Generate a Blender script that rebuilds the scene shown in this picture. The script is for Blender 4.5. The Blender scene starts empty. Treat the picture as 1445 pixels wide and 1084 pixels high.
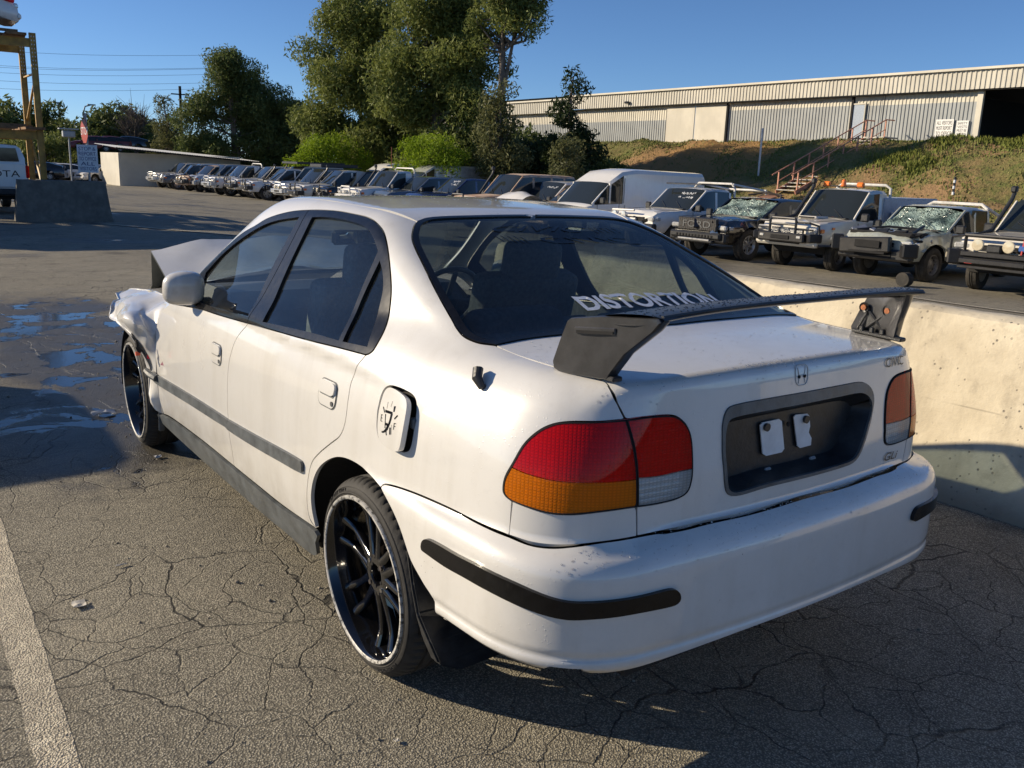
import bpy, bmesh, math, random
import numpy as np
from mathutils import Vector, Matrix
from mathutils.geometry import delaunay_2d_cdt
random.seed(7); np.random.seed(7)
SC = bpy.context.scene; COL = SC.collection; D = bpy.data
PI = math.pi; R = math.radians
# ------------------------------------------------------------------ camera
W, H = 1445, 1084
CP = [-1.94165, -2.22989, 1.48678, 0.631228, 0.232069, 0.036475, 1272.693]
def cam_axes():
    yaw, pit, rol = CP[3:6]
    F = np.array([math.sin(yaw)*math.cos(pit), math.cos(yaw)*math.cos(pit), -math.sin(pit)])
    Rr = np.cross(F, [0, 0, 1]); Rr /= np.linalg.norm(Rr); U = np.cross(Rr, F)
    return math.cos(rol)*Rr+math.sin(rol)*U, -math.sin(rol)*Rr+math.cos(rol)*U, F
CR, CU, CF = cam_axes(); CC = np.array(CP[:3])
cd = D.cameras.new('camera'); cam = D.objects.new('camera', cd); COL.objects.link(cam)
M = Matrix(((CR[0], CU[0], -CF[0], CC[0]), (CR[1], CU[1], -CF[1], CC[1]), (CR[2], CU[2], -CF[2], CC[2]), (0, 0, 0, 1)))
cam.matrix_world = M
cd.sensor_width = 36; cd.lens = CP[6]/W*36; cd.clip_start = .05; cd.clip_end = 3000
SC.camera = cam
# ------------------------------------------------------------------ light
SUN_EL, SUN_AZ = R(22), R(-46)          # azimuth from +Y towards +X
wd = D.worlds.new('World'); SC.world = wd; wd.use_nodes = True
nt = wd.node_tree; nt.nodes.clear()
sky = nt.nodes.new('ShaderNodeTexSky'); sky.sky_type = 'NISHITA'; sky.sun_disc = False
sky.sun_elevation = SUN_EL; sky.sun_rotation = SUN_AZ; sky.air_density = .65; sky.dust_density = .1; sky.ozone_density = 6
bg = nt.nodes.new('ShaderNodeBackground'); bg.inputs[1].default_value = .090
wo = nt.nodes.new('ShaderNodeOutputWorld')
nt.links.new(sky.outputs[0], bg.inputs[0]); nt.links.new(bg.outputs[0], wo.inputs[0])
sl = D.lights.new('sun', 'SUN'); sl.energy = 4.7; sl.angle = R(.5); sl.color = (1, .85, .63)
sun = D.objects.new('sun', sl); COL.objects.link(sun)
sd = Vector((math.sin(SUN_AZ)*math.cos(SUN_EL), math.cos(SUN_AZ)*math.cos(SUN_EL), math.sin(SUN_EL)))
sun.rotation_euler = sd.to_track_quat('Z', 'Y').to_euler()
vs = SC.view_settings; vs.view_transform = 'Standard'; vs.look = 'None'; vs.gamma = 1; vs.exposure = .43; vs.use_curve_mapping = False
SC.cycles.max_bounces = 8; SC.cycles.transparent_max_bounces = 16
# ------------------------------------------------------------------ helpers
def ray(u, v):
    d = CF*CP[6]+CR*(u-W/2)-CU*(v-H/2); return CC.copy(), d/np.linalg.norm(d)
def px(u, v, z=0., ax=2):
    o, d = ray(u, v); t = (z-o[ax])/d[ax]; return o+t*d
def tag(o, label=None, cat=None, group=None, kind=None):
    if label: o['label'] = label
    if cat: o['category'] = cat
    if group: o['group'] = group
    if kind: o['kind'] = kind
    return o
def empty(name, loc=(0, 0, 0), rz=0, **k):
    o = D.objects.new(name, None); COL.objects.link(o); o.location = loc; o.rotation_euler = (0, 0, rz)
    o.empty_display_size = .1
    return tag(o, **k)
def link(name, me, mats=None, parent=None, **k):
    o = D.objects.new(name, me); COL.objects.link(o)
    if parent is not None: o.parent = parent
    if mats is not None and not len(me.materials):
        for m in (mats if isinstance(mats, (list, tuple)) else [mats]): me.materials.append(m)
    return tag(o, **k)
def mesh(V, F, name='mesh', smooth=None, mi=None):
    me = D.meshes.new(name); me.from_pydata([tuple(map(float, v)) for v in V], [], [tuple(map(int, f)) for f in F]); me.update()
    if smooth is not None and len(me.polygons):
        me.polygons.foreach_set('use_smooth', [True]*len(me.polygons))
        if smooth < 180: me.set_sharp_from_angle(angle=R(smooth))
    if mi is not None: me.polygons.foreach_set('material_index', mi)
    return me
class MB:
    def __init__(s): s.v = []; s.f = []; s.m = []
    def add(s, V, F, mi=0):
        b = len(s.v); s.v += [tuple(map(float, v)) for v in V]; s.f += [tuple(i+b for i in f) for f in F]; s.m += [mi]*len(F)
        return s
    def box(s, c, d, rot=None, mi=0, bev=0):
        x, y, z = d[0]/2, d[1]/2, d[2]/2
        if bev > 0:
            b = min(bev, x*.9, y*.9, z*.9)
            V = []
            for sx in (-1, 1):
                for sy in (-1, 1):
                    for sz in (-1, 1):
                        V += [Vector((sx*(x-b), sy*(y-b), sz*z)), Vector((sx*(x-b), sy*y, sz*(z-b))), Vector((sx*x, sy*(y-b), sz*(z-b)))]
            bm = bmesh.new(); vv = [bm.verts.new(v) for v in V]
            r = bmesh.ops.convex_hull(bm, input=vv); bm.verts.index_update()
            V = [v.co.copy() for v in bm.verts]; F = [[v.index for v in f.verts] for f in bm.faces]; bm.free()
        else:
            V = [Vector((a, b, e)) for a in (-x, x) for b in (-y, y) for e in (-z, z)]
            F = [(0, 1, 3, 2), (4, 6, 7, 5), (0, 4, 5, 1), (2, 3, 7, 6), (0, 2, 6, 4), (1, 5, 7, 3)]
        if rot is not None: V = [rot @ v for v in V]
        c = Vector(c)
        return s.add([v+c for v in V], F, mi)
    def tube(s, pts, r, n=8, mi=0, cap=True, closed=False):
        P = [Vector(p) for p in pts]; m = len(P); V = []; F = []
        rr = r if isinstance(r, (list, tuple)) else [r]*m
        t0 = (P[1]-P[0]).normalized(); up = Vector((0, 0, 1)) if abs(t0.z) < .9 else Vector((1, 0, 0))
        a = t0.cross(up).normalized()
        for i in range(m):
            if closed: t = (P[(i+1) % m]-P[i-1])
            else: t = (P[min(i+1, m-1)]-P[max(i-1, 0)])
            t.normalize(); a = (a-t*a.dot(t)).normalized(); b = t.cross(a)
            for k in range(n):
                w = 2*PI*k/n; V.append(P[i]+(a*math.cos(w)+b*math.sin(w))*rr[i])
        for i in range(m if closed else m-1):
            for k in range(n):
                F.append((i*n+k, i*n+(k+1) % n, ((i+1) % m)*n+(k+1) % n, ((i+1) % m)*n+k))
        if cap and not closed: F.append(tuple(range(n))[::-1]); F.append(tuple((m-1)*n+k for k in range(n)))
        return s.add(V, F, mi)
    def lathe(s, prof, n=32, axis='x', c=(0, 0, 0), mi=0, closed=False):
        # prof: (along axis, radius)
        V = []; F = []; m = len(prof)
        for k in range(n):
            w = 2*PI*k/n; cw, sw = math.cos(w), math.sin(w)
            for (a, r) in prof:
                V.append((a, r*cw, r*sw) if axis == 'x' else ((r*cw, a, r*sw) if axis == 'y' else (r*cw, r*sw, a)))
        for k in range(n):
            k2 = (k+1) % n
            for i in range(m if closed else m-1):
                j = (i+1) % m
                F.append((k*m+i, k*m+j, k2*m+j, k2*m+i))
        return s.add([Vector(v)+Vector(c) for v in V], F, mi)
    def prism(s, poly, d, o=(0, 0, 0), ax=((1, 0, 0), (0, 1, 0), (0, 0, 1)), mi=0):
        A, B, Cc = [Vector(a) for a in ax]; o = Vector(o); n = len(poly)
        V = [o+A*p[0]+B*p[1] for p in poly]+[o+A*p[0]+B*p[1]+Cc*d for p in poly]
        F = [tuple(range(n))[::-1], tuple(range(n, 2*n))]+[(i, (i+1) % n, (i+1) % n+n, i+n) for i in range(n)]
        return s.add(V, F, mi)
    def me(s, name='mesh', smooth=30): return mesh(s.v, s.f, name, smooth, s.m)
    def build(s, name, mats, parent=None, smooth=30, **k):
        return link(name, s.me(name, smooth), mats, parent, **k)
def bez(P, n=12):
    # catmull-rom through the points
    P = [np.array(p, float) for p in P]
    if len(P) < 3: return [P[0]+(P[1]-P[0])*i/n for i in range(n+1)]
    Q = [2*P[0]-P[1]]+P+[2*P[-1]-P[-2]]; out = []
    for i in range(1, len(Q)-2):
        for k in range(n):
            t = k/n; a, b, c, d = Q[i-1], Q[i], Q[i+1], Q[i+2]
            out.append(.5*((2*b)+(c-a)*t+(2*a-5*b+4*c-d)*t*t+(3*b-a-3*c+d)*t**3))
    out.append(P[-1]); return out
def rnd_poly(w, h, r, n=5):
    out = []
    for cx, cy, a in ((w/2-r, h/2-r, 0), (-w/2+r, h/2-r, 90), (-w/2+r, -h/2+r, 180), (w/2-r, -h/2+r, 270)):
        for k in range(n+1): out.append((cx+r*math.cos(R(a+90*k/n)), cy+r*math.sin(R(a+90*k/n))))
    return out
# ------------------------------------------------------------------ materials
class NT:
    def __init__(s, name):
        s.m = D.materials.new(name); s.m.use_nodes = True; s.t = s.m.node_tree; s.t.nodes.clear()
        s.out = s.n('OutputMaterial'); s.b = s.n('BsdfPrincipled'); s.l(s.b.outputs[0], s.out.inputs[0])
        s._co = None
    def n(s, t): return s.t.nodes.new('ShaderNode'+t)
    def l(s, a, b): s.t.links.new(a, b)
    def co(s, obj=True):
        if s._co is None: s._co = s.n('TexCoord')
        return s._co.outputs['Object' if obj else 'Generated']
    def pos(s): return s.n('NewGeometry').outputs['Position']
    def put(s, v, sock):
        if hasattr(v, 'is_linked'): s.l(v, sock)
        elif isinstance(v, (tuple, list)): sock.default_value = (*v, 1) if len(v) == 3 and len(sock.default_value) == 4 else v
        else: sock.default_value = v
    def noise(s, scale, det=4, rough=.6, vec=None, dist=0, dim='3D'):
        n = s.n('TexNoise'); n.inputs['Scale'].default_value = scale; n.inputs['Detail'].default_value = det
        n.inputs['Roughness'].default_value = rough; n.inputs['Distortion'].default_value = dist
        s.l(vec if vec is not None else s.co(), n.inputs['Vector']); return n.outputs['Fac']
    def vor(s, scale, vec=None, feat='F1', out='Distance', rnd=1):
        n = s.n('TexVoronoi'); n.feature = feat; n.inputs['Scale'].default_value = scale; n.inputs['Randomness'].default_value = rnd
        s.l(vec if vec is not None else s.co(), n.inputs['Vector']); return n.outputs[out]
    def ramp(s, v, stops, interp='LINEAR'):
        n = s.n('ValToRGB'); e = n.color_ramp; e.interpolation = interp
        while len(e.elements) < len(stops): e.elements.new(.5)
        for el, (p, c) in zip(e.elements, stops):
            el.position = p; el.color = (c, c, c, 1) if not isinstance(c, (tuple, list)) else (*c, 1)
        s.put(v, n.inputs[0]); return n.outputs[0]
    def mix(s, f, a, b, mode='MIX'):
        n = s.n('Mix'); n.data_type = 'RGBA'; n.blend_type = mode; n.clamp_factor = True
        s.put(f, n.inputs[0]); s.put(a, n.inputs[6]); s.put(b, n.inputs[7]); return n.outputs[2]
    def math(s, op, a, b=0., c=None, clamp=False):
        n = s.n('Math'); n.operation = op; n.use_clamp = clamp; s.put(a, n.inputs[0]); s.put(b, n.inputs[1])
        if c is not None: s.put(c, n.inputs[2])
        return n.outputs[0]
    def vmath(s, op, a, b=(0, 0, 0)):
        n = s.n('VectorMath'); n.operation = op; s.put(a, n.inputs[0]); s.put(b, n.inputs[1]); return n.outputs[0]
    def map(s, v, a, b, c=0., d=1., smooth=True):
        n = s.n('MapRange'); n.interpolation_type = 'SMOOTHSTEP' if smooth else 'LINEAR'
        for i, q in enumerate((v, a, b, c, d)): s.put(q, n.inputs[i])
        return n.outputs[0]
    def scalev(s, vec, k):
        n = s.n('Mapping'); n.inputs['Scale'].default_value = k; s.l(vec, n.inputs[0]); return n.outputs[0]
    def bump(s, h, st=.3, d=.01, prev=None):
        n = s.n('Bump'); n.inputs['Strength'].default_value = st; n.inputs['Distance'].default_value = d; s.put(h, n.inputs['Height'])
        if prev is not None: s.l(prev, n.inputs['Normal'])
        s.l(n.outputs[0], s.b.inputs['Normal']); return n.outputs[0]
    def set(s, **k):
        for a, v in k.items():
            s.put(v, s.b.inputs[{'col': 'Base Color', 'rough': 'Roughness', 'metal': 'Metallic', 'coat': 'Coat Weight', 'coatr': 'Coat Roughness', 'ior': 'IOR',
                   'trans': 'Transmission Weight', 'emit': 'Emission Color', 'emits': 'Emission Strength', 'spec': 'Specular IOR Level', 'alpha': 'Alpha', 'sub': 'Subsurface Weight', 'sheen': 'Sheen Weight'}[a]])
        return s
def simple(name, col, rough=.5, metal=0, coat=0, var=.12, scale=12, bump=0, spec=.5, dirt=None):
    t = NT(name); f = t.noise(scale, 5)
    c2 = tuple(min(1, c*(1-var)) for c in col); c3 = tuple(min(1, c*(1+var)) for c in col)
    c = t.mix(t.ramp(f, [(.35, 0.), (.65, 1.)]), c2, c3)
    if dirt:
        d = t.ramp(t.noise(3.2, 6, .7), [(.45, 0.), (.7, 1.)]); c = t.mix(t.math('MULTIPLY', d, dirt[0]), c, dirt[1])
    t.set(col=c, rough=t.map(f, 0, 1, rough*.85, min(1, rough*1.15), False), metal=metal, coat=coat, coatr=.05, spec=spec)
    if bump: t.bump(t.noise(scale*4, 4), bump, .01)
    return t.m
def glass_mat(name, tint, rough=0., dust=.0, refl=1.0):
    t = NT(name); tr = t.n('BsdfTransparent'); tr.inputs[0].default_value = (*tint, 1)
    gl = t.n('BsdfGlossy'); gl.inputs['Roughness'].default_value = rough; gl.inputs[0].default_value = (1, 1, 1, 1)
    fr = t.n('Fresnel'); fr.inputs[0].default_value = 1.52
    ms = t.n('MixShader'); t.l(t.math('MULTIPLY', fr.outputs[0], refl, clamp=True), ms.inputs[0]); t.l(tr.outputs[0], ms.inputs[1]); t.l(gl.outputs[0], ms.inputs[2])
    last = ms.outputs[0]
    if dust:
        df = t.n('BsdfDiffuse'); df.inputs[0].default_value = (.42, .42, .4, 1)
        m2 = t.n('MixShader'); n = t.ramp(t.noise(5, 7, .7), [(.4, .35), (.75, 1.)]); dr = t.ramp(t.noise(70, 3, .6), [(.55, 0.), (.7, .6)])
        t.l(t.math('MULTIPLY', t.math('ADD', n, dr), dust), m2.inputs[0]); t.l(last, m2.inputs[1]); t.l(df.outputs[0], m2.inputs[2]); last = m2.outputs[0]
    t.t.nodes.remove(t.b); t.l(last, t.out.inputs[0]); return t.m
# ------------------------------------------------------------------ the shape of the white sedan, as one smooth implicit surface
def tab(pts,s=.0,n=400):
    pts=np.array(pts,float);x0,x1=pts[0,0],pts[-1,0];m=(x1-x0)*.3
    X=np.linspace(x0-m,x1+m,n);
    Y=np.interp(X,pts[:,0],pts[:,1])
    sl0=(pts[1,1]-pts[0,1])/(pts[1,0]-pts[0,0]);sl1=(pts[-1,1]-pts[-2,1])/(pts[-1,0]-pts[-2,0])
    Y=np.where(X<x0,pts[0,1]+sl0*(X-x0),Y);Y=np.where(X>x1,pts[-1,1]+sl1*(X-x1),Y)
    if s>0:
        h=X[1]-X[0];r=int(3*s/h)+1;k=np.exp(-.5*((np.arange(-r,r+1)*h)/s)**2);k/=k.sum()
        Yp=np.concatenate([Y[0]-(Y[1]-Y[0])*np.arange(r,0,-1),Y,Y[-1]+(Y[-1]-Y[-2])*np.arange(1,r+1)])
        Y=np.convolve(Yp,k,'valid')
    return lambda q:np.interp(q,X,Y)
def smax(a,b,k):
    h=np.maximum(k-np.abs(a-b),0)/k;return np.maximum(a,b)+h*h*k/4
def smin(a,b,k): return -smax(-a,-b,k)
Wp=tab([(-1.0,.70),(-.8,.745),(-.6,.795),(-.3,.828),(0,.838),(.6,.842),(1.6,.842),(2.3,.835),(2.8,.81),(3.3,.74),(3.6,.66)],.09)
Sp=tab([(.0,-.09),(.18,-.05),(.30,-.012),(.42,0),(.62,0),(.76,-.008),(.83,-.018),(.90,-.040),(1.0,-.085),(1.1,-.14)],.028)
Dk=tab([(-1.2,1.02),(-.8,1.043),(-.4,1.052),(0,1.06),(.5,1.02),(1.5,.96),(1.9,.945),(2.2,.93),(2.8,.86),(3.3,.74)],.08)
Rf=tab([(-.2,1.25),(.2,1.335),(.5,1.358),(.95,1.378),(1.3,1.366),(1.6,1.33),(1.9,1.25)],.1)
Lip=tab([(.25,.012),(.33,.008),(.375,.004),(.405,-.003),(.416,.010),(.428,.001),(.6,0),(.8,0)],.004)
def f(P):
    x=np.abs(P[...,0]);y=P[...,1];z=P[...,2]
    side=x-(Wp(y)+Sp(z))
    rear=(-.866+.115*x**2 + .22*np.maximum(z-.80,0)**1.0*.55) - y
    plan=smax(side,rear,.20)
    top=z-(Dk(y)-.05*x**2-.0*x)
    fr=y-(3.42-.3*x*x)
    ww=np.clip((side-rear)/.16+.6,0,1);ww=ww*ww*(3-2*ww)
    body=smax(plan,top,.026+.05*ww)
    body=smax(body,fr,.25)
    body=smax(body,.17-z,.04)
    # greenhouse
    gs=x-(.775-.545*(z-.95)-.22*np.maximum(.25-y,0)**1.7-.10*np.maximum(y-1.3,0)**1.5)
    bl=(-.375)*(y-.335)+.927*(z-1.337)+.085*x*x
    ws=(.51)*(y-1.42)+.86*(z-1.345)+.12*x*x
    rf=z-(Rf(y)-.045*x*x)
    gh=smax(smax(gs,rf,.08),smax(bl,ws,.02),.045)
    gh=smax(gh,.93-z,.02)
    c=smin(body,gh,.05)
    # bumper
    xb=x;Wb=.852-.10*np.maximum(-.35-y,0)**1.5
    pb=smax(xb-Wb,-.938+.10*x**2+.02*np.maximum(.45-z,0)-y,.26)+Lip(z)*.6
    pb=smax(pb,z-.648-(.52-.30*np.clip((xb-.42)/.2,0,1))*np.clip(-(pb),0,.06),.05)
    pb=smax(pb,y+.02,.02)
    pb=smax(pb,.355+.03*x-z,.02)
    return smin(c,pb,.012)
def grad(P,e=1e-3):
    g=np.stack([f(P+np.eye(3)[i]*e)-f(P-np.eye(3)[i]*e) for i in range(3)],-1)
    return g/np.maximum(np.linalg.norm(g,axis=-1,keepdims=True),1e-9)
def march(O,D,t0,t1,step=.01,F=None):
    F=F or f
    O=np.atleast_2d(O).astype(float);D=np.atleast_2d(D).astype(float);O,D=np.broadcast_arrays(O,D)
    ts=np.arange(t0,t1,step);res=np.full(len(O),np.nan);done=np.zeros(len(O),bool)
    for t in ts:
        v=F(O+D*t);m=(v<0)&~done
        res[m]=t;done|=m
        if done.all():break
    lo=res-step;hi=res.copy()
    for _ in range(18):
        mid=(lo+hi)/2;v=F(O+D*mid[:,None]);ins=v<0
        hi=np.where(ins,mid,hi);lo=np.where(ins,lo,mid)
    return O+D*hi[:,None]
def hit(u, v): return march(*ray(u, v), .8, 8)[0]
def top_(x, y): return march((x, y, 1.6), (0, 0, -1), 0, 1.4)[0]
def sid_(y, z): return march((-1.2, y, z), (1, 0, 0), 0, 1.1)[0]
def rer_(x, z): return march((x, -1.5, z), (0, 1, 0), 0, 1.5)[0]
def seg(pts, n=8):
    """'p' pixel traces, 'xy' seen from above, 'yz' from the side, 'xz' from behind -> smooth polyline on the surface"""
    P = []
    for q in pts:
        if len(q) == 2: P.append(hit(*q))
        elif q[0] == 'xy': P.append(top_(q[1], q[2]))
        elif q[0] == 'yz': P.append(sid_(q[1], q[2]))
        elif q[0] == 'xz': P.append(rer_(q[1], q[2]))
        else: P.append(np.array(q[1:], float))
    for i, p in enumerate(P):
        if np.isnan(p).any(): print('MISS', pts[i])
    P = [p for p in P if not np.isnan(p).any()]
    return bez(P, n)
def mir(P): return [np.array([-p[0], p[1], p[2]]) for p in P][::-1]
def resample(P, h=.012):
    out = [P[0]]
    for a, b in zip(P, P[1:]+[P[0]]):
        L = np.linalg.norm(b-a)
        if L < 1e-5: continue
        n = max(1, int(L/h))
        for k in range(1, n+1): out.append(a+(b-a)*k/n)
    out = out[:-1]
    Q = [out[0]]
    for p in out[1:]:
        if np.linalg.norm(p-Q[-1]) > h*.35: Q.append(p)
    if np.linalg.norm(Q[0]-Q[-1]) < h*.35: Q.pop()
    return Q
class Par:
    def __init__(s, d):
        s.d = np.array(d, float); s.d /= np.linalg.norm(s.d)
        s.a = np.cross(s.d, [0, 0, 1.]) if abs(s.d[2]) < .95 else np.cross(s.d, [0, 1., 0]); s.a /= np.linalg.norm(s.a); s.b = np.cross(s.a, s.d)
        s.c = np.array([0, .6, .7])
    def to2(s, P): Q = np.asarray(P)-s.c; return np.stack([Q@s.a, Q@s.b], -1)
    def rays(s, q): return s.c+q[:, :1]*s.a+q[:, 1:]*s.b-s.d*3., np.broadcast_to(s.d, (len(q), 3)), 0.8, 5.
class CylZ:   # wraps round the tail
    def __init__(s, y0, r=.8): s.y0 = y0; s.r = r
    def to2(s, P): P = np.asarray(P); return np.stack([np.arctan2(P[:, 0], -(P[:, 1]-s.y0))*s.r, P[:, 2]], -1)
    def rays(s, q):
        w = q[:, 0]/s.r; d = np.stack([-np.sin(w), np.cos(w), 0*w], -1); o = np.stack([0*w, 0*w+s.y0, q[:, 1]], -1)-d*2.2
        return o, d, 0., 2.1
class CylX:
    def __init__(s, y0, z0, r=.5): s.y0 = y0; s.z0 = z0; s.r = r
    def to2(s, P): P = np.asarray(P); return np.stack([P[:, 0], np.arctan2(P[:, 2]-s.z0, -(P[:, 1]-s.y0))*s.r], -1)
    def rays(s, q):
        w = q[:, 1]/s.r; d = np.stack([0*w, np.cos(w), -np.sin(w)], -1); o = np.stack([q[:, 0], 0*w+s.y0, 0*w+s.z0], -1)-d*1.6
        return o, d, 0., 1.55
def inpoly(q, poly):
    x, y = q[:, 0], q[:, 1]; r = np.zeros(len(q), bool); P = np.asarray(poly); Q = np.roll(P, -1, 0)
    for (x1, y1), (x2, y2) in zip(P, Q):
        c = (y1 > y) != (y2 > y)
        if abs(y2-y1) > 1e-12: r ^= c & (x < (x2-x1)*(y-y1)/(y2-y1)+x1)
    return r
def dpoly(q, poly):
    P = np.asarray(poly); Q = np.roll(P, -1, 0); d = np.full(len(q), 1e9)
    for a, b in zip(P, Q):
        ab = b-a; L = (ab@ab)+1e-12; t = np.clip(((q-a)@ab)/L, 0, 1); d = np.minimum(d, np.linalg.norm(q-a-t[:, None]*ab, axis=1))
    return d
def inset(poly, g):
    P = np.asarray(poly); A = np.roll(P, 1, 0); B = np.roll(P, -1, 0)
    area = .5*np.sum(P[:, 0]*B[:, 1]-B[:, 0]*P[:, 1]); s = 1 if area > 0 else -1
    e1 = P-A; e2 = B-P; e1 /= np.linalg.norm(e1, axis=1)[:, None]+1e-12; e2 /= np.linalg.norm(e2, axis=1)[:, None]+1e-12
    n1 = np.stack([-e1[:, 1], e1[:, 0]], -1)*s; n2 = np.stack([-e2[:, 1], e2[:, 0]], -1)*s
    m = n1+n2; L = np.linalg.norm(m, axis=1)[:, None]+1e-9; m /= L; k = np.clip(1/np.maximum((m*n1).sum(1), .35), 1, 2.2)
    return P+m*g*k[:, None]
def surf_mesh(name, outline, mp, holes=(), gap=.0022, off=0., flange=.012, h=.022, F=None, hgap=None, hres=.012):
    F = F or f
    o2 = inset(mp.to2(resample(outline, hres)), gap)
    hs = [inset(mp.to2(resample(q, hres)), -(gap if hgap is None else hgap)) for q in holes]
    lo, hi = o2.min(0), o2.max(0)
    xs = np.arange(lo[0], hi[0], h); ys = np.arange(lo[1], hi[1], h*.87)
    G = np.array([(x+(h/2 if j % 2 else 0), y) for j, y in enumerate(ys) for x in xs])
    G = G[inpoly(G, o2)]
    for q in hs: G = G[~inpoly(G, q)]
    for q in [o2]+hs:
        if len(G): G = G[dpoly(G, q) > h*.55]
    pts = list(o2); edges = [(i, (i+1) % len(o2)) for i in range(len(o2))]
    for q in hs:
        b = len(pts); pts += list(q); edges += [(b+i, b+(i+1) % len(q)) for i in range(len(q))]
    nb = len(pts); pts += list(G)
    vo, eo, fo, ov, oe, of = delaunay_2d_cdt([Vector((float(p[0]), float(p[1]))) for p in pts], edges, [], 0, 1e-6)
    q = np.array([tuple(v) for v in vo]); T = np.array([t for t in fo if len(t) == 3])
    c = q[T].mean(1); ok = inpoly(c, o2)
    for hh in hs: ok &= ~inpoly(c, hh)
    a = q[T]; ar = (a[:, 1, 0]-a[:, 0, 0])*(a[:, 2, 1]-a[:, 0, 1])-(a[:, 1, 1]-a[:, 0, 1])*(a[:, 2, 0]-a[:, 0, 0]); ok &= np.abs(ar) > 1e-9
    T = T[ok]
    O, Dr, t0, t1 = mp.rays(q); P = march(O, Dr, t0, t1, .02, F)
    bad = np.isnan(P).any(1)
    if bad.any():
        print(name, 'bad', int(bad.sum())); good = np.where(~bad)[0]
        for i in np.where(bad)[0]: P[i] = P[good[np.argmin(((q[good]-q[i])**2).sum(1))]]
    N = grad(P)
    if off: P = P+N*off
    # orient
    t = T[0]; 
    nn = np.cross(P[T[:, 1]]-P[T[:, 0]], P[T[:, 2]]-P[T[:, 0]]); flip = (nn*N[T[:, 0]]).sum(1) < 0
    T[flip] = T[flip][:, ::-1]
    # boundary flange
    from collections import Counter
    ec = {}
    for tr in T:
        for i in range(3):
            a_, b_ = int(tr[i]), int(tr[(i+1) % 3]); ec[(a_, b_)] = 1
    bd = [(a_, b_) for (a_, b_) in ec if (b_, a_) not in ec]
    V = list(P); Fc = [tuple(x) for x in T]; nrm = [tuple(N[i]) for tr in T for i in tr]
    if flange:
        dn = {}
        for a_, b_ in bd:
            for k in (a_, b_):
                if k not in dn: dn[k] = len(V); V.append(P[k]-N[k]*flange)
        for a_, b_ in bd:
            Fc.append((b_, a_, dn[a_], dn[b_])); e = P[b_]-P[a_]; on = np.cross(e, N[a_]); on /= np.linalg.norm(on)+1e-9
            nrm += [tuple(on)]*4
    me = mesh(V, Fc, name, 180); me.normals_split_custom_set([Vector(n) for n in nrm]); me.update()
    return me
def mirror_mesh(me, name):
    m2 = me.copy(); m2.name = name
    n = [Vector((-c.vector[0], c.vector[1], c.vector[2])) for c in me.corner_normals]
    V = [(-v.co.x, v.co.y, v.co.z) for v in me.vertices]; Fs = [tuple(p.vertices)[::-1] for p in me.polygons]
    r = mesh(V, Fs, name, 180); out = []
    for p in me.polygons:
        out += [n[i] for i in list(p.loop_indices)[::-1]]
    r.normals_split_custom_set(out)
    for m in me.materials: r.materials.append(m)
    r.polygons.foreach_set('material_index', [p.material_index for p in me.polygons])
    return r
# ------------------------------------------------------------------ materials of the sedan
def paint(name, col, rough=.28, grime=.25, scr=True):
    t = NT(name); n = t.noise(2.2, 7, .65); d = t.ramp(n, [(.42, 0.), (.75, 1.)])
    g2 = t.ramp(t.noise(38, 4, .6), [(.58, 0.), (.72, 1.)])
    st = t.noise(9, 5, .6, t.scalev(t.co(), (1, 1, .12)))
    dirt = t.math('MULTIPLY', t.math('ADD', t.math('MULTIPLY', d, .6), t.math('MULTIPLY', t.ramp(st, [(.5, 0.), (.8, 1.)]), .5)), grime, clamp=True)
    c = t.mix(dirt, col, tuple(q*.72*k for q, k in zip(col, (1, .95, .84))))
    c = t.mix(t.math('MULTIPLY', g2, .10), c, tuple(q*.55 for q in col))
    sep = t.n('SeparateXYZ'); t.l(t.co(), sep.inputs[0])
    low = t.math('MULTIPLY', t.map(sep.outputs[2], .62, .2), t.map(t.noise(6, 6, .7), .28, .72))
    chip = t.math('MULTIPLY', t.map(t.vor(48), .085, .05), t.map(t.noise(5, 3), .60, .66)); c = t.mix(t.math('MULTIPLY', chip, .8), c, (.10, .095, .09))
    film = t.map(t.noise(1., 5, .7, t.scalev(t.co(), (5, 5, .7))), .50, .72); c = t.mix(t.math('MULTIPLY', film, .22*min(1, grime*2)), c, (.45, .42, .36))
    c = t.mix(t.math('MULTIPLY', low, .55*min(1, grime*2)), c, (.30, .26, .20))
    sc = t.noise(1, 6, .8, t.scalev(t.co(), (3, 3, 160)), 1.5); sm = t.math('MULTIPLY', t.ramp(sc, [(.66, 0.), (.70, 1.)]), t.ramp(t.noise(3, 2), [(.55, 0.), (.68, .5)]))
    if scr: c = t.mix(t.math('MULTIPLY', sm, .5), c, tuple(q*.5 for q in col))
    t.set(col=c, rough=t.map(n, .2, .8, rough*.8, rough*1.7, False), coat=1., coatr=t.map(n, .3, .8, .015, .12, False), spec=.5)
    drop = t.vor(95); dr = t.math('MULTIPLY', t.ramp(drop, [(.10, 1.), (.24, 0.)]), t.ramp(t.noise(14, 3), [(.52, 0.), (.6, 1.)]))
    h = t.math('ADD', t.math('MULTIPLY', dr, .6), t.math('MULTIPLY', t.noise(3.5, 3), .25))
    t.bump(h, .16, .01); return t.m
M_white = paint('white_paint', (.70, .69, .665), .28, .45)
M_black = simple('black_plastic', (.022, .023, .025), .42, var=.3, scale=30, bump=.08)
M_trim = simple('rubber_trim', (.006, .006, .0065), .22, var=.4, scale=40, spec=.35, dirt=(.08, (.05, .047, .043)))
M_mould = simple('faded_plastic', (.095, .105, .112), .42, var=.3, scale=14, bump=.1, dirt=(.3, (.13, .13, .125)))
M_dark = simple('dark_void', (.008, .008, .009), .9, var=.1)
M_under = simple('underseal', (.014, .013, .012), .85, var=.4, bump=.3, scale=8)
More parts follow.
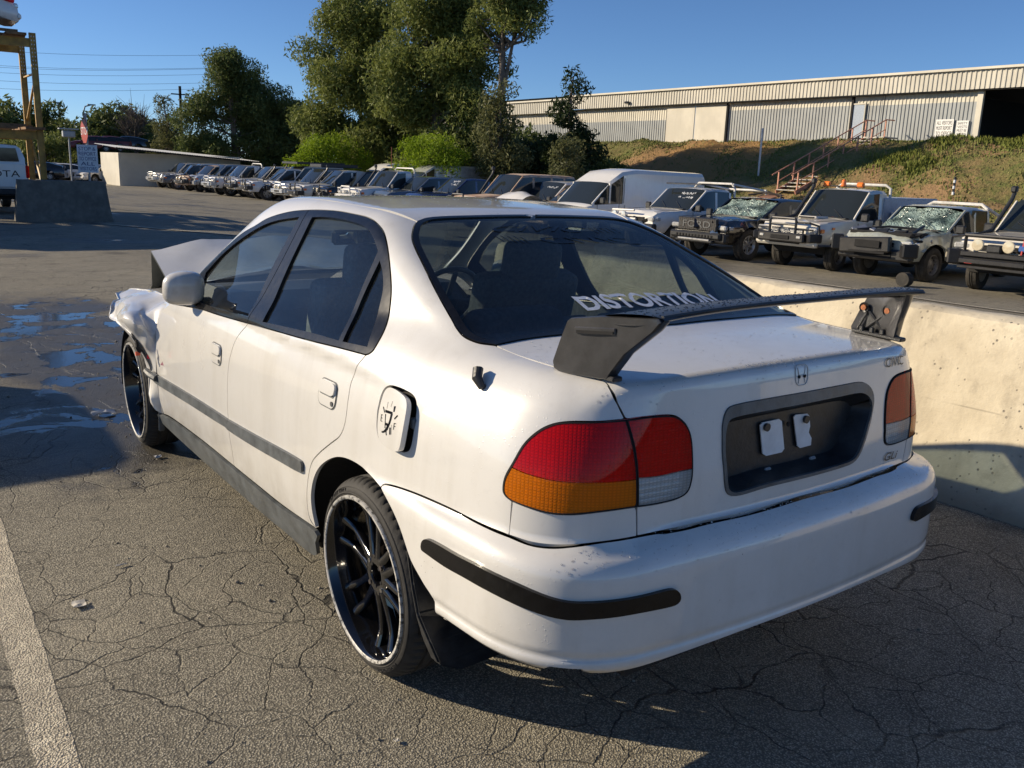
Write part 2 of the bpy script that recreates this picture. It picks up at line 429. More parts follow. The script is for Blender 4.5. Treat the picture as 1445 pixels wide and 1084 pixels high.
M_glass = glass_mat('window_glass', (.84, .93, .90), .0, .018, .7)
M_rglass = glass_mat('rear_glass', (.60, .70, .71), .0, .018, .75)
M_cloth = simple('seat_fabric', (.115, .12, .12), .9, var=.35, scale=60, bump=.2)
M_cloth2 = simple('dark_seat_fabric', (.10, .105, .11), .9, var=.35, scale=60, bump=.2)
M_head = simple('headlining', (.62, .60, .55), .9, var=.1, scale=20)
M_inner = simple('interior_plastic', (.075, .077, .08), .6, var=.2, scale=20)
M_chrome = simple('bright_metal', (.55, .55, .55), .25, 1, var=.1)
M_vinyl = simple('white_vinyl', (.72, .74, .78), .45, var=.12, scale=60)
M_bvinyl = simple('black_vinyl', (.004, .004, .006), .25, var=.1)
M_badge = simple('dark_badge', (.012, .010, .012), .4, metal=0, var=.2)
M_orange = simple('orange_tape', (.65, .11, .05), .6)
def lens(name, col, grid=90, rough=.12):
    t = NT(name); P = t.co(); sep = t.n('SeparateXYZ'); t.l(P, sep.inputs[0])
    def wv(a): return t.math('ABSOLUTE', t.math('SINE', t.math('MULTIPLY', a, grid*PI)))
    s = t.math('ADD', sep.outputs[0], t.math('MULTIPLY', sep.outputs[1], -.8))
    g = t.math('MINIMUM', wv(s), wv(sep.outputs[2])); cell = t.ramp(g, [(.0, 0.), (.5, 1.)])
    n = t.noise(6, 3); c = t.mix(cell, tuple(q*.66 for q in col), col); c = t.mix(t.ramp(n, [(.35, .0), (.7, .35)]), c, tuple(q*.35 for q in col))
    t.set(col=c, rough=rough, coat=1., coatr=.02, sub=.0, spec=.2)
    drop = t.vor(110); t.bump(t.math('ADD', t.math('MULTIPLY', g, .10), t.math('MULTIPLY', t.ramp(drop, [(.10, 1.), (.22, 0.)]), .4)), .35, .004)
    return t.m

def lens2(name, tint, body, k=.22, grid=150):
    t = NT(name); P = t.co(); sep = t.n('SeparateXYZ'); t.l(P, sep.inputs[0]); s_ = t.math('ADD', sep.outputs[0], t.math('MULTIPLY', sep.outputs[1], -.8))
    def wv(a, g): return t.math('ABSOLUTE', t.math('SINE', t.math('MULTIPLY', a, g*PI)))
    g = t.math('MINIMUM', wv(s_, grid*.55), wv(sep.outputs[2], grid)); h = t.math('ADD', t.math('MULTIPLY', g, .5), t.math('MULTIPLY', t.noise(2.5, 2), .6))
    bp = t.n('Bump'); bp.inputs['Strength'].default_value = .25; bp.inputs['Distance'].default_value = .004; t.l(h, bp.inputs['Height'])
    tr = t.n('BsdfTransparent'); t.l(t.mix(g, tuple(q*.88 for q in tint), tint), tr.inputs[0]); df = t.n('BsdfDiffuse'); t.l(t.mix(g, tuple(q*.72 for q in body), body), df.inputs[0]); t.l(bp.outputs[0], df.inputs['Normal'])
    gl = t.n('BsdfGlossy'); gl.inputs['Roughness'].default_value = .04; fr = t.n('Fresnel'); fr.inputs[0].default_value = 1.5
    b2 = t.n('Bump'); b2.inputs['Strength'].default_value = .12; b2.inputs['Distance'].default_value = .003; dr = t.ramp(t.vor(120), [(.12, 1.), (.24, 0.)]); t.l(t.math('ADD', dr, t.noise(3, 3)), b2.inputs['Height']); t.l(b2.outputs[0], gl.inputs['Normal']); t.l(b2.outputs[0], fr.inputs['Normal'])
    m1 = t.n('MixShader'); m1.inputs[0].default_value = k; t.l(tr.outputs[0], m1.inputs[1]); t.l(df.outputs[0], m1.inputs[2])
    m2 = t.n('MixShader'); t.l(t.math('MULTIPLY', fr.outputs[0], .6), m2.inputs[0]); t.l(m1.outputs[0], m2.inputs[1]); t.l(gl.outputs[0], m2.inputs[2]); t.t.nodes.remove(t.b); t.l(m2.outputs[0], t.out.inputs[0]); return t.m
M_red = lens2('red_lens', (.92, .010, .012), (.88, .006, .006), .5); M_amber = lens2('amber_lens', (.98, .40, .02), (.95, .24, .008), .55); M_clear = lens2('clear_lens', (.85, .88, .88), (.72, .76, .76), .4)
t = NT('lamp_reflector'); sp_ = t.n('SeparateXYZ'); t.l(t.co(), sp_.inputs[0])
s1 = t.math('ADD', sp_.outputs[0], t.math('MULTIPLY', sp_.outputs[1], -.8)); w1 = t.math('ABSOLUTE', t.math('SINE', t.math('MULTIPLY', s1, 26*PI))); w2 = t.math('ABSOLUTE', t.math('SINE', t.math('MULTIPLY', sp_.outputs[2], 200)))
t.set(col=t.mix(t.math('MULTIPLY', t.math('GREATER_THAN', w2, .25), t.map(w1, .05, .3)), (.60, .60, .60), (.88, .88, .88)), rough=.35, metal=.35); t.bump(t.math('ADD', w1, w2), .35, .01); M_reflect = t.m
# ------------------------------------------------------------------ the white sedan
car = empty('white_sedan', label='white four-door sedan with crumpled front end, black wheels and high black rear wing', cat='car')
s_doorsplit = seg([(350, 456.5), (334.8, 476), (325.5, 500.5), (321.7, 524.8), (321, 558.3), (322.6, 604), (327.2, 634.4), (330.5, 658)])
s_dfbot = seg([(330.5, 658), (285, 621), (243, 590), (229.5, 584)])
s_dffront = seg([(229.5, 584), (225.2, 570.5), (221, 540), (219.8, 512), (220.7, 465), (226, 443), (240.5, 428.5)])
s_dftop = seg([(240.5, 428.5), (260, 432), (285, 437), (309.8, 445), (350, 456.5)])
s_drbot = seg([(446, 746), (400, 714), (365, 686), (330.5, 658)])
s_drrear = seg([(516.6, 501), (503, 518.7), (495.8, 539.4), (491.6, 562.3), (487.5, 593.4), (480.2, 614.2), (465.7, 626.6), (451, 639), (440.8, 651.5), (435.6, 670.2), (433, 700), (436.5, 729.5), (446, 746)])
s_drtop = seg([(350, 456.5), (384.6, 466), (434.4, 480), (475, 490), (516.6, 501)])
s_dlo = seg([(516.6, 501), (522, 499), (529, 491.8), (541.5, 469), (550, 439.4), (552.5, 404.6), (549, 362), (544, 334.8), (536.5, 320), (521.6, 307.8), (496.7, 301.5), (471.8, 297.5), (439.4, 296.5), (409.5, 299), (379.6, 307.5), (359.7, 319), (334.7, 335), (309.8, 356), (288, 380), (275, 397), (262, 414), (256, 425), (260, 432)], 6)
s_apil = seg([(260, 432), (240.5, 428.5)])
s_ws = seg([('xy', -.655, 2.02), ('xy', -.62, 1.80), ('xy', -.575, 1.58), ('xy', -.52, 1.415)])
s_crease = seg([('xy', -.52, 1.415), ('xy', -.515, 1.2), ('xy', -.512, .9), ('xy', -.505, .6), (589, 313)])
s_rgl = seg([(589, 313), (583.5, 323), (583, 342), (599, 377), (618, 415.7), (637.5, 450.5), (645, 464), (656, 476), (676, 484.5), (700, 488)])
s_lid = seg([(700, 488), (748, 507), (786, 518.6), (848, 536), (860, 547), (870, 567), (877, 581), (883, 592.5)])
s_lamp = seg([(883, 592.5), (844.7, 595.3), (797.6, 595.8), (774, 601), (755.3, 611.8), (738.8, 628), (724.7, 651.8), (713, 673), (710, 689.4), (713, 699), (722.4, 707)])
s_lampb = seg([(722.4, 707), (750.6, 717.6), (778.8, 724.7), (809.4, 726), (844.7, 722.4), (880, 717.6), (898.4, 715)])
s_split = seg([(883, 592.5), (887.5, 607), (893.5, 630.6), (897.4, 658.8), (898.6, 691.8), (898.4, 715)])
s_inner = seg([(883, 592.5), (915.3, 588.2), (943.5, 586.5), (957.6, 590.2), (969.4, 602.4), (975.3, 621), (977, 654), (975.3, 677.6), (969.4, 694), (955.3, 703.5), (927, 710.8), (898.4, 715)])
s_cornv = seg([(722.4, 707), (717.6, 755.6)]); s_splitlow = seg([(898.4, 715), (899, 757)])
s_bseam1 = seg([(717.6, 755.6), (675.5, 738), (632, 716), (582.6, 694.7), (546, 683.5), (536.5, 688)])
s_bseam2 = seg([(899, 757), (850, 765), (806, 770), (757, 768), (717.6, 755.6)])
zc = s_splitlow[-1]
s_bseam3 = seg([(899, 757), (992, 739), ('xz', -.2, .678), ('xz', 0, .68)])
s_arch = seg([(536.5, 688), (522.8, 672), (506, 656.5), (486.3, 647), (469.7, 647), (453, 657.5), (443.5, 674), (439.3, 696), (440.5, 719.6), (446, 746)])
s_archb = seg([(536.5, 688), (549.4, 713), (562.7, 742.8), (576, 782.7), (582, 797), (595.8, 822), (612.4, 849), (625, 874)])
s_bbot = seg([('3', *sid_(-.50, .358)), ('yz', -.60, .364), ('yz', -.70, .367), ('xz', -.68, .372), ('xz', -.5, .385), ('xz', -.25, .395), ('xz', 0, .397)])
s_bbot = seg([(625, 874), ('yz', -.58, .366)])[:-1]+s_bbot[6:]
mside = Par((.82, .22, -.42)); mrear = Par((.45, .88, -.05)); mlid = CylX(-.30, .66, .5); mtop = Par((0, 0, -1)); mcz = CylZ(.15)
def both(name, outline, mp, mat, parent=car, **k):
    kw = {a: k.pop(a) for a in ('label',) if a in k}
    me = surf_mesh(name, outline, mp, **k); me.materials.append(mat) if mat else None
    a = link(name, me, None, parent, **kw); b = link(name, mirror_mesh(me, name), None, parent); return a, b
fd = both('front_door', s_dftop+s_doorsplit[1:]+s_dfbot[1:]+s_dffront[1:-1], mside, M_white)
rd = both('rear_door', s_drtop+s_drrear[1:]+s_drbot[1:]+s_doorsplit[::-1][1:-1], mside, M_white)
# fuel flap cut out of the quarter panel
fl = seg([(533, 579), (532, 603.8), (536, 620.4), (547, 629), (561, 635.5), (572, 637), (579, 631), (584, 605), (587.5, 575), (584, 560), (573, 552), (560, 546.5), (549, 545), (540, 553), (533, 579)], 4)[:-1]
qp = s_drrear[::-1]+s_dlo[1:]+s_apil[1:]+s_ws+s_crease[1:]+s_rgl[1:]+s_lid[1:]+s_lamp[1:]+s_cornv[1:]+s_bseam1[1:]+s_arch[1:-1]
me = surf_mesh('quarter_panel', qp, mside, holes=[fl], h=.018); me.materials.append(M_white); link('quarter_panel', me, None, car)
me = surf_mesh('quarter_panel', qp, mside, h=.018); me.materials.append(M_white); link('quarter_panel', mirror_mesh(me, 'quarter_panel'), None, car)
both('rear_corner_panel', s_lampb+s_splitlow[1:]+s_bseam2[1:]+s_cornv[::-1][1:-1], mrear, M_white)
me = surf_mesh('roof', s_crease+seg([(589, 313), (610.4, 307.5), (676, 305), (745, 304.3), ('xy', 0, .345)], 4)[1:]+mir(seg([(589, 313), (610.4, 307.5), (676, 305), (745, 304.3), ('xy', 0, .345)], 4))[1:]+mir(s_crease)[1:]+seg([('xy', .52, 1.415), ('xy', .3, 1.46), ('xy', 0, 1.48), ('xy', -.3, 1.46), ('xy', -.52, 1.415)])[1:-1], mtop, h=.03)
link('roof', me, M_white, car)
# rear glass: rubber frame, dark printed band, glass
gl_l = seg([(700, 488), (676, 484.5), (656, 476), (645, 464), (637.5, 450.5), (618, 415.7), (599, 377), (583, 342), (583.5, 323), (589, 313)])
gl_t = seg([(589, 313), (610.4, 307.5), (676, 305), (745, 304.3), ('xy', 0, .345)], 4)
gl_b = seg([('xy', 0, -.385), ('xy', -.3, -.368), ('xy', -.5, -.345), (700, 488)])
gout = gl_b[:-1]+gl_l+gl_t[1:]+mir(gl_t)[1:]+mir(gl_l)[1:]+mir(gl_b)[1:-1]
def ins3(P, mp, g):
    q = inset(mp.to2(resample(P, .02)), g); O, Dr, a, b = mp.rays(q); return list(march(O, Dr, a, b, .02))
gin = ins3(gout, mtop, .020)
link('rear_window_frame', surf_mesh('rear_window_frame', gout, mtop, holes=[gin], gap=.001, hgap=0, off=.004, flange=.01, h=.03), M_trim, car)
link('rear_window', surf_mesh('rear_window', gin, mtop, gap=-.003, off=0, flange=0, h=.035), M_rglass, car)
# boot lid
plate = seg([(1018.7, 614.3), (1019, 600), (1024, 580.7), (1036.8, 571.7), (1083.3, 562.6), (1135, 553.6), (1186.6, 543.8), (1212.4, 539.4), (1224, 543.3), (1230.5, 553.6), (1231.8, 567.8), (1228, 591), (1220.2, 619.5), (1212.4, 640), (1202, 653), (1181.4, 661), (1135, 674), (1083.3, 686.6), (1044.6, 698.2), (1029, 698.2), (1022.6, 686.6), (1019.3, 647.9), (1018.7, 614.3)], 3)[:-1]
lid = gl_b+s_lid[1:]+s_inner[1:]+s_splitlow[1:]+s_bseam3[1:]; lid = lid+mir(lid)[1:-1]
# the front edge of the lid sits a little behind the glass rubber
link('boot_lid', surf_mesh('boot_lid', lid, mlid, holes=[plate], h=.02, hgap=0.001), M_white, car)
def droptop(P, d):
    zs = [p[2] for p in P]; z0, z1 = min(zs), max(zs); return [rer_(p[0], p[2]-d*min(1, max(0, (p[2]-z0)/(z1-z0)-.45)/.35)) for p in P]
rc = empty('plate_recess', parent=None) if False else None
pr = link('plate_surround', surf_mesh('plate_surround', plate, Par((0, 1, 0)), holes=[droptop(ins3(plate, Par((0, 1, 0)), .009), .020)], gap=0, hgap=0, off=.004, flange=.03, h=.03), M_mould, car)
def loop_between(A, dy, name, mat, parent):
    pass
# recess: walls sloping in and a black tray
pin = resample(droptop(ins3(plate, Par((0, 1, 0)), .008), .020), .02); n = len(pin); V = [tuple(p) for p in pin]; sh = []
cz_ = np.mean([p[2] for p in pin]); cx_ = np.mean([p[0] for p in pin])
for p in pin:
    top = p[2] > cz_+.06
    q = np.array([cx_+(p[0]-cx_)*.93, -.797, cz_+(p[2]-cz_)*.86-(0.02 if top else 0)]); sh.append(q)
V += [tuple(p) for p in sh]; Fc = [(i, (i+1) % n, (i+1) % n+n, i+n) for i in range(n)]+[tuple(range(n, 2*n))]
link('plate_recess', mesh(V, Fc, 'plate_recess', 40), M_black, car)
mb = MB()
def tray(x0, x1, z0, z1): mb.box(((x0+x1)/2, -.7855, (z0+z1)/2), (x1-x0, .004, z1-z0), mi=0)
ex = np.array
# number-plate tray details
ZP = -.8025; M_ghost2 = simple('clip_grey', (.25, .26, .27), .5)
def plate_pt(u, v): o, d = ray(u, v); t = (ZP-o[1])/d[1]; return o+t*d
def flatpoly(pts, y, th, name, mat, parent=car, **k):
    m = MB(); m.prism([(p[0], p[2]) for p in pts], -th, (0, y, 0), ((1, 0, 0), (0, 0, 1), (0, 1, 0))); return m.build(name, mat, parent, 30, **k)
M_wplate = simple('bare_white_metal', (.72, .74, .76), .4)
for q in ([(1071.5, 600), (1075, 596), (1098, 591), (1102, 594), (1105.5, 633), (1102, 638), (1080, 643), (1075, 640)], [(1119, 588), (1122, 585), (1138, 583.5), (1141, 587), (1142, 601), (1140, 610), (1144, 618), (1143, 628), (1128, 632), (1124, 629)]):
    flatpoly([plate_pt(*p) for p in q], ZP, .003, 'plate_pad', M_wplate)
for q in ((1079, 602), (1134.5, 591)):
    p = plate_pt(*q); MB().lathe([(0, .0), (0, .011), (.008, .010), (.010, .006), (.006, .0)][::-1], 14, 'y', (p[0], ZP-.011, p[2])).build('plate_screw', M_black, pr)
for q in ((1081, 667), (1144, 651)):
    p = plate_pt(*q); MB().box((p[0]-.004, ZP-.006, p[2]+.006), (.026, .010, .022), bev=.004).build('plate_clip', M_ghost2, pr)
    MB().box((p[0]+.006, ZP-.013, p[2]-.010), (.020, .012, .028), bev=.004).build('plate_clip', M_black, pr)
p = plate_pt(1111, 598); MB().lathe([(0, .0), (0, .007), (.004, .006), (.005, 0)][::-1], 12, 'y', (p[0], ZP-.005, p[2])).build('plate_screw', M_dark, pr)
# lamps
lampb = both('rear_lamp_housing', s_lamp+s_lampb[1:]+s_split[::-1][1:-1], mrear, M_reflect, off=-.020, gap=-.0)
lampi = both('boot_lamp_housing', s_inner+s_split[::-1][1:-1], mrear, M_reflect, off=-.020, gap=0)
def rim_band(P, par, mp=mrear):
    inn = ins3(P, mp, .0035); me = surf_mesh('lamp_gasket', P, mp, holes=[inn], gap=.0008, hgap=0, off=.0042, flange=.016, h=.03, hres=.008); me.materials.append(M_dark)
    link('lamp_gasket', me, None, par[0]); link('lamp_gasket', mirror_mesh(me, 'lamp_gasket'), None, par[1])
rim_band(s_lamp+s_lampb[1:]+s_split[::-1][1:-1], lampb); rim_band(s_inner+s_split[::-1][1:-1], lampi)
s_am = seg([(722, 659), (745, 669), (786, 678.8), (844.7, 681), (897.5, 676.5)])
i0 = int(np.argmin([np.linalg.norm(p-s_am[0]) for p in s_lamp])); i1 = int(np.argmin([np.linalg.norm(p-s_am[-1]) for p in s_split]))
def halves(name1, poly1, m1, name2, poly2, m2, par):
    for nm, pl, mt in ((name1, poly1, m1), (name2, poly2, m2)):
        me = surf_mesh(nm, pl, mrear, off=.003, gap=.0012, h=.014, flange=.012); me.materials.append(mt)
        link(nm, me, None, par[0]); link(nm, mirror_mesh(me, nm), None, par[1])
halves('red_lens', s_lamp[:i0]+s_am+s_split[:i1+1][::-1][:-1], M_red, 'amber_lens', s_lamp[i0:]+s_lampb[1:]+s_split[::-1][1:len(s_split)-i1]+s_am[::-1][:-1], M_amber, lampb)
s_rv = seg([(898, 674.5), (927, 672), (950, 667), (977, 661)])
j0 = int(np.argmin([np.linalg.norm(p-s_rv[-1]) for p in s_inner])); j1 = int(np.argmin([np.linalg.norm(p-s_rv[0]) for p in s_split]))
halves('red_lens', s_inner[:j0]+s_rv[::-1]+s_split[:j1][::-1][:-1], M_red, 'reversing_lens', s_inner[j0:]+s_split[::-1][1:len(s_split)-j1]+s_rv[:-1], M_clear, lampi)
# bumper
half = s_bseam3[::-1]+s_bseam2[1:]+s_bseam1[1:]+s_archb[1:]+s_bbot[1:]
bme = surf_mesh('rear_bumper', half+mir(half)[1:-1], mcz, h=.017, flange=.03, gap=.0028); bump_o = link('rear_bumper', bme, M_white, car)
bm_out = seg([(598.5, 769), (600, 763), (605.8, 759.8), (620, 766), (649, 782.7), (682, 799.5), (726.4, 820.5), (775, 841), (806, 848), (846, 847.7), (903.6, 839.7), (943.4, 830), (954, 833), (957, 841), (954, 848), (943.4, 853.5), (899, 862.5), (837, 871), (801.7, 872), (766.3, 864.5), (704.3, 838), (665.6, 817), (632.4, 798.5), (605.8, 780), (599.5, 775), (598.5, 769)], 4)[:-1]
both('bumper_moulding', bm_out, mcz, M_trim, off=.011, flange=.013, gap=0, h=.014)
# side mouldings and sill skirt
def mould(name, pts, mat=M_mould, off=.011):
    return both(name, seg(pts, 3)[:-1], mside, mat, off=off, flange=.013, gap=0, h=.02)
mould('door_moulding', [(221.5, 528), (270, 557), (321.8, 590.5), (323, 596), (322.6, 603), (270, 570), (222.3, 540.5), (221, 534), (221.5, 528)])
mould('door_moulding', [(324.2, 592), (362, 613.5), (400, 634), (424, 648), (428.5, 653), (429, 660), (426, 665.8), (400, 651.5), (362, 630), (324.6, 606), (323.6, 599), (324.2, 592)])
mould('sill_skirt', [(229.5, 586), (243, 593), (285, 624), (330.5, 661), (365, 689.5), (400, 717.5), (446, 749), (447, 765), (445, 783), (400, 746), (365, 717), (320, 681), (262, 633.5), (226, 606), (226, 592), (229.5, 586)], M_mould, .006)
# window frames and glass
dl_f = seg([(437, 296.5), (409.5, 299), (379.6, 307.5), (359.7, 319), (334.7, 335), (309.8, 356), (288, 380), (275, 397), (262, 414), (256, 425), (260, 432)])
dl_r = seg([(516.6, 501), (522, 499), (529, 491.8), (541.5, 469), (550, 439.4), (552.5, 404.6), (549, 362), (544, 334.8), (536.5, 320), (521.6, 307.8), (496.7, 301.5), (471.8, 297.5), (437, 296.5)])
bp_ = seg([(350, 456.5), (395, 375), (437, 296.5)])
g_f = seg([(423, 306.5), (389.5, 312), (364.6, 322), (334.7, 342), (312, 362), (291, 385)])+seg([(291, 385), (285, 405), (283, 427)])[1:]+seg([(283, 427), (309.8, 436.5), (350, 447.5)])[1:]+seg([(350, 447.5), (385, 377), (423, 306.5)])[1:-1]
g_r = seg([(441, 307), (459, 306.8), (484, 310), (509, 317), (521.6, 326.5), (529, 340), (534, 355)])+seg([(534, 355), (508, 415), (478.5, 481)])[1:]+seg([(478.5, 481), (434, 468.5), (371, 454.5)])[1:]+seg([(371, 454.5), (405, 382), (441, 307)])[1:-1]
g_q = seg([(536.5, 368), (540.5, 385), (541, 409.5), (534, 442), (519, 490)])+seg([(519, 490), (484, 482.5)])[1:]+seg([(484, 482.5), (510, 425), (536.5, 368)])[1:-1]
ff = both('front_window_frame', dl_f+s_dftop[1:]+bp_[1:-1], mside, M_trim, holes=[g_f], off=.002, hgap=0, h=.02, flange=.014)
rf = both('rear_window_frame', dl_r+bp_[::-1][1:]+s_drtop[1:-1], mside, M_trim, holes=[g_r, g_q], off=.002, hgap=0, h=.02, flange=.014)
both('front_side_window', g_f, mside, M_glass, off=-.007, gap=-.003, flange=0, h=.04)
both('rear_side_window', g_r, mside, M_glass, off=-.007, gap=-.003, flange=0, h=.04)
both('quarter_window', g_q, mside, M_glass, off=-.007, gap=-.003, flange=0, h=.04)
# windscreen
wsl = seg([('xy', -.655, 2.02), ('xy', -.62, 1.80), ('xy', -.575, 1.58), ('xy', -.52, 1.415)])
wst = seg([('xy', -.52, 1.415), ('xy', -.3, 1.46), ('xy', 0, 1.48)]); wsb = seg([('xy', 0, 2.16), ('xy', -.35, 2.12), ('xy', -.655, 2.02)])
link('windscreen', surf_mesh('windscreen', wsb+wsl[1:]+wst[1:]+mir(wst)[1:]+mir(wsl)[1:]+mir(wsb)[1:-1], mtop, gap=.004, off=-.003, flange=0, h=.05), M_glass, car)
# handles
def handle(c, w, h_, tilt):
    P = rnd_poly(w, h_, min(w, h_)*.33, 4); y0, z0 = c; pts = []
    for a, b in P: pts.append(sid_(y0+a, z0+b+a*tilt))
    both('door_handle', pts, mside, M_mould, off=.0012, flange=0, gap=-.0012, h=.03)
    cup = [sid_(y0+a*.94, z0+b*.94+a*tilt) for a, b in P]
    both('handle_cup', cup, mside, M_white, off=.003, flange=0, gap=0, h=.02)
    up = [sid_(y0+a*.86, z0+b*.46+h_*.22+a*tilt) for a, b in P]
    both('handle_grip', up, mside, M_white, off=.010, flange=.012, gap=0, h=.016)
    sl_ = [sid_(y0+a*.8, z0+b*.08-h_*.04+a*tilt) for a, b in P]
    both('handle_slot', sl_, mside, M_mould, off=.0045, flange=.003, gap=0, h=.02)
    MB().lathe([(0, 0), (0, .008), (.004, .007), (.004, 0)][::-1], 12, 'x', tuple(sid_(y0-w*.33, z0-h_*.28)+ex([-.006, 0, 0]))).build('key_lock', M_inner, car)
handle((1.262, .745), .125, .082, .0); handle((.245, .808), .125, .082, .0)
# fuel flap, ajar
flap = empty('fuel_flap'); flap.parent = car
fm = surf_mesh('flap_panel', fl, mside, off=0, flange=.014, gap=.003, h=.02)
hinge = hit(534, 592); hinge = Vector(hinge)
RZ = Matrix.Translation(hinge) @ Matrix.Rotation(R(-10), 4, 'Z') @ Matrix.Translation(-hinge)
fm.transform(RZ); link('flap_panel', fm, M_white, flap)
# backing behind the flap
link('filler_recess', surf_mesh('filler_recess', fl, mside, off=-.030, flange=0, gap=-.01, h=.03), M_under, flap)
q = hit(583, 598); MB().box(tuple(q+ex([.004, 0, 0])), (.02, .022, .03), bev=.004).build('flap_catch', M_mould, flap)
def fdec(u, v): p = hit(533+(u-533)*1.16, v-(u-533)*.03); return RZ @ Vector(p+grad(p)*.0012)
def stroke(pts, w):
    P = [fdec(*q) for q in bez(pts, 4)] if len(pts) > 2 else [fdec(*q) for q in pts]; m = MB(); V = []; n = len(P)
    for i in range(n):
        t = (P[min(i+1, n-1)]-P[max(i-1, 0)]).normalized(); s = Vector((1, 0, 0)).cross(t).normalized(); ww = (w[0]+(w[1]-w[0])*i/(n-1))/2 if isinstance(w, tuple) else w/2
        V += [P[i]+s*ww, P[i]-s*ww]
    F = [(2*i, 2*i+1, 2*i+3, 2*i+2) for i in range(n-1)]; return V, F
m = MB()
for pts, w in (([(545.3, 580), (557, 583)], .008), ([(546, 584), (546.3, 604)], .004), ([(556.5, 583), (554.5, 594), (550, 606)], (.011, .007)), ([(547, 598), (551, 600), (549, 606)], .008), ([(549.5, 605), (545, 609), (541, 609.5)], (.008, .004)), ([(549, 606), (548.5, 610), (549.5, 614)], (.005, .004)),
               ([(555, 603), (555.3, 613)], .007), ([(557.3, 599), (557.5, 613)], .0015), ([(541, 574), (544, 582)], .004), ([(548.5, 567), (547.5, 576.5)], .0015), ([(556, 566), (554, 574)], .0015), ([(566.5, 586), (561.5, 591)], .004),
               ([(560.5, 573), (560, 577), (559.5, 581)], (.010, .007)), ([(539, 585), (538.6, 594)], .003), ([(539, 585), (541.3, 585.6)], .002), ([(538.8, 589.5), (541, 590)], .002), ([(538.6, 594), (540.8, 594.5)], .002), ([(561.6, 597), (561, 606)], .003), ([(561.6, 597), (564.6, 597.6)], .002), ([(561.3, 601), (563.8, 601.6)], .002)):
    m.add(*stroke(pts, w))
m.build('fuel_gauge_decal', M_bvinyl, flap, 180)
# aerial stub
a0 = hit(683, 545); a1 = hit(688, 521)+ex([-.028, 0, .004])
MB().tube([a0+ex([.01, 0, -.006]), a0+ex([-.007, 0, 0]), (a0+a1)/2+ex([-.012, 0, .0]), a1, a1+ex([0, 0, .004])], [.006, .010, .013, .0135, .010], 12).build('aerial_stub', M_black, car)
# ---- decals
BOLD = [0.]
def text_mesh(s, size=1., shear=0., extr=0, sx=1.):
    c = D.curves.new('lettering', 'FONT'); c.body = s; c.size = size; c.shear = shear; c.extrude = extr; c.align_x = 'LEFT'; c.offset = BOLD[0]; c.space_character = 1.0
    o = D.objects.new('lettering', c); COL.objects.link(o); dg = bpy.context.evaluated_depsgraph_get(); me = D.meshes.new_from_object(o.evaluated_get(dg))
    D.objects.remove(o); D.curves.remove(c)
    V = np.array([v.co[:] for v in me.vertices]); F = [tuple(p.vertices) for p in me.polygons]; D.meshes.remove(me)
    V[:, 0] *= sx; return V, F
def surf_text(s, p0, p1, hgt, up, mp, name, mat, parent, off=.0015, shear=0, bold=0, grunge=0):
    V, F = text_mesh(s, 1., shear); bm = bmesh.new(); vs_ = [bm.verts.new(v) for v in V]
    for fc in F:
        try: bm.faces.new([vs_[i] for i in fc])
        except ValueError: pass
    bmesh.ops.triangulate(bm, faces=bm.faces[:]); bmesh.ops.subdivide_edges(bm, edges=[e for e in bm.edges if e.calc_length() > .25], cuts=2); bmesh.ops.triangulate(bm, faces=bm.faces[:])
    bm.verts.index_update(); V = np.array([v.co[:] for v in bm.verts]); F = [[v.index for v in fc.verts] for fc in bm.faces]; bm.free()
    x0, x1 = V[:, 0].min(), V[:, 0].max(); y0, y1 = V[:, 1].min(), V[:, 1].max(); p0 = ex(p0); p1 = ex(p1); up = ex(up, float); up /= np.linalg.norm(up)
    a = (V[:, 0]-x0)/(x1-x0); b = (V[:, 1]-y0)/(y1-y0)
    if grunge:
        V = V.copy()
        b = b+grunge*np.sin(a*61+V[:, 1]*3)*.4*(b > .4); a = a+grunge*.012*np.sin(b*17+a*90)
    P = p0+a[:, None]*(p1-p0)+(b*hgt)[:, None]*up
    q = mp.to2(P); O, Dr, t0, t1 = mp.rays(q); P = march(O, Dr, t0, t1, .02); P = P+grad(P)*off
    return link(name, mesh(P, F, name, 180), mat, parent)
BOLD[0] = .028
surf_text('DISTORTION', hit(836, 445)+ex([0, .022, .009]), hit(1032, 437)+ex([0, .022, .009]), .084, (0, .93, .36), mtop, 'window_letters_and_reflection', M_vinyl, car, .002, 0, grunge=.10)
BOLD[0] = 0
pL, pR = hit(700, 330), hit(893, 333)
surf_text('CIVIC', pL+ex([0, .01, 0]), hit(838, 331)+ex([0, .01, 0]), .045, (0, .93, .36), mtop, 'window_letters_and_reflection', M_bvinyl, car, .002, .5)
surf_text('/////', hit(842, 331)+ex([0, .01, 0]), hit(880, 331)+ex([0, .01, 0]), .045, (0, .93, .36), mtop, 'window_letters_and_reflection', M_bvinyl, car, .002, -.5)
surf_text('CIVIC', hit(770, 345), hit(905, 345), .045, (0, .93, .36), mtop, 'window_letters_and_reflection', M_bvinyl, car, .002, -.5)  # mirrored reflection of the upper row, drawn as dark letters
surf_text('/////', hit(706, 342), hit(750, 344), .045, (0, .93, .36), mtop, 'window_letters_and_reflection', M_bvinyl, car, .002, -.5)  # bars of the same reflected row, drawn in dark vinyl
mre = Par((0, 1, 0))
BOLD[0] = .006
surf_text('CIVIC', hit(1248.5, 519), hit(1273, 514), .026, (0, 0, 1), mre, 'badge_lettering', M_badge, car, .0035)
surf_text('GLi', hit(1246, 651), hit(1264, 645.5), .024, (0, 0, 1), mre, 'badge_lettering', M_badge, car, .0035, .25)
BOLD[0] = 0
ec = hit(1131, 529); M_ghost = simple('ghost_mark', (.52, .52, .50), .5)
def rp(x, z): return rer_(ec[0]+x, ec[2]+z)+ex([0, -.0012, 0])
